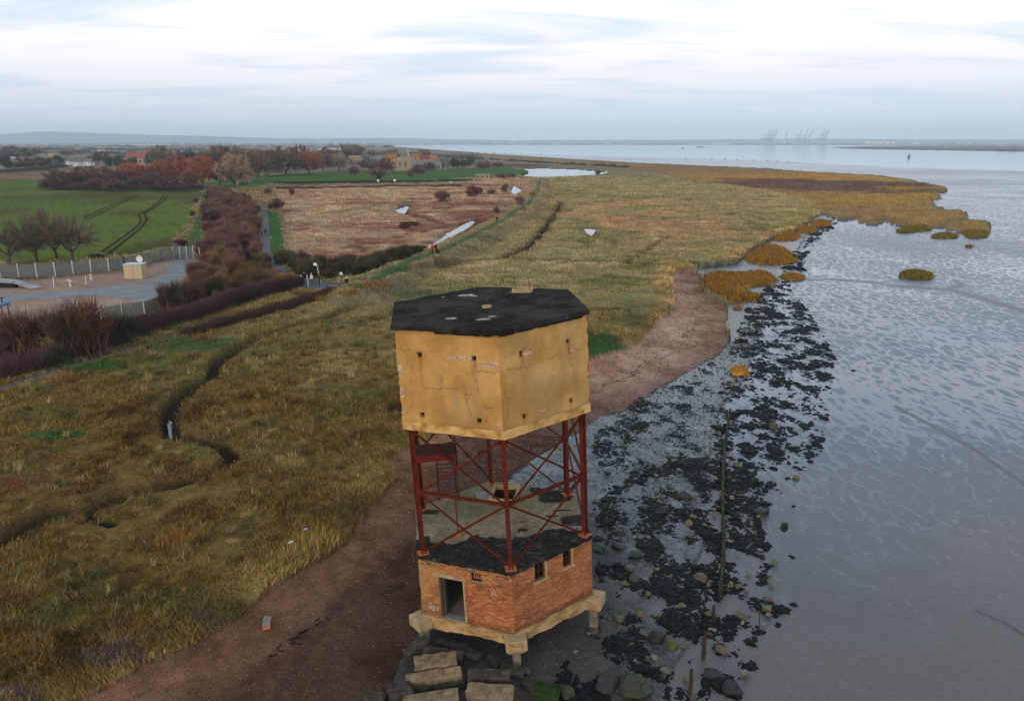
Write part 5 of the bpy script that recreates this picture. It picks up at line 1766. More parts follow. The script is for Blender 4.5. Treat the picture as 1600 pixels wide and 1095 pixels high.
block(681, 1038, 1.75, .85, .50, 9, -3, .42, 'block', 'tan squared concrete block, highest of the pale ones below the tower door', 1)
block(678, 1059, 2.25, .50, .42, 8, -4, .38, 'block', 'long tan kerb-like concrete beam in front of the squared block', 2, 12)
block(690, 1070, 1.9, .45, .32, 10, -4, .10, 'dark_block', 'dark rough concrete beam underneath the long tan beam', 3)
block(692, 1024, 1.75, .55, .36, -7, 3, .22, 'dark_block', 'brown edged concrete slab behind the highest tan block', 4)
block(651, 1014, 1.05, .42, .45, 48, -12, .25, 'dark_block', 'mossy dark concrete block leaning at the far left of the pile', 5)
block(764, 1059, 1.75, .62, .42, -3, 0, .35, 'dark_block', 'grey concrete block right of the long tan beam', 6)
block(766, 1085, 1.85, .80, .40, -4, 1, .40, 'block', 'broad concrete block with a reddish stain at the bottom edge', 7, 6)
block(675, 1096, 2.1, .70, .42, 9, -3, .30, 'block', 'tan concrete block cut by the bottom edge left of the broad one', 8)
block(625, 1084, .95, .75, .60, 20, 8, .28, 'dark_block', 'rough grey lump of concrete at the lower left corner of the pile', 9)
block(853, 1085, 1.05, .72, .62, -8, 4, .30, 'moss', 'concrete block with a green weed covered back at the bottom right of the pile', 10)
block(733, 1022, 1.0, .5, .32, -30, 6, .15, 'dark_block', 'dark concrete slab in the shade under the ground beam', 11)
block(706, 1007, 1.3, .42, .30, -16, 3, .12, 'dark_block', 'black wet concrete beam deep under the doorway', 12)
block(800, 1050, 1.1, .5, .3, -20, 4, .12, 'dark_block', 'low wet slab beside the near pile', 13)
block(586, 1094, .8, .6, .45, -12, 5, .28, 'dark_block', 'brown concrete lump left of the grey lump', 14)
boulder(818, 1047, .38, (.04, .06, .015), 'green stone right behind the foot of the near pile')
boulder(772, 1036, .5, (.035, .045, .015), 'low mossy stone in the shade beneath the tower')
boulder(833, 1075, .5, (.03, .035, .02), 'dark stone between the broad block and the mossy block')
boulder(888, 1085, .45, (.04, .065, .018), 'green weedy stone right of the mossy block')
boulder(612, 1075, .28, (.10, .08, .06), 'small brown stone by the rough grey lump')
p = place(417, 975, .5); mb = MB(); mb.box((0, 0, .12), (.32, .55, .26), Matrix.Rotation(.3, 3, 'Y')); o = mb.build('brick_rubble_lump', M['grey_concrete'], None, loc=p, rz=.2); bevel(o, .03, 2)
tag(o, 'lump of grey masonry with orange brick on the open beach', 'rubble'); mb = MB(); mb.box((.02, -.30, .07), (.34, .22, .12)); mb.build('brick_piece', simple('orange_brick', (.42, .12, .05), (.5, .18, .08), 5, .9, .3), o)

# ------------------------------------------------------------------ stakes of the old groyne
M['stake'] = simple('weedy_timber', (.018, .018, .010), (.060, .050, .025), 4, .85, .7, stretch=(1, 1, .3))
GL = [(1140, 648), (1133, 690), (1130, 735), (1129, 770), (1130, 810), (1131, 845), (1129, 885), (1126, 918), (1124, 935)]
GLW = [Vector((*G(x, y, .05), .05)) for x, y in GL]
gro = empty('timber_groyne', GLW[4]); tag(gro, 'weed hung timber groyne running through the dark stones', 'groyne')
rr = random.Random(12)
for i in range(len(GLW) - 1):
    a, b = GLW[i] - GLW[4], GLW[i + 1] - GLW[4]
    L = (b - a).length; n = max(1, int(L / 1.3))
    mb = MB()
    mb.beam(a + UP * .06, b + UP * .08, .14, .18); mb.beam(a.lerp(b, .2) + UP * .17, a.lerp(b, .6) + UP * .15, .12, .08); mb.build('groyne_plank', M['stake'], gro)
    for j in range(n):
        p = a.lerp(b, j / n); h = rr.uniform(.3, .75)
        mb = MB(); mb.tube([p - UP * .2, p + UP * h + Vector((rr.uniform(-.06, .06), rr.uniform(-.06, .06), 0))], [.12, .085], 6); mb.build('groyne_post', M['stake'], gro)
for (px, py, h, lb) in ((1115, 972, .9, 'weedy timber stake leaning below the end of the groyne'), (1099, 1028, 1.3, 'tall weedy timber stake in the lower foreshore'), (1077, 1088, 1.3, 'timber stake nearest the bottom of the foreshore'),
                        (1187, 975, .9, 'thin bare stick standing at the mud edge'), (1071, 729, .8, 'short dark post on the grey gravel right of the tower'), (1125, 935, .9, 'squat timber post at the near end of the groyne')):
    p = place(px, py, 0); mb = MB(); t = .10 if 'thin' not in lb else .025
    mb.tube([(0, 0, -.2), (rr.uniform(-.05, .05), .02, h * .6), (rr.uniform(-.1, .1), .0, h)], [t, t * .85, t * .6], 7)
    tag(mb.build('timber_stake', M['stake'], None, loc=p), lb, 'timber stake')

# ------------------------------------------------------------------ cordgrass clumps standing out of the mud
def clump(poly_px, hgt, label, seed, col=((.24, .125, .016), (.34, .19, .03), (.17, .10, .018)), dens=9.0, z=0.0):
    w = np.array(P(poly_px, z)); c = w.mean(0)
    r = np.random.default_rng(seed)
    # outline smoothed and wobbled
    pts = []
    n = len(w)
    for i in range(n):
        for t in np.linspace(0, 1, 6, endpoint=False):
            p0, p1, p2, p3 = w[i - 1], w[i], w[(i + 1) % n], w[(i + 2) % n]
            q = .5 * ((2 * p1) + (-p0 + p2) * t + (2 * p0 - 5 * p1 + 4 * p2 - p3) * t * t + (-p0 + 3 * p1 - 3 * p2 + p3) * t ** 3)
            pts.append(q)
    pts = np.array(pts); m = len(pts)
    size = math.sqrt(abs(np.cross(pts - c, np.roll(pts, -1, 0) - c).sum()) / 2 if False else (pts[:, 0].max() - pts[:, 0].min()) * (pts[:, 1].max() - pts[:, 1].min()))
    v, f = [], []
    levels = [(1.0, -.2), (.97, hgt * .28), (.90, hgt * .45), (.6, hgt * .55), (.3, hgt * .6)]
    for s_, zz in levels:
        q = c + (pts - c) * s_
        q = q + (np.stack([fbm(q[:, 0] * .9, q[:, 1] * .9, 3, seed), fbm(q[:, 0] * .9 + 9, q[:, 1] * .9, 3, seed)], -1) - .5) * (.8 + size * .05)
        zq = zz + (fbm(q[:, 0] * .8, q[:, 1] * .8, 3, seed + 2) - .5) * .25
        v += [tuple(t) for t in np.column_stack([q - c, zq])]
    v.append((0, 0, hgt * .6))
    for l in range(4):
        for i in range(m):
            j = (i + 1) % m
            f.append((l * m + i, l * m + j, (l + 1) * m + j, (l + 1) * m + i))
    f += [(4 * m + i, 4 * m + (i + 1) % m, 5 * m) for i in range(m)]
    nn = len(v); A = np.array(v)
    nz = fbm(A[:, 0] + c[0], A[:, 1] + c[1], 4, seed + 4)
    C = blend(nz, *[np.array(q) for q in col])
    root = empty('cordgrass_clump', (c[0], c[1], z)); tag(root, label, 'cordgrass')
    link('root_mound', np_mesh('root_mound', A, f, M['turf'], colors=C, smooth=True), root)
    lo, hi = pts.min(0), pts.max(0); area = (hi - lo).prod()
    dist = np.hypot(*c); nb = int(min(5200, area * dens * 3))
    X = r.uniform(lo[0], hi[0], nb); Y = r.uniform(lo[1], hi[1], nb)
    k = poly_inside(X, Y, [tuple(p) for p in pts]); X, Y = X[k] - c[0] + r.normal(0, .10 + .012 * size, k.sum()), Y[k] - c[1] + r.normal(0, .10 + .012 * size, k.sum())
    nz = fbm(X + c[0], Y + c[1], 4, seed + 4) * .5 + r.random(len(X)) * .5
    Cb = blend(nz, *[np.array(q) for q in col])
    dd, _ = line_dist(X + c[0], Y + c[1], [tuple(p) for p in pts], 3, True)
    zz = hgt * (.05 + .5 * sstep(0, .9, dd))
    blades('grass_blades', X, Y, zz, Cb, np.full(len(X), .42 * hgt / .6), np.full(len(X), .02 + dist * .00035), 3, r.uniform(0, 6, len(X)), seed, spread=.15, parent=root, tip=1.25)
    return root


ORG = ((.19, .092, .012), (.31, .155, .022), (.12, .065, .016))
OLV = ((.13, .095, .014), (.20, .14, .022), (.085, .07, .014))
clump([(1098, 438), (1112, 427), (1150, 428), (1190, 425), (1212, 436), (1205, 445), (1165, 450), (1150, 455), (1182, 465), (1178, 471), (1130, 474), (1108, 464), (1100, 452)], .65, 'large orange cordgrass stand at the head of the shingle beach', 601, ORG)
clump([(1166, 402), (1180, 392), (1200, 385), (1222, 388), (1240, 402), (1235, 411), (1200, 414), (1172, 410)], .65, 'rounded orange cordgrass stand below the marsh edge', 602, ORG)
clump([(1208, 370), (1225, 364), (1246, 366), (1244, 374), (1222, 377), (1209, 375)], .5, 'orange cordgrass patch third from the big headland along the shore', 603, ORG)
clump([(1242, 359), (1258, 354), (1273, 357), (1270, 364), (1248, 364)], .5, 'orange cordgrass patch second from the headland along the shore', 604, ORG)
clump([(1270, 348), (1285, 344), (1296, 349), (1290, 355), (1273, 354)], .5, 'orange cordgrass patch tucked against the headland', 605, ORG)
clump([(1222, 432), (1232, 428), (1252, 430), (1256, 434), (1248, 438), (1228, 436)], .45, 'small narrow orange cordgrass islet off the weed edge', 606, ORG)
clump([(1407, 429), (1420, 424), (1445, 426), (1456, 431), (1448, 436), (1420, 435), (1408, 433)], .6, 'lone olive cordgrass islet out on the open mud', 607, OLV)
for (x0, x1, y, hh, lb, sd) in ((1410, 1456, 357, 4.5, 'broad flat cordgrass islet just off the headland', 608), (1400, 1429, 361, 3.5, 'small cordgrass islet left of the broad one', 609), (1456, 1497, 369, 4, 'narrow cordgrass islet third out from the headland', 610),
                             (1504, 1546, 364, 4, 'upper of the two cordgrass islets at the tip of the headland', 611), (1510, 1542, 369.5, 3, 'lower of the two cordgrass islets at the tip', 612), (1509, 1519, 385, 1.5, 'tiny dark cordgrass tuft beyond the islets', 613),
                             (1342, 1372, 342, 3.5, 'cordgrass islet in the notch of the headland', 614), (1350, 1372, 346, 3, 'low cordgrass islet just below the notch islet', 615)):
    cx = (x0 + x1) / 2; hw = (x1 - x0) / 2
    clump([(cx + hw * math.cos(t), y + hh * math.sin(t) * (1 + .2 * math.sin(3 * t + sd))) for t in np.linspace(0, 2 * math.pi, 9, endpoint=False)], .5, lb, sd, OLV, dens=4)
clump([(1146, 578), (1155, 573), (1165, 576), (1166, 585), (1152, 587), (1145, 583)], .45, 'small bright orange cordgrass tuft alone among the black stones', 616, ((.36, .15, .012), (.48, .21, .02), (.28, .12, .015)), 14)
clump([(1149, 480), (1156, 479), (1155, 484), (1149, 484)], .35, 'tiny orange tuft on the beach above the green patch', 617, ORG, 14)
clump([(1165, 465), (1180, 458), (1185, 462), (1172, 468)], .35, 'small detached orange tuft beside the large stand', 618, ORG, 14)
# blades over the far headland flats
r = np.random.default_rng(15)
X, Y, r = scatter([(900, 250), (1340, 274), (1475, 294), (1546, 355), (1400, 349), (1300, 335), (1220, 303), (1070, 280)], 60000, .5, 16)
z_, h_, c_, _ = terrain(X, Y); k = z_ == ZI['heath']
blades('cordgrass_sward', X[k], Y[k], h_[k], c_[k], np.full(k.sum(), .6), np.full(k.sum(), .11), 2, r.uniform(0, 6, k.sum()), 17, spread=.6, tip=1.2)
tag(bpy.data.objects['cordgrass_sward'], 'orange and purple cordgrass sward over the far headland', 'grass')

# ------------------------------------------------------------------ bare shrubs and trees
def twig_tris(P0, P1, w, seed):
    """long thin triangles from P0 (broad) to P1 (tip)"""
    r = np.random.default_rng(seed)
    d = P1 - P0; side = np.cross(d, r.normal(0, 1, d.shape)); side /= np.linalg.norm(side, axis=1)[:, None] + 1e-9
    w = np.asarray(w).reshape(-1, 1) if hasattr(w, '__len__') else w
    V = np.stack([P0 - side * w / 2, P0 + side * w / 2, P1], 1).reshape(-1, 3)
    return V, np.arange(len(V)).reshape(-1, 3)


def shrub_mesh(name, seed, n=1500, w=.014, mat='twig'):
    """unit shrub: radius about .5, height about 1, full down to the ground"""
    r = np.random.default_rng(seed)
    nl = 14
    an = r.uniform(0, 6.28, nl); q = np.sqrt(r.random(nl)) * .34
    lobes = np.stack([np.cos(an) * q, np.sin(an) * q, r.uniform(.25, .72, nl) * (1 - .6 * q)], -1)
    k = r.integers(0, nl, n)
    d = r.normal(0, 1, (n, 3)); d /= np.linalg.norm(d, axis=1)[:, None]; d[:, 2] = d[:, 2] * .8 + .25
    rad = r.uniform(.12, .27, n)[:, None]
    tip = lobes[k] + d * rad
    base = lobes[k] * (.85, .85, .8) + d * rad * .2 + r.normal(0, .03, (n, 3))
    base[:, 2] = np.clip(base[:, 2], .0, None); tip[:, 2] = np.clip(tip[:, 2], .03, None)
    V1, F1 = twig_tris(base, tip, w, seed)
    m = 90
    j = r.integers(0, n, m); a = r.normal(0, .13, (m, 3)); a[:, 2] = 0
    V2, F2 = twig_tris(a, tip[j] * .95, .028, seed + 1)
    V = np.concatenate([V1, V2]); V[:, 2] /= np.percentile(V[:, 2], 99.5)
    return np_mesh(name, V, np.concatenate([F1, F2 + len(V1)]), M[mat])


def tree_meshes(seed, ntw=2600, w=.010, nlimb=46, fork=.16, zc=.58, rz=.44, tl=.13, low=.12):
    """unit tree, height 1: trunk with limbs fanning to an uneven crown, and the crown's twigs"""
    r = random.Random(seed); rn = np.random.default_rng(seed)
    mb = MB()
    top = Vector((r.uniform(-.02, .02), r.uniform(-.02, .02), fork))
    mb.tube([(0, 0, -.03), top * .5, top], [.028, .022, .019], 7, cap=False)
    mains = []
    for i in range(6):
        an = 6.28 * i / 6 + r.uniform(-.4, .4); l = r.uniform(.16, .26)
        e_ = top + Vector((math.cos(an) * l * .55, math.sin(an) * l * .55, l))
        mb.tube([top, top.lerp(e_, .5) + Vector((math.cos(an), math.sin(an), 0)) * .015, e_], [.014, .011, .009], 5, cap=False); mains.append(e_)
    bump_ = [(r.uniform(0, 6.28), r.uniform(-.8, 1), r.uniform(.75, 1.15)) for _ in range(9)]
    A, B = [], []
    for i in range(nlimb):
        an = r.uniform(0, 6.28); v = r.uniform(-.75, 1); q = math.sqrt(max(0, 1 - v * v)) * r.uniform(.55, 1.0)
        g = 1.0
        for ba, bv, bs in bump_:
            if math.cos(an - ba) > .6 and abs(v - bv) < .45: g = bs
        tip = Vector((math.cos(an) * q * .40 * g, math.sin(an) * q * .40 * g, max(low, zc + v * rz * g)))
        m_ = min(mains, key=lambda c: (c - tip).length + r.uniform(0, .12))
        mid = m_.lerp(tip, .5) + Vector((math.cos(an) * .03, math.sin(an) * .03, .02 if v > 0 else .05))
        mb.tube([m_, mid, tip], [.0065, .0042, .0018], 3, cap=False)
        A += [m_, mid]; B += [mid, tip]
    A = np.array([q[:] for q in A]); B = np.array([q[:] for q in B])
    k = rn.integers(0, len(A), ntw); t = rn.random((ntw, 1)) ** .6
    P0 = A[k] * (1 - t) + B[k] * t
    out = P0 - (0, 0, zc * .75); out /= np.linalg.norm(out, axis=1)[:, None] + 1e-6
    dd = out * .9 + rn.normal(0, .6, (ntw, 3)); dd[:, 2] += .25
    dd /= np.linalg.norm(dd, axis=1)[:, None]
    P1 = P0 + dd * rn.uniform(.5, 1.2, (ntw, 1)) * tl
    P1[:, 2] = np.clip(P1[:, 2], .03, None)
    V, F = twig_tris(P0, P1, w, seed)
    V[:, 2] /= np.percentile(V[:, 2], 99.7)
    rad = np.percentile(np.hypot(V[:, 0], V[:, 1]), 96)
    return mb.mesh('tree_trunk', M['bark']), np_mesh('tree_crown', V, F, M['twig']), rad


def evergreen_mesh(seed, n=2600, tall=.35):
    r = np.random.default_rng(seed)
    nl = 10; lobes = r.normal(0, 1, (nl, 3)) * (.16, .16, .2) + (0, 0, .55); lobes[:, 2] = np.clip(lobes[:, 2], .2, .8)
    k = r.integers(0, nl, n); d = r.normal(0, 1, (n, 3)); d /= np.linalg.norm(d, axis=1)[:, None]
    c = lobes[k] + d * r.uniform(.12, .22, (n, 1)); c[:, 2] = np.clip(c[:, 2], .03, 1)
    a = r.normal(0, 1, (n, 3)); b = np.cross(a, d + .4 * r.normal(0, 1, (n, 3)))
    a /= np.linalg.norm(a, axis=1)[:, None]; b /= np.linalg.norm(b, axis=1)[:, None]
    s = r.uniform(.018, .040, (n, 1))
    V = np.stack([c - a * s, c + a * s, c + b * s * 1.4], 1).reshape(-1, 3)
    return np_mesh('leafy_crown', V, np.arange(len(V)).reshape(-1, 3), M['twig'])


SH = [shrub_mesh('shrub', 700 + i, 1500, .016) for i in range(6)]
SHD = [shrub_mesh('shrub', 740 + i, 2600, .014) for i in range(4)]
TR = [tree_meshes(800 + i, 5600, .0125, nlimb=80, low=.06, zc=.53, rz=.48) for i in range(6)]
TRS = [tree_meshes(830 + i, 5200, .0042, nlimb=90, tl=.12, low=.22, fork=.20) for i in range(3)]
EV = [evergreen_mesh(860 + i) for i in range(3)]
rt = random.Random(77)
PUR, BRN, REDC, TAN, GRN, ORN, OLI, PGR = (.17, .085, .072), (.20, .12, .080), (.36, .105, .06), (.33, .23, .155), (.026, .048, .028), (.42, .135, .065), (.12, .10, .035), (.20, .16, .115)


def jit(c, a=.12):
    q = rt.uniform(1 - a, 1 + a)
    return tuple(x * q * rt.uniform(.94, 1.06) for x in c)


def tree(px, py, hpx, wpx, col, label, kind='bare', group=None, name=None):
    p = place(px, py, .8)
    m = FPX / (p.y * _c + (CAMH - p.z) * _s)
    H, W = hpx / m * 1.04, wpx / m * (1.0 if kind == 'ever' else 1.22)
    nm = name or ('evergreen_tree' if kind == 'ever' else 'bare_tree')
    root = empty(nm, p, rt.uniform(0, 6.28)); tag(root, label, 'tree', group)
    if kind == 'ever':
        s = (W * 1.15, W * 1.15, H * 1.0)
        o = link('crown', rt.choice(EV), root, scale=s, color=jit(col))
        mb = MB(); mb.tube([(0, 0, -.3), (0, 0, H * .5)], [H * .03, H * .015], 6); mb.build('trunk', M['bark'], root)
    else:
        tm, cm, rad = rt.choice(TRS if kind == 'sparse' else TR)
        s = (W / 2 / rad, W / 2 / rad, H)
        link('trunk', tm, root, scale=s); link('crown', cm, root, scale=s, color=jit(col))
    return root


TREES = [
 (95, 295, 28, 44, PUR, 'dark purple bare tree at the left end of the field hedge'), (117, 296, 26, 34, PUR, 'purple-brown bare tree second from the left end of the field hedge'),
 (137, 294, 33, 38, BRN, 'tan-brown bare tree rising from the field hedge'), (163, 295, 33, 40, BRN, 'reddish brown bare tree in the middle of the field hedge'),
 (186, 296, 28, 32, PUR, 'grey-purple bare tree left of the first red tree'), (208, 291, 34, 42, ORN, 'orange-red tree first in the row behind the field'),
 (226, 292, 32, 34, REDC, 'dull red tree merging with the first orange-red one'), (244, 296, 26, 34, PUR, 'dark bare tree between the red trees'),
 (258, 291, 38, 34, ORN, 'bright orange-red tree in the middle of the field row'), (279, 290, 43, 42, REDC, 'tallest rusty red tree behind the field'),
 (298, 298, 30, 24, PUR, 'narrow purple tree between two red trees'), (317, 293, 46, 38, ORN, 'orange-red tree with a pale trunk by the lane'),
 (345, 292, 38, 28, PUR, 'dark purple tree just right of the orange-red lane tree'), (368, 296, 52, 46, TAN, 'large pale tan bare tree beside the car park lawn'),
 (352, 268, 38, 58, BRN, 'broad brown tree standing behind the pale tan tree'), (255, 266, 36, 32, PGR, 'tall grey bare tree right of the red roof'),
 (276, 262, 26, 26, BRN, 'small brown tree behind the red roofed building'), (302, 264, 28, 40, GRN, 'dark evergreen left of the broad brown tree', 'ever'),
 (318, 262, 24, 26, GRN, 'second dark evergreen beside the broad brown tree', 'ever'), (238, 262, 24, 20, GRN, 'dark evergreen in front of the red roof', 'ever'),
 (172, 264, 17, 12, GRN, 'small pointed evergreen left of the red roof', 'ever'), (186, 264, 20, 16, GRN, 'dark evergreen nearest the gable of the red roof', 'ever'),
 (160, 258, 20, 28, PUR, 'purple bare tree among the white houses'), (10, 268, 25, 24, GRN, 'dark evergreen at the far left edge behind the ploughed field', 'ever'),
 (28, 250, 20, 64, PGR, 'wide dim wood of one large tree at the upper left'), (70, 264, 18, 32, GRN, 'green-black evergreen left of the white houses', 'ever'),
 (92, 262, 18, 20, GRN, 'dark evergreen nearest the white houses', 'ever'), (42, 266, 18, 36, PUR, 'purple thicket tree beside the left evergreen'),
 (105, 245, 10, 18, BRN, 'small brown tree above the white houses'),
 (402, 284, 46, 40, BRN, 'brown bare tree right of the large pale one'), (420, 276, 38, 36, PUR, 'purple bare tree at the left of the fort lawn'),
 (447, 274, 42, 46, BRN, 'tall brown tree on the fort lawn'), (470, 266, 36, 34, PUR, 'dark purple tree behind the fort lawn row'),
 (484, 273, 34, 34, REDC, 'reddish bare tree on the fort lawn'), (506, 268, 26, 28, PUR, 'small purple tree at the rear of the lawn'), (512, 256, 24, 28, PUR, 'dark round tree on the skyline of the fort wood'),
 (530, 267, 26, 24, TAN, 'golden tan bare tree left of the fort'), (549, 254, 27, 40, PGR, 'tall grey-brown tree rising left of the fort'), (554, 276, 16, 16, PUR, 'small purple tree on the lawn edge left of the fort'),
 (578, 268, 18, 30, PUR, 'low spreading purple tree at the fort corner'), (603, 272, 24, 24, PUR, 'purple bare tree before the brick block'), (590, 279, 15, 24, BRN, 'brown bare tree on the lawn under the brick block'),
 (641, 279, 13, 10, BRN, 'thin bare tree on the lawn by the flagpole'), (654, 276, 18, 18, PUR, 'rounded purple tree in front of the grey fort wall'), (668, 267, 13, 18, PUR, 'small dark tree close against the grey fort wall'),
 (663, 248, 14, 17, PGR, 'round bare tree standing on top of the fort'), (581, 246, 11, 14, BRN, 'small bare tree left of the fort skyline'), (614, 242, 9, 16, PGR, 'far bare tree over the fort roofs'),
 (715, 264, 17, 26, PUR, 'dark scrubby tree right of the fort'), (734, 262, 16, 18, GRN, 'dark green tree right of the fort', 'ever'), (755, 266, 14, 22, BRN, 'brown bare tree near the pond end of the lawn'),
 (777, 262, 8, 18, PUR, 'low dark tree next to the pond'), (432, 330, 19, 22, PUR, 'dark bush-like tree at the corner of the rough grassland'), (385, 262, 26, 40, PUR, 'purple tree at the back of the lane wood'),
 (330, 268, 30, 30, BRN, 'brown tree between the evergreens and the lane'), (205, 262, 16, 22, GRN, 'dark evergreen below the red roof', 'ever'),
 (220, 296, 20, 34, PUR, 'low purple tree in the field hedge under the red ones'), (268, 298, 22, 30, PUR, 'low purple tree in the field hedge below the tallest red one'), (150, 298, 18, 26, PUR, 'low dark tree at the foot of the field hedge'), (180, 299, 18, 28, BRN, 'low brown tree at the foot of the field hedge'), (80, 297, 18, 24, PUR, 'lowest purple tree at the very left tip of the field hedge'),
 (410, 262, 24, 30, BRN, 'brown tree in the back row behind the fort lawn'), (435, 260, 24, 30, PUR, 'purple tree in the back row behind the fort lawn'), (492, 258, 20, 30, BRN, 'brown tree in the back row nearest the fort')]
for t in TREES: tree(*t)
for (px, py, h, w, lb) in ((14, 414, 66, 52, 'leafless tree nearest the left edge behind the pale fence'), (58, 410, 78, 50, 'tallest leafless tree behind the pale fence'), (90, 407, 74, 46, 'leafless tree third from the left behind the pale fence'), (112, 408, 68, 56, 'spreading leafless tree at the right end behind the pale fence')):
    tree(px, py, h, w * 1.25, (.17, .115, .075), lb, 'sparse')


def shrub(px, py, hpx, wpx, col, label, group=None, dense=False, z=.8):
    p = place(px, py, z)
    m = FPX / (p.y * _c + (CAMH - p.z) * _s)
    o = link('shrub', rt.choice(SHD if dense else SH), None, p - Vector((0, 0, .1)), rt.uniform(0, 6.28), (wpx / m * .95, wpx / m * .95, hpx / m), color=jit(col))
    return tag(o, label, 'shrub', group)


for a in ((692, 321, 20, 32, PUR, 'round dark shrub on the grass mound'), (737, 309, 23, 30, (.16, .07, .045), 'large reddish brown shrub on top of the mound'), (748, 304, 14, 20, PUR, 'purple shrub behind the large reddish one'),
          (789, 300, 14, 20, PUR, 'dark shrub left of the small bright pool'), (812, 321, 17, 22, BRN, 'brown shrub beside the sea wall path'), (776, 333, 13, 16, BRN, 'small brown shrub below the sea wall'),
          (783, 278, 8, 26, PUR, 'low purple shrub by the pond end'), (800, 277, 7, 22, PUR, 'low dark shrub closest to the pond'), (457, 304, 14, 14, (.2, .09, .06), 'lone reddish shrub on the rough grassland near the moat'),
          (632, 357, 13, 26, (.13, .055, .04), 'low rusty shrub in the middle of the rough grassland'), (645, 352, 8, 30, (.12, .055, .04), 'spreading rusty scrub beside it on the rough grassland'), (418, 303, 10, 18, PUR, 'dark shrub at the left end of the moat'),
          (592, 282, 6, 14, GRN, 'small green shrub on the moat bank'), (768, 303, 8, 22, OLI, 'olive shrub between the mound and the small pool'), (935, 272.5, 6, 16, (.03, .028, .02), 'black low bush at the right end of the pond'),
          (307, 318, 10, 14, PUR, 'dark bush in the strip left of the grass track'), (301, 338, 10, 14, PUR, 'second dark bush in the strip left of the grass track'),
          (283, 384, 12, 28, (.11, .05, .04), 'low dark bush at the near end of the dry verge'), (152, 402, 7, 34, (.06, .04, .03), 'low dark brambles at the near edge of the field')):
    shrub(*a)
# thicket between the grass track and the footpath
THK = [(318, 306), (345, 300), (398, 322), (404, 350), (402, 392), (408, 416), (440, 446), (400, 462), (335, 470), (300, 462), (312, 430), (318, 400), (322, 360), (316, 330)]
X, Y, r = scatter(THK, 1900, .8, 91)
Z_ = terrain(X, Y)[1]
cnt = 0
order = r.permutation(len(X))
ZZ_ = terrain(X, Y)[0]
for i in order:
    if cnt >= 280: break
    zone_ok = ZZ_[i] in (ZI['marsh'], ZI['rough_grass'])
    if not zone_ok: continue
    s = r.uniform(2.6, 4.8); c = [PUR, (.13, .07, .06), (.20, .08, .07), (.18, .10, .075), (.22, .13, .08), (.14, .065, .065)][int(r.integers(6))]
    if Y[i] < 128: c = [PUR, BRN, (.22, .12, .04), (.14, .09, .04)][int(r.integers(4))]
    o = link('shrub', rt.choice(SH + SHD), None, (X[i], Y[i], Z_[i] - .1), rt.uniform(0, 6), (s, s, r.uniform(2.2, 4.0)), color=jit(c))
    tag(o, 'leafless purple-brown shrub packed in the thicket left of the footpath', 'shrub', 'shrubs of the thicket by the footpath'); cnt += 1
for a in ((392, 446, 42, 52, (.17, .10, .04), 'bushy tawny shrub at the bottom of the thicket', None, True), (428, 452, 30, 50, (.30, .155, .035), 'golden orange shrub in the fork of the paths', None, True),
          (450, 448, 24, 34, (.28, .15, .045), 'smaller golden shrub right of the orange one', None, True), (365, 440, 44, 46, (.18, .10, .05), 'tawny shrub with pale stems beside the thicket', None, True),
          (270, 484, 50, 60, (.085, .055, .035), 'broad dark shrub at the corner of the lower fence', None, True), (305, 478, 46, 52, (.10, .055, .04), 'dark reddish shrub right of the corner shrub', None, True),
          (335, 468, 40, 50, (.075, .06, .035), 'green-brown shrub along the top of the long hedge', None, True), (140, 553, 96, 104, (.12, .055, .035), 'rusty tangled tree-like shrub before the gravel yard', None, False),
          (100, 560, 84, 80, (.10, .06, .035), 'brown tangled shrub left of the rusty one', None, False), (52, 562, 88, 96, (.12, .06, .04), 'purple-brown spreading shrub before the pipework', None, False),
          (10, 566, 84, 90, (.13, .085, .06), 'greyish shrub at the left edge in front of the pale railings', None, False), (192, 535, 48, 70, (.06, .055, .03), 'dark green-brown bramble shrub under the lower fence', None, True),
          (225, 520, 30, 44, (.07, .06, .04), 'low bramble shrub right of the lower fence posts', None, True), (88, 570, 34, 46, (.05, .055, .03), 'dark ivy-like shrub at the root of the tangled shrubs', None, True),
          (318, 455, 36, 44, (.12, .06, .05), 'purple shrub between the road gate and the thicket', None, True), (345, 480, 30, 40, (.10, .07, .04), 'brown shrub over the long hedge top', None, True), (300, 436, 26, 26, (.12, .06, .05), 'purple shrub by the end of the concrete road', None, True)):
    shrub(*a)
# shrubs along the bank between the junction and the sea wall
X, Y, r = scatter([(440, 404), (470, 414), (520, 424), (600, 410), (655, 397), (668, 402), (600, 426), (560, 440), (520, 440), (470, 432), (442, 420)], 110, .8, 95)
for i in r.permutation(len(X))[:90]:
    s = r.uniform(2.6, 4.6); c = [(.055, .05, .028), (.075, .055, .03), (.085, .05, .04), (.065, .06, .025)][int(r.integers(4))]
    if X[i] < -32: c = [(.10, .085, .025), (.13, .10, .03), (.085, .06, .035)][int(r.integers(3))]
    h = ground_z(X[i], Y[i])
    o = link('shrub', rt.choice(SHD), None, (X[i], Y[i], h - .1), rt.uniform(0, 6), (s, s, r.uniform(1.8, 2.9)), color=jit(c))
    tag(o, 'dark olive-brown shrub in the belt between the path junction and the sea wall', 'shrub', 'shrubs of the belt below the rough grassland')


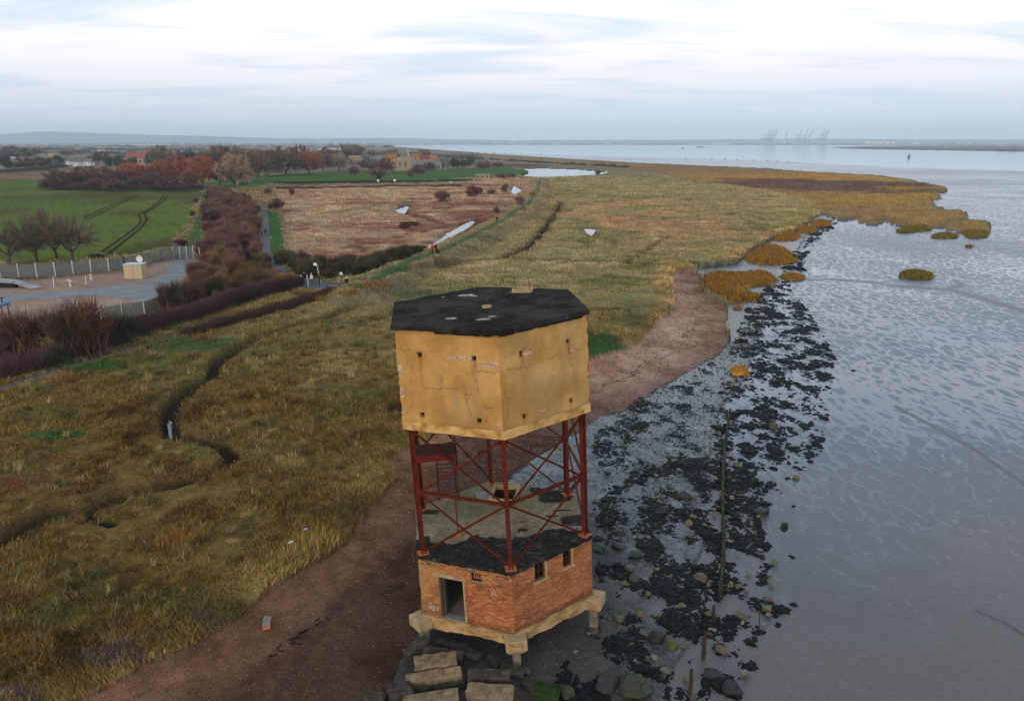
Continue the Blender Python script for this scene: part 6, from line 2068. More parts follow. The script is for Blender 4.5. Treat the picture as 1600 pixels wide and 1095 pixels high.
def hedge(name, pts_px, hgt, wid, n, cols, label, seed, z=.9, tw=.028):
    w = np.array(P(pts_px, z)); seg = np.linalg.norm(np.diff(w, axis=0), axis=1); cum = np.concatenate([[0], np.cumsum(seg)])
    r = np.random.default_rng(seed)
    s = r.uniform(0, cum[-1], n); i = np.clip(np.searchsorted(cum, s) - 1, 0, len(seg) - 1)
    t = ((s - cum[i]) / seg[i])[:, None]
    c = w[i] * (1 - t) + w[i + 1] * t
    d = (w[i + 1] - w[i]) / seg[i][:, None]; nrm = np.stack([-d[:, 1], d[:, 0]], -1)
    off = r.uniform(-1, 1, n) * wid / 2
    top = hgt * (.72 + .5 * fbm(s / 2.5, s * 0, 3, seed)) * (1 - .35 * np.abs(off / (wid / 2)) ** 3)
    x, y = c[:, 0] + nrm[:, 0] * off, c[:, 1] + nrm[:, 1] * off
    g = terrain(x, y)[1]
    z1 = g + top * r.uniform(.35, 1.0, n) ** .6
    z0 = np.maximum(g - .05, z1 - r.uniform(.35, 1.0, n))
    P0 = np.stack([x, y, z0], -1); P1 = np.stack([x + r.normal(0, .20, n), y + r.normal(0, .20, n), z1], -1)
    V, F = twig_tris(P0, P1, r.uniform(.6, 1.5, n) * tw, seed)
    nz = fbm(s / 6, off, 3, seed + 1) * .6 + r.random(n) * .4
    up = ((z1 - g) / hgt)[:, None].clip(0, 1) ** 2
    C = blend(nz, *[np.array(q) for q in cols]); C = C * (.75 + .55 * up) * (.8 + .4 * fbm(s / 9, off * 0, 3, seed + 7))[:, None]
    C = np.repeat(C, 3, 0)
    o = link(name, np_mesh(name, V, F, M['blade'], colors=C))
    return tag(o, label, 'hedge')


hedge('hedge', [(-90, 612), (0, 590), (60, 576), (100, 565), (200, 532), (300, 500), (400, 466), (465, 446)], 2.1, 2.6, 62000, [(.060, .034, .032), (.125, .052, .064), (.085, .050, .042), (.15, .062, .075)], 'long purple leafless hedge running above the dirt path', 901)
hedge('hedge', [(288, 528), (350, 510), (420, 492), (480, 474), (515, 463)], 1.4, 1.6, 20000, [(.06, .032, .032), (.11, .055, .05), (.09, .055, .035)], 'shorter purple-brown hedge below the long one', 902)
hedge('hedge', [(318, 298), (260, 300), (200, 299), (120, 297), (66, 295)], 3.0, 4.0, 24000, [(.05, .03, .03), (.09, .05, .05), (.05, .045, .03)], 'dark hedge along the far side of the green field', 903, tw=.12)
hedge('hedge', [(100, 262), (60, 268), (0, 272), (-120, 276)], 3.5, 8, 12000, [(.02, .035, .02), (.05, .045, .035), (.08, .04, .04)], 'dark evergreen hedge behind the ploughed field', 904, tw=.2)
hedge('reed_bed', [(432, 295), (520, 293.5), (600, 292), (720, 290)], 1.3, 6, 9000, [(.04, .04, .025), (.09, .07, .045), (.05, .045, .03)], 'dark reeds along the near side of the moat', 905, tw=.10)
hedge('reed_bed', [(663, 392), (690, 378), (742, 352)], .6, 1.6, 2500, [(.12, .07, .04), (.18, .11, .06)], 'brown reeds bordering the long straight pool', 906, tw=.05)
# golden grass tufts
for (px, py, lb) in ((470, 460, 'tawny grass tussock at the path junction'), (560, 452, 'golden tussock right of the barrier'), (578, 460, 'tall orange grass tussock beside the creek head'), (545, 476, 'orange dead grass over the creek head'),
                     (316, 530, 'rusty tussock below the shorter hedge'), (300, 522, 'orange-brown tussock at the end of the dirt path'), (168, 602, 'upright golden tussock below the dirt path'), (415, 642, 'bright orange rush clump in the brown marsh'),
                     (280, 844, 'small orange rush clump in the near marsh'), (105, 596, 'golden flattened tussock by the dirt path'), (590, 447, 'orange grass tussock at the foot of the sea wall'), (505, 470, 'orange-brown tussock under the shorter hedge end')):
    p = place(px, py, .9); rr2 = np.random.default_rng(int(px)); n2 = 40
    X = rr2.normal(0, .42 + p.y * .002, n2); Y = rr2.normal(0, .42, n2)
    root = blades('grass_tussock', X, Y, np.zeros(n2), np.tile(np.array((.24, .125, .035)) * (1.0 if 'orange' in lb else .8), (n2, 1)), np.full(n2, .75), np.full(n2, .008 + p.y * .0003), 6, rr2.uniform(0, 6, n2), int(px), spread=.12, kind=None)
    root.location = p; tag(root, lb, 'grass tussock')

# ------------------------------------------------------------------ compound: fence, kiosk, dish, pipes
M['post_conc'] = simple('fence_post_concrete', (.36, .35, .33), (.50, .49, .47), 4, .8, .2)


def fence(pts_px, npanel, h, label, post_mat='post_conc', gate_last=False, z=.7, pales=11, skip_posts=()):
    W = [Vector((*G(x, y, z), z)) for x, y in pts_px]
    L = [(W[i + 1] - W[i]).length for i in range(len(W) - 1)]; tot = sum(L)
    def at(s):
        for i, l in enumerate(L):
            if s <= l or i == len(L) - 1: return W[i].lerp(W[i + 1], min(1, s / l))
            s -= l
    root = empty('metal_fence', W[0]); tag(root, label, 'fence')
    for i in range(npanel + 1):
        p = at(tot * i / npanel) - W[0]
        mb = MB(); mb.box(p + UP * (h * .52), (.16, .16, h * 1.08)); mb.build('fence_post', M[post_mat], root)
        if i < npanel:
            q = at(tot * (i + 1) / npanel) - W[0]
            d = (q - p).normalized()
            mb = MB(); n = pales
            for zz in (.3, h - .35): mb.beam(p + UP * zz, q + UP * zz, .03, .05)
            for j in range(1, n + 1):
                c = p.lerp(q, j / (n + 1)); mb.beam(c + UP * .05, c + UP * (h - .05), .11, .012, up=Vector((-d.y, d.x, 0)))
            o = mb.build('palisade_panel', M['fence_green'], root); o['kind'] = 'stuff'
    return root


fence([(-60, 442), (7, 437), (37, 436), (65, 435), (92, 433.5), (117, 431), (144, 429), (171, 427), (196, 424)], 9, 2.3, 'long grey palisade fence with pale posts behind the gravel yard', pales=17)
fence([(196, 424), (215, 419), (235, 414), (255, 409), (272, 405.5)], 4, 2.3, 'angled green-grey mesh fence between the kiosk and the gate', 'fence_green', pales=14)
fence([(272, 406), (303, 404.5)], 3, 2.3, 'pale grey gate closing the concrete road', 'galv', pales=8)
fence([(160, 505), (197, 497), (219, 495.5), (240, 491), (262, 480)], 4, 1.9, 'lower grey fence curving round the near corner of the yard', 'galv', pales=14)
fence([(-30, 548), (0, 545), (32, 540), (60, 534)], 4, 1.5, 'pale railings half hidden by shrubs at the left edge', 'post_conc', pales=14)
for (px, py, lb) in ((314, 406, 'leaning white post right of the road gate'), (157, 401, 'short white post at the field edge'), (179, 402, 'second short white post at the field edge nearer the fence'), (84, 449, 'thin white pipe standing on the gravel, leftmost'), (109, 449, 'white marker with a cross arm on the gravel'), (134, 445, 'slim white post in the middle of the gravel'), (141, 438, 'small white loop-topped post on the gravel')):
    p = place(px, py, .7); h = {314: 2.2, 157: .7, 179: .8, 84: 1.6, 109: 1.2, 134: 1.3, 141: .8}[px]
    mb = MB(); lx = .3 if px == 314 else -.25; mb.tube([(0, 0, -.1), (lx * -.6, 0, h)], .05, 6)
    if px in (109,): mb.beam((-.3, 0, h * .9), (.5, 0, h * .8), .08, .08); mb.beam((.25, 0, .1), (.1, 0, h * .8), .07, .07)
    if px == 141: mb.tube([(0, 0, h), (.15, 0, h + .2), (.3, 0, h), (.3, 0, 0)], .04, 6)
    tag(mb.build('marker_post', M['white_paint'], None, loc=p), lb, 'post')
# beige kiosk
p = place(209, 436, .7); m_ = FPX / (p.y * _c + (CAMH - p.z) * _s)
w_ = 27.5 / m_; h_ = 22 / m_
k_ = empty('equipment_kiosk', p, .06); tag(k_, 'beige windowless equipment kiosk with a pale blue flat roof on the gravel', 'kiosk')
mb = MB(); mb.box((0, w_ * .35, h_ / 2), (w_, w_ * .7, h_)); bevel(mb.build('cabinet_body', simple('beige_paint', (.46, .34, .20), (.52, .39, .24), 2, .6, .1), k_), .02)
mb = MB(); mb.box((0, w_ * .35, h_ + .06), (w_ * 1.06, w_ * .78, .12)); bevel(mb.build('cabinet_roof', simple('pale_blue_roof', (.34, .42, .46), (.42, .50, .54), 2, .5, .1), k_), .02)
mb = MB(); mb.box((0, w_ * .35, -.02), (w_ * 1.25, w_ * .95, .12)); mb.build('concrete_plinth', M['grey_concrete'], k_)
mb = MB(); mb.box((0, -.012, h_ * .5), (.02, .02, h_ * .92)); mb.build('door_joint', M['dark_steel'], k_)
p = place(221, 424, .7); d_ = empty('satellite_dish', p); tag(d_, 'round white dish aerial on a pole behind the beige kiosk', 'satellite dish')
mb = MB(); mb.tube([(0, 0, 0), (0, 0, 2.05)], .06, 8); mb.build('pole', M['galv'], d_)
mb = MB(); prof = [(0, .0), (.2, .02), (.4, .07), (.55, .14)]
vs, fs = [], []
for j, (rr_, dd_) in enumerate(prof):
    for i in range(20):
        t = 2 * math.pi * i / 20; vs.append((rr_ * math.cos(t) + .05, -.15 - dd_, 2.1 + rr_ * math.sin(t)))
for j in range(3):
    for i in range(20): fs.append((j * 20 + i, j * 20 + (i + 1) % 20, (j + 1) * 20 + (i + 1) % 20, (j + 1) * 20 + i))
mb.add(vs, fs); mb.build('dish', M['white_paint'], d_, smooth=True)
# pipe hood, wheel and blue valves at the left edge
M['hood'] = simple('grey_hood', (.24, .23, .24), (.32, .31, .32), 2, .5, .1)
root = empty('pipe_hood', (*G(20, 447, .7), .7)); tag(root, 'long curved grey pipe cover bending down to the gravel at the left edge', 'pipe cover')
pts = [Vector((*G(x, y, zz), zz)) - root.location for x, y, zz in ((-60, 436, 1.5), (0, 438, 1.7), (25, 440, 1.6), (36, 443, 1.3), (46, 447, .9), (58, 450, .8))]
mb = MB()
for i in range(len(pts) - 1): mb.beam(pts[i], pts[i + 1] + (pts[i + 1] - pts[i]).normalized() * .05, 1.5, .30 if i < 3 else .16)
mb.build('cover', M['hood'], root)
mb = MB(); mb.beam(pts[0] - UP * .5, pts[2] - UP * .55, .6, .6); mb.build('pipe', M['black'], root)
p = place(11, 446, .7); root = empty('cable_reel', p); tag(root, 'small red and white wheel under the grey pipe cover', 'reel')
mb = MB(); mb.tube([(-.35, 0, .5), (.35, 0, .5)], .32, 12); mb.build('drum', M['white_paint'], root)
for s in (-1, 1):
    mb = MB(); mb.tube([(s * .36, 0, .5), (s * .44, 0, .5)], .48, 12); mb.build('flange', M['red_paint'], root)
M['valve'] = simple('blue_valve_paint', (.06, .14, .24), (.12, .24, .36), 3, .4, .1)


def valve(px, py, s, label, rz):
    p = place(px, py, .7); root = empty('pipe_valve', p, rz); tag(root, label, 'valve')
    mb = MB(); mb.tube([(-1.3 * s, 0, 1.2 * s), (.9 * s, 0, 1.5 * s)], .24 * s, 12); mb.build('pipe', M['valve'], root)
    mb = MB(); mb.tube([(.85 * s, 0, 1.5 * s), (1.02 * s, 0, 1.52 * s)], .40 * s, 12); mb.build('flange', M['valve'], root)
    mb = MB(); mb.tube([(.2 * s, 0, 1.5 * s), (.2 * s, 0, 2.2 * s)], .08 * s, 8); mb.tube([(-.1 * s, 0, 2.2 * s), (.5 * s, 0, 2.2 * s)], .05 * s, 6); mb.build('handle', M['dark_steel'], root)
    for x in (-.9, 0, .7):
        mb = MB(); mb.beam((x * s, 0, -.1), (x * s, 0, 1.2 * s), .12 * s, .12 * s); mb.build('support_leg', M['dark_steel'], root)


valve(4, 493, 1.0, 'blue pipe valve on dark legs cut by the left edge', .5)
valve(106, 484, .6, 'pale blue pipe valve behind the rusty tangled shrub', .5)
p = place(78, 504, .7); mb = MB(); mb.tube([(-.7, 0, .5), (.7, 0, .6)], .45, 12); mb.box((0, 0, .2), (1.2, .5, .4)); o = mb.build('storage_tank', simple('dark_grey_tank', (.05, .06, .07), (.10, .12, .13), 3, .4, .1), None, loc=p, rz=.5); tag(o, 'small dark tank half hidden left of the rusty tangled shrub', 'tank')

# ------------------------------------------------------------------ signs and furniture at the path junction
def post_with(px, py, h, head, label, name='sign_post', lean=0.0, mat='post_conc'):
    p = place(px, py, .8); root = empty(name, p); tag(root, label, 'sign' if 'sign' in name else 'post')
    mb = MB(); mb.tube([(0, 0, -.1), (lean, 0, h)], .07, 7); mb.build('post', M[mat], root)
    if head:
        mb = MB(); mb.box((lean + head[2], -.06, h), (head[0], .05, head[1])); mb.build('sign_board', M['white_paint'], root)
    return root


post_with(502, 443, 2.9, (.50, .40, -.2), 'tall pale post with a small white board over the people', lean=-.5)
post_with(482, 449, 1.9, None, 'shorter pale post beside the light coated person', name='wooden_post', lean=-.1)
post_with(534, 444, 1.6, (.4, .4, 0), 'small white round-looking sign above the barrier', mat='dark_wood')
post_with(542, 448, 1.2, (.35, .45, 0), 'low cream sign at the right end of the barrier', mat='dark_wood')
post_with(436, 404, 1.1, (.95, .30, 0), 'low white notice beside the green verge')
post_with(591, 288, 1.8, (1.0, 1.0, 0), 'white sign with an orange post at the left on the moat bank', mat='rust')
post_with(617, 288, 1.8, (1.1, 1.0, 0), 'orange-white sign further right on the moat bank', mat='rust')
p = place(530, 452, .8); root = empty('wooden_barrier', p, .1); tag(root, 'low dark wooden barrier of rails and posts across the path', 'barrier')
for x in (-1.6, 0, 1.6):
    mb = MB(); mb.box((x, 0, .45), (.14, .14, .95)); mb.build('post', M['dark_wood'], root)
for z_ in (.35, .80):
    mb = MB(); mb.box((0, -.09, z_), (3.6, .05, .14)); mb.build('rail', M['dark_wood'], root)
p = place(545, 452, .8); mb = MB(); mb.box((0, 0, .2), (1.2, .3, .4)); mb.box((.2, 0, .5), (.5, .28, .2)); tag(mb.build('litter_heap', M['white_paint'], None, loc=p), 'white bundle lying against the right end of the barrier', 'bundle')
# litter in the near marsh
for (px, py, s, lb) in ((455, 855, .10, 'pale plank scrap washed up near the marsh edge'), (478, 833, .07, 'white scrap of litter above the plank scrap'), (565, 703, .06, 'white scrap high in the marsh left of the tower'), (236, 772, .04, 'white speck of litter below the winding creek'), (560, 748, .05, 'pale scrap in the grass left of the tower steps')):
    p = place(px, py, .9); mb = MB(); mb.box((0, 0, s * .9 + .20), (s * 2.4, s * 1.3, s * .5), Matrix.Rotation(.4, 3, 'X')); tag(mb.build('litter', M['pale_litter'], None, loc=p, rz=rt.uniform(0, 3)), lb, 'litter')

# ------------------------------------------------------------------ people
def person_mesh(pose, seed):
    me = bpy.data.meshes.new('p'); r = random.Random(seed)
    st = .16 if pose == 'walk' else .03
    V = [(0, 0, .96), (0, 0, 1.15), (0, 0, 1.36), (0, .01, 1.50), (0, -.02, 1.62), (0, -.01, 1.72),
         (-.10, 0, .90), (-.11, -st, .50), (-.11, -st * .6, .08), (-.11, -st - .10, .03),
         (.10, 0, .90), (.11, st * .6, .50), (.11, st * 1.6, .10), (.11, st * 1.6 - .12, .03),
         (-.20, 0, 1.41), (-.25, st * .8, 1.14), (-.24, st * .5 - .10, .90), (-.24, st * .5 - .12, .82),
         (.20, 0, 1.41), (.25, -st * .8, 1.14), (.24, -st - .08, .92), (.24, -st - .10, .84)]
    E = [(0, 1), (1, 2), (2, 3), (3, 4), (4, 5), (0, 6), (6, 7), (7, 8), (8, 9), (0, 10), (10, 11), (11, 12), (12, 13), (2, 14), (14, 15), (15, 16), (16, 17), (2, 18), (18, 19), (19, 20), (20, 21)]
    R = [.15, .14, .16, .065, .10, .085, .10, .075, .05, .045, .10, .075, .05, .045, .075, .058, .045, .038, .075, .058, .045, .038]
    me.from_pydata(V, E, []); o = bpy.data.objects.new('p', me); COL.objects.link(o)
    m = o.modifiers.new('s', 'SKIN'); o.modifiers.new('u', 'SUBSURF').levels = 1
    for i, q in enumerate(R): me.skin_vertices[0].data[i].radius = (q, q * (.75 if i in (0, 1, 2) else 1))
    me.skin_vertices[0].data[0].use_root = True
    dg = bpy.context.evaluated_depsgraph_get(); ev = o.evaluated_get(dg)
    out = bpy.data.meshes.new_from_object(ev); bpy.data.objects.remove(o)
    return out


PM = {k: person_mesh(k, 1) for k in ('stand', 'walk')}
M['cloth'] = attr_mat('clothing', 8, .85, 1.15, bumps=0)


def person(px, py, jacket, trousers, label, pose='walk', rz=0.0, hair=(.04, .025, .015), scale=1.0, z=.85, group=None):
    p = place(px, py, z)
    me = PM[pose].copy(); me.materials.clear(); me.materials.append(M['cloth'])
    co = np.zeros(len(me.vertices) * 3); me.vertices.foreach_get('co', co); co = co.reshape(-1, 3)
    C = np.zeros((len(co), 4)); C[:, 3] = 1
    C[:, :3] = jacket
    C[co[:, 2] < .88, :3] = trousers; C[(np.abs(co[:, 0]) > .17) & (co[:, 2] > .7), :3] = jacket
    C[co[:, 2] < .09, :3] = (.02, .02, .02)
    C[(co[:, 2] > 1.47), :3] = (.42, .24, .17); C[(np.abs(co[:, 0]) > .17) & (co[:, 2] < .87) & (co[:, 2] > .7), :3] = (.42, .24, .17)
    C[(co[:, 2] > 1.66) | ((co[:, 2] > 1.54) & (co[:, 1] > .02)), :3] = hair
    a = me.color_attributes.new('Col', 'FLOAT_COLOR', 'POINT'); a.data.foreach_set('color', C.astype(np.float32).ravel())
    o = link('person', me, None, p, rz, scale)
    mb = MB(); pr = [(1.60, .095), (1.66, .11), (1.72, .10), (1.77, .06)]
    mb.tube([(0, .015, q[0]) for q in pr], [q[1] for q in pr], 10); mb.build('hair', simple('hair', hair, tuple(q * 1.3 for q in hair), 5, .8, 0), o, smooth=True)
    return tag(o, label, 'person', group)


BLK, BLU, RD, WHT, NVY, GRYc = (.012, .012, .014), (.05, .09, .18), (.48, .02, .02), (.62, .58, .60), (.02, .025, .05), (.12, .12, .13)
person(409.5, 370, RD, BLK, 'person in a red jacket and black trousers on the footpath', rz=.2)
person(415.5, 369, NVY, BLU, 'person in a dark jacket and blue jeans beside the red jacket', rz=.1)
person(421, 414, BLK, BLK, 'person all in black walking on the footpath', rz=3.0)
person(429.5, 413, BLK, BLU, 'person in a black jacket and blue jeans on the right of the footpath', rz=3.1)
person(471.5, 448, NVY, BLK, 'person in a dark blue coat with fair hair at the junction', 'stand', hair=(.45, .38, .28), rz=1.0)
person(476, 442, BLK, BLK, 'person in black standing behind the blue coat', 'stand', hair=(.10, .06, .04), rz=.6)
person(487.5, 445, WHT, GRYc, 'person in a pale pink-white coat by the short post', 'stand', hair=(.45, .40, .34), rz=-.6)
person(500, 446, NVY, NVY, 'person in navy standing right below the tall sign', 'stand', rz=-1.2)
person(542, 451, BLK, BLK, 'person in black at the right end of the barrier', 'stand', hair=(.5, .42, .30), rz=.4)
person(672.5, 396, WHT, GRYc, 'person in a light coat walking on the sea wall', z=1.8, rz=.5)
person(676, 397, RD, NVY, 'person in a red jacket on the sea wall', z=1.8, rz=.5)
person(681, 396, BLK, BLK, 'person in black on the sea wall right of the red jacket', z=1.8, rz=.5)
person(776.5, 348.5, BLK, BLK, 'lone dark figure halfway along the sea wall path', z=2.3)
person(829.5, 308, BLK, NVY, 'dark figure on the far part of the sea wall path, left of a pair', z=2.3)
person(833, 306, NVY, BLK, 'dark figure on the far part of the sea wall path, right of a pair', z=2.3)
p = place(684, 397, 1.8); root = empty('pushchair', p, .5); tag(root, 'small dark pushchair before the black clad walker on the sea wall', 'pushchair')
mb = MB(); mb.box((0, 0, .55), (.45, .6, .35), Matrix.Rotation(.3, 3, 'X')); mb.build('seat', M['black'], root)
for x in (-.24, .24):
    for y in (-.3, .3):
        mb = MB(); mb.tube([(x - .02, y, .14), (x + .02, y, .14)], .14, 10); mb.build('wheel', M['black'], root)
mb = MB(); mb.tube([(-.2, .3, .5), (-.2, .55, 1.0), (.2, .55, 1.0), (.2, .3, .5)], .02, 5); mb.build('handle', M['dark_steel'], root)

# ------------------------------------------------------------------ buildings far off
M['fbrick'] = simple('fort_brick', (.34, .13, .05), (.46, .20, .08), .6, .9, .2)
M['fstone'] = simple('fort_stone', (.15, .14, .13), (.25, .235, .21), .35, .9, .3)
M['ftan'] = simple('fort_tan_wall', (.26, .19, .12), (.36, .27, .18), .4, .9, .2)
M['fdark'] = simple('fort_shield', (.06, .075, .07), (.10, .12, .11), .4, .8, .2)
M['roof_red'] = simple('red_roof_tiles', (.22, .045, .035), (.30, .07, .05), .8, .85, .3)
M['roof_grey'] = simple('grey_roof', (.10, .10, .11), (.17, .17, .18), .8, .8, .3)
M['wwall'] = simple('whitewashed_wall', (.60, .58, .54), (.74, .72, .68), .5, .8, .1)
M['glass'] = simple('dark_window', (.02, .025, .03), (.04, .045, .05), 1, .2, 0, spec=.5)


def far_frame(px, py, z=.8):
    x, y = G(px, py, z)
    return Vector((x, y, z)), FPX / (y * _c + (CAMH - z) * _s)


fp, fm = far_frame(650, 267)
fort = empty('fort', fp); tag(fort, 'old riverside fort of orange brick blocks above a grey stone wall', 'fort')


def fpart(name, mat, x0, x1, y0, y1, d0, d1, wins=0, wmat='glass'):
    """box given by its photograph rectangle on the fort's front, d0..d1 metres behind it"""
    X0, X1 = (x0 - 650) / fm, (x1 - 650) / fm
    Z0, Z1 = max(-1.5, (267 - y1) / fm), (267 - y0) / fm
    mb = MB(); mb.box(((X0 + X1) / 2, (d0 + d1) / 2, (Z0 + Z1) / 2), (X1 - X0, d1 - d0, Z1 - Z0)); o = mb.build(name, M[mat], fort)
    for i in range(wins):
        mb = MB(); w = (X1 - X0) / wins
        mb.box((X0 + w * (i + .5), d0 - .02, Z0 + (Z1 - Z0) * .5), (w * .22, .12, (Z1 - Z0) * .36)); mb.build('window', M[wmat], o)
    return o


fpart('stone_wall', 'fstone', 642, 690, 254.5, 268, 0, 18, 6)
fpart('stone_parapet', 'fstone', 642, 687, 250, 254.3, 3, 16)
fpart('end_bastion', 'fdark', 685, 698.5, 249, 262, 4, 20)
fpart('end_bastion_base', 'fstone', 684, 698, 262.1, 269, 3, 21)
fpart('tan_rampart', 'ftan', 619, 646, 247, 266.5, 6, 26, 3)
fpart('foot_wall', 'ftan', 607, 641.5, 264.8, 268.6, -4, -2)
fpart('brick_block', 'fbrick', 601, 618.5, 241.8, 254, 8, 24, 4)
fpart('brick_block_base', 'ftan', 596, 618, 254.1, 266, 10, 24, 3)
fpart('brick_block', 'fbrick', 640.5, 655, 241.8, 249.9, 8, 22, 3)
fpart('brick_block', 'roof_red', 656.5, 668, 244.5, 249.9, 9, 20, 2)
fpart('brick_block', 'fbrick', 669, 681, 244, 249.8, 9, 20, 3)
fpart('flat_roof', 'roof_grey', 600, 622, 240.9, 241.7, 7, 25)
fpart('flat_roof', 'roof_grey', 640, 655.5, 241.0, 241.7, 7, 23)
fpart('low_wing', 'ftan', 536, 556, 245, 252, 20, 32, 4)
fpart('low_wing', 'ftan', 560, 600, 256, 266, 12, 20, 4)
fpart('low_wing', 'roof_grey', 452, 500, 267, 271, -6, 2, 5)
p, m_ = far_frame(638.5, 262); mb = MB(); mb.tube([(0, 0, 0), (0, 0, 28 / m_)], [.32, .16], 7); tag(mb.build('flagpole', M['white_paint'], None, loc=p), 'tall white flagpole in front of the fort', 'flagpole')


def house(px, py, wpx, hpx, dep, wall, roof, label, ridge='x', rpx=4.0, name='house', wins=3, rz=0.0, cat='house'):
    p, m = far_frame(px, py); W, Hh, Rr = wpx / m, hpx / m, rpx / m
    root = empty(name, p, rz); tag(root, label, cat)
    mb = MB(); mb.box((0, dep / 2, Hh / 2 - .5), (W, dep, Hh + 1)); mb.build('wall', M[wall], root)
    mb = MB()
    if ridge == 'x':
        a, b = W / 2 + .4, dep / 2 + .4
        mb.add([(-a, dep / 2 - b, Hh), (a, dep / 2 - b, Hh), (a, dep / 2 + b, Hh), (-a, dep / 2 + b, Hh), (-a + .1, dep / 2, Hh + Rr), (a - .1, dep / 2, Hh + Rr)], [(0, 1, 5, 4), (2, 3, 4, 5), (0, 4, 3), (1, 2, 5), (3, 2, 1, 0)])
    else:
        a = W / 2 + .3
        mb.add([(-a, -.3, Hh), (a, -.3, Hh), (a, dep + .3, Hh), (-a, dep + .3, Hh), (0, -.3, Hh + Rr), (0, dep + .3, Hh + Rr)], [(0, 4, 5, 3), (1, 2, 5, 4), (0, 1, 4), (2, 3, 5), (3, 2, 1, 0)])
    rf = mb.build('roof', M[roof], root)
    if wpx > 7 and roof != 'wwall':
        mb = MB(); mb.box((W * .25, dep / 2, Hh + Rr * .9), (.9, .9, Rr * .9)); mb.build('chimney', M['fbrick'], rf)
    for i in range(wins):
        w = W / wins
        mb = MB(); mb.box((-W / 2 + w * (i + .5), -.03, Hh * .55), (w * .35, .1, Hh * .35)); mb.build('window', M['glass'], root)
    return root


house(220, 258, 48, 10, 14, 'ftan', 'roof_red', 'large building with a long dark red tiled roof among the trees', rpx=9.5, wins=5)
house(102.5, 257, 12, 4.5, 10, 'wwall', 'roof_grey', 'low white house left of the other white houses', rpx=2.5)
house(118.5, 260, 9, 6, 9, 'wwall', 'roof_grey', 'white gable-fronted house in the middle of the houses', 'y', rpx=4, wins=2)
house(136.5, 258.5, 9, 5, 9, 'wwall', 'roof_grey', 'white house right of the gable-fronted one', rpx=3, wins=2)
house(128, 258, 9, 5, 8, 'fbrick', 'roof_red', 'brown house squeezed between two white ones', rpx=3, wins=2)
house(150, 258, 20, 4, 10, 'ftan', 'roof_grey', 'long low grey roofed house at the right of the white houses', rpx=3)
house(12, 247, 20, 2.5, 12, 'wwall', 'roof_grey', 'pale row of low houses at the far left', rpx=2)
house(62, 243, 12, 2, 12, 'ftan', 'roof_grey', 'small grey building left of the yellow one', rpx=1.5, wins=0)
house(140, 240, 8, 2, 12, 'wwall', 'roof_grey', 'small far white building above the houses', rpx=1.5, wins=0)
M['yellow'] = simple('yellow_paint', (.50, .26, .03), (.58, .32, .05), 1, .6, 0)
house(79, 242.5, 8.5, 2.6, 14, 'yellow', 'yellow', 'small bright yellow-orange shed out on the plain', rpx=.6, name='shed', wins=0, cat='shed')
house(154, 238.5, 3.0, 2.6, 10, 'wwall', 'wwall', 'tiny bright white building on the skyline above the houses', rpx=1.2, name='shed', wins=0, cat='shed')
house(516, 234.5, 38, 1.3, 30, 'wwall', 'wwall', 'long white greenhouse-like shed above the fort wood', rpx=.9, name='shed', wins=0, cat='shed')
house(470, 234.5, 26, .9, 30, 'wwall', 'roof_grey', 'pale low shed left of the long white shed', rpx=.6, name='shed', wins=0, cat='shed')
house(225, 227, 70, .9, 60, 'wwall', 'wwall', 'very long white warehouse far out on the plain', rpx=.4, name='warehouse', wins=0, cat='warehouse')
house(600, 240, 8, 1.5, 14, 'wwall', 'roof_grey', 'pale cabin left above the fort', rpx=1, name='cabin', wins=0, cat='cabin')
house(754, 280, 21, 6.5, 9, 'ftan', 'grey_concrete', 'squat tan pillbox-like brick ruin at the moat end', rpx=1.0, name='brick_ruin', wins=3, cat='ruin')
# parked cars on the lane by the fort lawn
for (px, py, col, lb) in ((299, 277.5, 'wwall', 'white parked vehicle under the orange-red lane tree'), (380, 289.5, 'black', 'dark parked car on the lane end by the lawn')):
    p, m = far_frame(px, py); root = empty('parked_car', p, .2); tag(root, lb, 'car')
    mb = MB(); mb.box((0, 0, .65), (4.2, 1.7, .7)); bevel(mb.build('body', M[col], root), .2)
    mb = MB(); mb.box((.1, 0, 1.2), (2.4, 1.5, .55), taper=.8); mb.build('cabin', M['glass'], root)
    for x in (-1.3, 1.3):
        for y in (-.85, .85):
            mb = MB(); mb.tube([(x, y - .1, .33), (x, y + .1, .33)], .33, 12); mb.build('wheel', M['black'], root)
p = place(409, 286, .8)

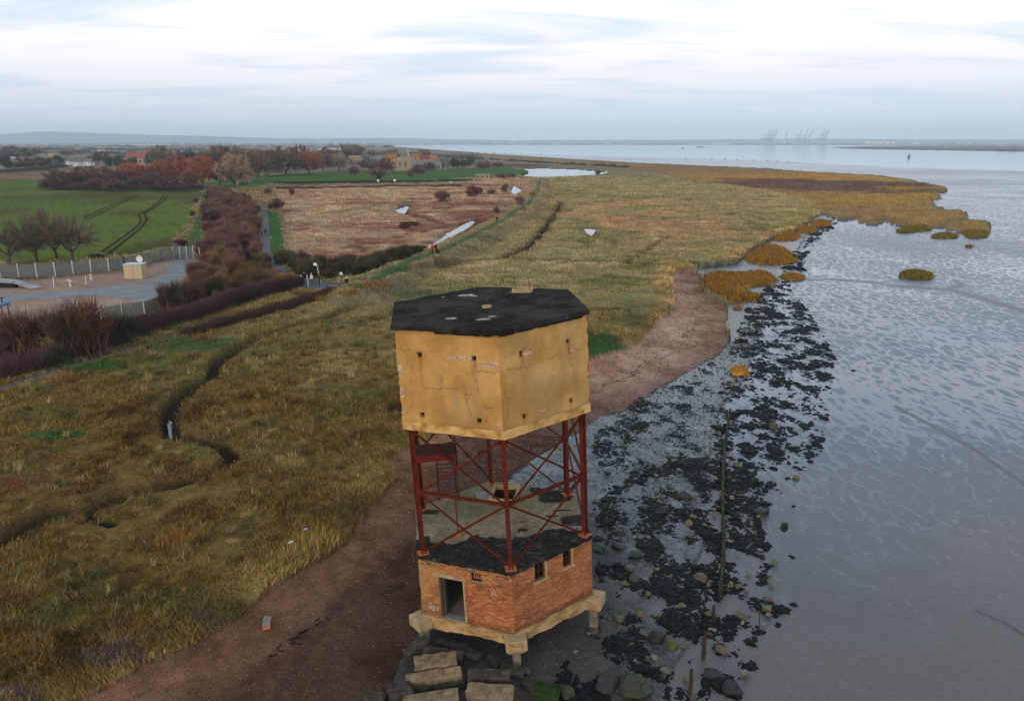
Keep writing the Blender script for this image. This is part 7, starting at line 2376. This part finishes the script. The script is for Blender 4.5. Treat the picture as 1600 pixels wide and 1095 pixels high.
# ------------------------------------------------------------------ estuary: buoy, boats
p, m = far_frame(1420, 246.5, -.6); root = empty('channel_buoy', p); tag(root, 'dark green channel buoy alone on the river', 'buoy')
mb = MB(); mb.tube([(0, 0, -.5), (0, 0, 1.2)], [1.9, 1.9], 14); mb.build('float', M['fdark'], root)
mb = MB()
for i in range(4):
    t = math.pi / 2 * i + .4; mb.beam((1.4 * math.cos(t), 1.4 * math.sin(t), 1.2), (.35 * math.cos(t), .35 * math.sin(t), 5.2), .3, .3)
mb.tube([(0, 0, 1.2), (0, 0, 4.6)], [1.0, .5], 8); mb.build('tower', M['fdark'], root)
mb = MB(); mb.tube([(0, 0, 5.0), (0, 0, 6.6)], [.7, .05], 8); mb.build('top_mark', M['fdark'], root)
for (px, py, L, lb) in ((1093.5, 230.4, 26, 'dark barge lying far out on the river'), (1067, 232, 8, 'tiny dark boat left of the barge')):
    p, m = far_frame(px, py, -.6); root = empty('boat', p); tag(root, lb, 'boat')
    mb = MB(); w = L * .22; mb.add([(-L / 2, -w, 0), (L * .35, -w, 0), (L / 2, 0, 0), (L * .35, w, 0), (-L / 2, w, 0), (-L / 2, -w, 2.6), (L * .38, -w, 2.8), (L * .56, 0, 3.4), (L * .38, w, 2.8), (-L / 2, w, 2.6)],
                                   [(0, 1, 6, 5), (1, 2, 7, 6), (2, 3, 8, 7), (3, 4, 9, 8), (4, 0, 5, 9), (5, 6, 7, 8, 9), (4, 3, 2, 1, 0)])
    mb.build('hull', M['dark_block'], root)
    mb = MB(); mb.box((-L * .25, 0, 4.0), (L * .25, w * 1.4, 2.6)); mb.build('wheelhouse', M['wwall'], root)
for (px, py, lb, n) in ((1565, 236.4, 'dark wooden jetty on the far mud bank, left one', 4), (1583, 236.8, 'dark wooden jetty on the far mud bank, right one', 4)):
    p, m = far_frame(px, py, 0); root = empty('jetty', p); tag(root, lb, 'jetty')
    for i in range(n):
        mb = MB(); mb.box((i * 5 - 8, 0, 1.2), (.9, .9, 5)); mb.build('pile', M['black'], root)
    mb = MB(); mb.box((0, 0, 3.6), (20, 2, .6)); mb.build('deck', M['black'], root)

# ------------------------------------------------------------------ quay cranes on the far shore
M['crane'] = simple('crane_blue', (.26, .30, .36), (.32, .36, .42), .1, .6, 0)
cr, cm_ = far_frame(1200, 226.1, 0)


def crane_meshes():
    out = []
    mb = MB()
    for x in (-13, 13):
        for y in (-15, 15): mb.beam((x, y, -2), (x * .8, y, 46), 5.5, 5.5)
    for y in (-15, 15): mb.beam((-13, y, 22), (13, y, 22), 3, 3)
    for x in (-11, 11): mb.beam((x, -15, 24), (x, 15, 24), 3, 3)
    out.append(('portal', mb.mesh('portal', M['crane'])))
    mb = MB(); mb.beam((-52, 0, 48), (16, 0, 48), 6.5, 5); mb.box((-22, 0, 53), (16, 9, 7)); out.append(('rear_girder', mb.mesh('rear_girder', M['crane'])))
    mb = MB(); mb.beam((14, -3, 49), (31, -3, 128), 3.4, 4); mb.beam((14, 3, 49), (31, 3, 128), 3.4, 4)
    for t in (.25, .5, .75, 1): mb.beam((14 + 17 * t, -3, 49 + 79 * t), (14 + 17 * t, 3, 49 + 79 * t), 2, 2)
    out.append(('boom', mb.mesh('boom', M['crane'])))
    mb = MB(); mb.beam((-8, 0, 48), (4, 0, 84), 3.5, 3.5); mb.beam((12, 0, 50), (4, 0, 84), 3.5, 3.5); mb.beam((4, 0, 84), (-40, 0, 50), 1.2, 1.2); mb.beam((4, 0, 84), (28, 0, 116), 1.2, 1.2); out.append(('mast', mb.mesh('mast', M['crane'])))
    return out


CM = crane_meshes(); first = None
CRX = [1195, 1199, 1203, 1207, 1245.5, 1254.5, 1261.5, 1281, 1284.5, 1288]
CRL = ['first', 'second', 'third', 'fourth', 'fifth', 'sixth', 'seventh', 'eighth', 'ninth', 'last']
for i, (px, wd) in enumerate(zip(CRX, CRL)):
    x, y = G(px, 226.2, 0); 
    if first is None:
        root = empty('quay_crane', (x, y, 0))
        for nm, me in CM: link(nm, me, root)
        first = root
    else:
        root = copy_tree(first); root.location = (x, y, 0)
    root.scale = (1, 1, 1.0 if i < 4 else (.97, 1.02, .95, .99, .93, .96)[i - 4]); root.rotation_euler = (0, 0, 0)
    tag(root, f'{wd} quay crane from the left on the hazy far shore, its boom raised', 'crane', 'quay cranes on the far shore')
mb = MB(); x, y = G(1227.5, 226.2, 0); mb.tube([(0, 0, 0), (0, 0, 78)], [5, 3.5], 8); mb.tube([(0, 0, 78), (0, 0, 92)], [8, 8], 8); tag(mb.build('radar_tower', M['crane'], None, loc=(x, y, 0)), 'single hazy mast with a round head between the crane groups', 'mast')
M['container'] = simple('red_white_stack', (.45, .12, .10), (.7, .62, .6), .03, .7, 0)
for (px, w, h, mt, lb) in ((1228, 26, 34, 'wwall', 'white ship-like block under the hazy mast'), (1240, 90, 14, 'container', 'red and white container rows below the cranes'), (905, 60, 13, 'roof_red', 'red sheds on the far shore'), (860, 120, 8, 'wwall', 'pale sheds left of the red far-shore sheds'),
                           (960, 120, 7, 'wwall', 'pale sheds right of the red far-shore sheds'), (1378, 260, 24, 'wwall', 'long white storage tanks on the far shore right of the cranes'), (1350, 50, 14, 'roof_red', 'pink-roofed sheds left of the white far tanks'), (1435, 60, 16, 'wwall', 'short white sheds right of the long white tanks'),
                           (1540, 420, 7, 'wwall', 'long thin pale sea wall sheds at the far right'), (1130, 160, 8, 'wwall', 'low pale sheds left of the cranes'), (1290, 60, 9, 'container', 'low coloured stacks under the last cranes')):
    x, y = G(px, 226.0, 0); mb = MB(); n = max(1, int(w / 40))
    root = empty('far_shed', (x, y + 60, 0)); tag(root, lb, 'shed')
    for i in range(n):
        mb = MB(); ww = w / n; mb.box((-w / 2 + ww * (i + .5), 0, h / 2), (ww * .82, 60, h)); mb.build('shed_body', M[mt], root)

# ------------------------------------------------------------------ far shore, hills
def ridge(name, prof, dist, depth, col, seed, rough=6.0, label=None):
    xs = np.linspace(prof[0][0], prof[-1][0], 420)
    top = np.interp(xs, [q[0] for q in prof], [q[1] for q in prof])
    an = (xs - 800) / FPX
    yy = dist; X0 = an * dist / _c * 1.0
    Hh = (222.1 - top) / FPX * dist / _c * 1.0 + CAMH
    Hh = Hh + (fbm(xs / 9, xs * 0 + seed, 4, seed) - .5) * rough * 2
    rows = [(0, -.2), (.12, .35), (.3, .75), (.5, 1.0), (.75, .85), (1, .2)]
    V = []
    for f, hh in rows:
        yj = yy + depth * (f - .5)
        V.append(np.stack([X0 * (yj / yy), np.full_like(X0, yj), Hh * hh + (fbm(xs / 5, xs * 0 + f * 9, 3, seed + 1) - .5) * rough], -1))
    V = np.concatenate(V); n = len(xs); f = []
    for j in range(len(rows) - 1):
        for i in range(n - 1): f.append((j * n + i, j * n + i + 1, (j + 1) * n + i + 1, (j + 1) * n + i))
    o = link(name, np_mesh(name, V, f, col, smooth=True)); tag(o, kind='structure')


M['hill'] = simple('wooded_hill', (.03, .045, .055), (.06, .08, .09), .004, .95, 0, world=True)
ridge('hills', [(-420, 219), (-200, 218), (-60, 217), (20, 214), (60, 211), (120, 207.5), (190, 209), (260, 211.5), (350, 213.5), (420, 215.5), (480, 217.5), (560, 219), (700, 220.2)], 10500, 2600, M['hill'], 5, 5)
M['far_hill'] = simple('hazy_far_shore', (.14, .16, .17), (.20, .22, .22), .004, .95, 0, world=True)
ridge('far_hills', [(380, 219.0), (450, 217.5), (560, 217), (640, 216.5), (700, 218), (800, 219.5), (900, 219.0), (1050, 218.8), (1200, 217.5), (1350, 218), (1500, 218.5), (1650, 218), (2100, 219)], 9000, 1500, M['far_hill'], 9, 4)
# belts of distant trees and hedges
r = np.random.default_rng(66)
VV, FF, CC = [], [], []; b0 = 0
dome = [(math.cos(t) * q, math.sin(t) * q, z) for q, z in ((1, 0), (.85, .55), (.45, .9)) for t in np.linspace(0, 2 * math.pi, 7, endpoint=False)] + [(0, 0, 1)]
dome = np.array(dome); df = []
for l in range(2):
    for i in range(7):
        j = (i + 1) % 7; df += [(l * 7 + i, l * 7 + j, (l + 1) * 7 + j), (l * 7 + i, (l + 1) * 7 + j, (l + 1) * 7 + i)]
df += [(14 + i, 14 + (i + 1) % 7, 21) for i in range(7)]; df = np.array(df)
def belt(x0, x1, y0, y1, n, s0, s1, cols):
    global b0
    for i in range(n):
        t = r.random(); px = x0 + (x1 - x0) * t; py = y0 + (y1 - y0) * t + r.normal(0, .25)
        x, y = G(px, max(py, 223.8), .8); sc = y / 1000
        s = r.uniform(s0, s1)
        if terrain(np.array([x]), np.array([y]))[0][0] in (ZI['river'], ZI['mudflat']): continue
        v = dome * (s * r.uniform(1.0, 2.8), s * 1.2, s * r.uniform(.6, 1.1)) * r.uniform(.8, 1.2, (22, 1)) + (x, y, .5)
        VV.append(v); FF.append(df + b0); b0 += 22; CC.append(np.tile(np.array(cols[int(r.integers(len(cols)))]) * r.uniform(.7, 1.2), (22, 1)))
DC = [(.035, .035, .025), (.06, .045, .035), (.045, .04, .03)]
for a in ((0, 600, 226, 226.5, 200, 8, 15), (0, 620, 229, 231, 150, 5, 10), (0, 400, 235, 236, 130, 4, 8), (0, 220, 240, 241, 60, 3, 7), (180, 330, 247, 244, 40, 3, 6), (700, 980, 246, 262, 70, 1.0, 2.6), (640, 760, 240, 250, 60, 1.5, 4), (-200, 0, 240, 245, 60, 4, 8),
          (400, 620, 240, 242, 60, 3, 6), (350, 560, 250, 250, 60, 3, 6), (560, 1320, 225.8, 225.8, 300, 5, 12), (1300, 1620, 225.8, 225.8, 120, 5, 12), (1400, 1600, 229, 229, 50, 2, 5)):
    belt(*a, DC)
o = link('distant_woodland', np_mesh('distant_woodland', np.concatenate(VV), np.concatenate(FF), M['blade'], colors=np.concatenate(CC))); tag(o, 'dark tree belts and hedges receding over the far plain', 'woodland', kind='stuff')

# ------------------------------------------------------------------ the air
HT = 190.0
mb = MB(); mb.box((0, 5200, (HT - 6) / 2), (26000, 15500, HT + 6))
hz = mb.build('haze', None); tag(hz, kind='stuff', label='pale winter haze lying over the whole estuary', cat='haze')
hm = bpy.data.materials.new('haze'); hm.use_nodes = True; hn = hm.node_tree; hn.nodes.clear()
ho = hn.nodes.new('ShaderNodeOutputMaterial'); hv = hn.nodes.new('ShaderNodeVolumePrincipled')
hv.inputs['Color'].default_value = (.80, .92, 1.0, 1); hv.inputs['Density'].default_value = .00013; hv.inputs['Anisotropy'].default_value = 0.0
hn.links.new(hv.outputs[0], ho.inputs['Volume']); hz.data.materials.clear(); hz.data.materials.append(hm)
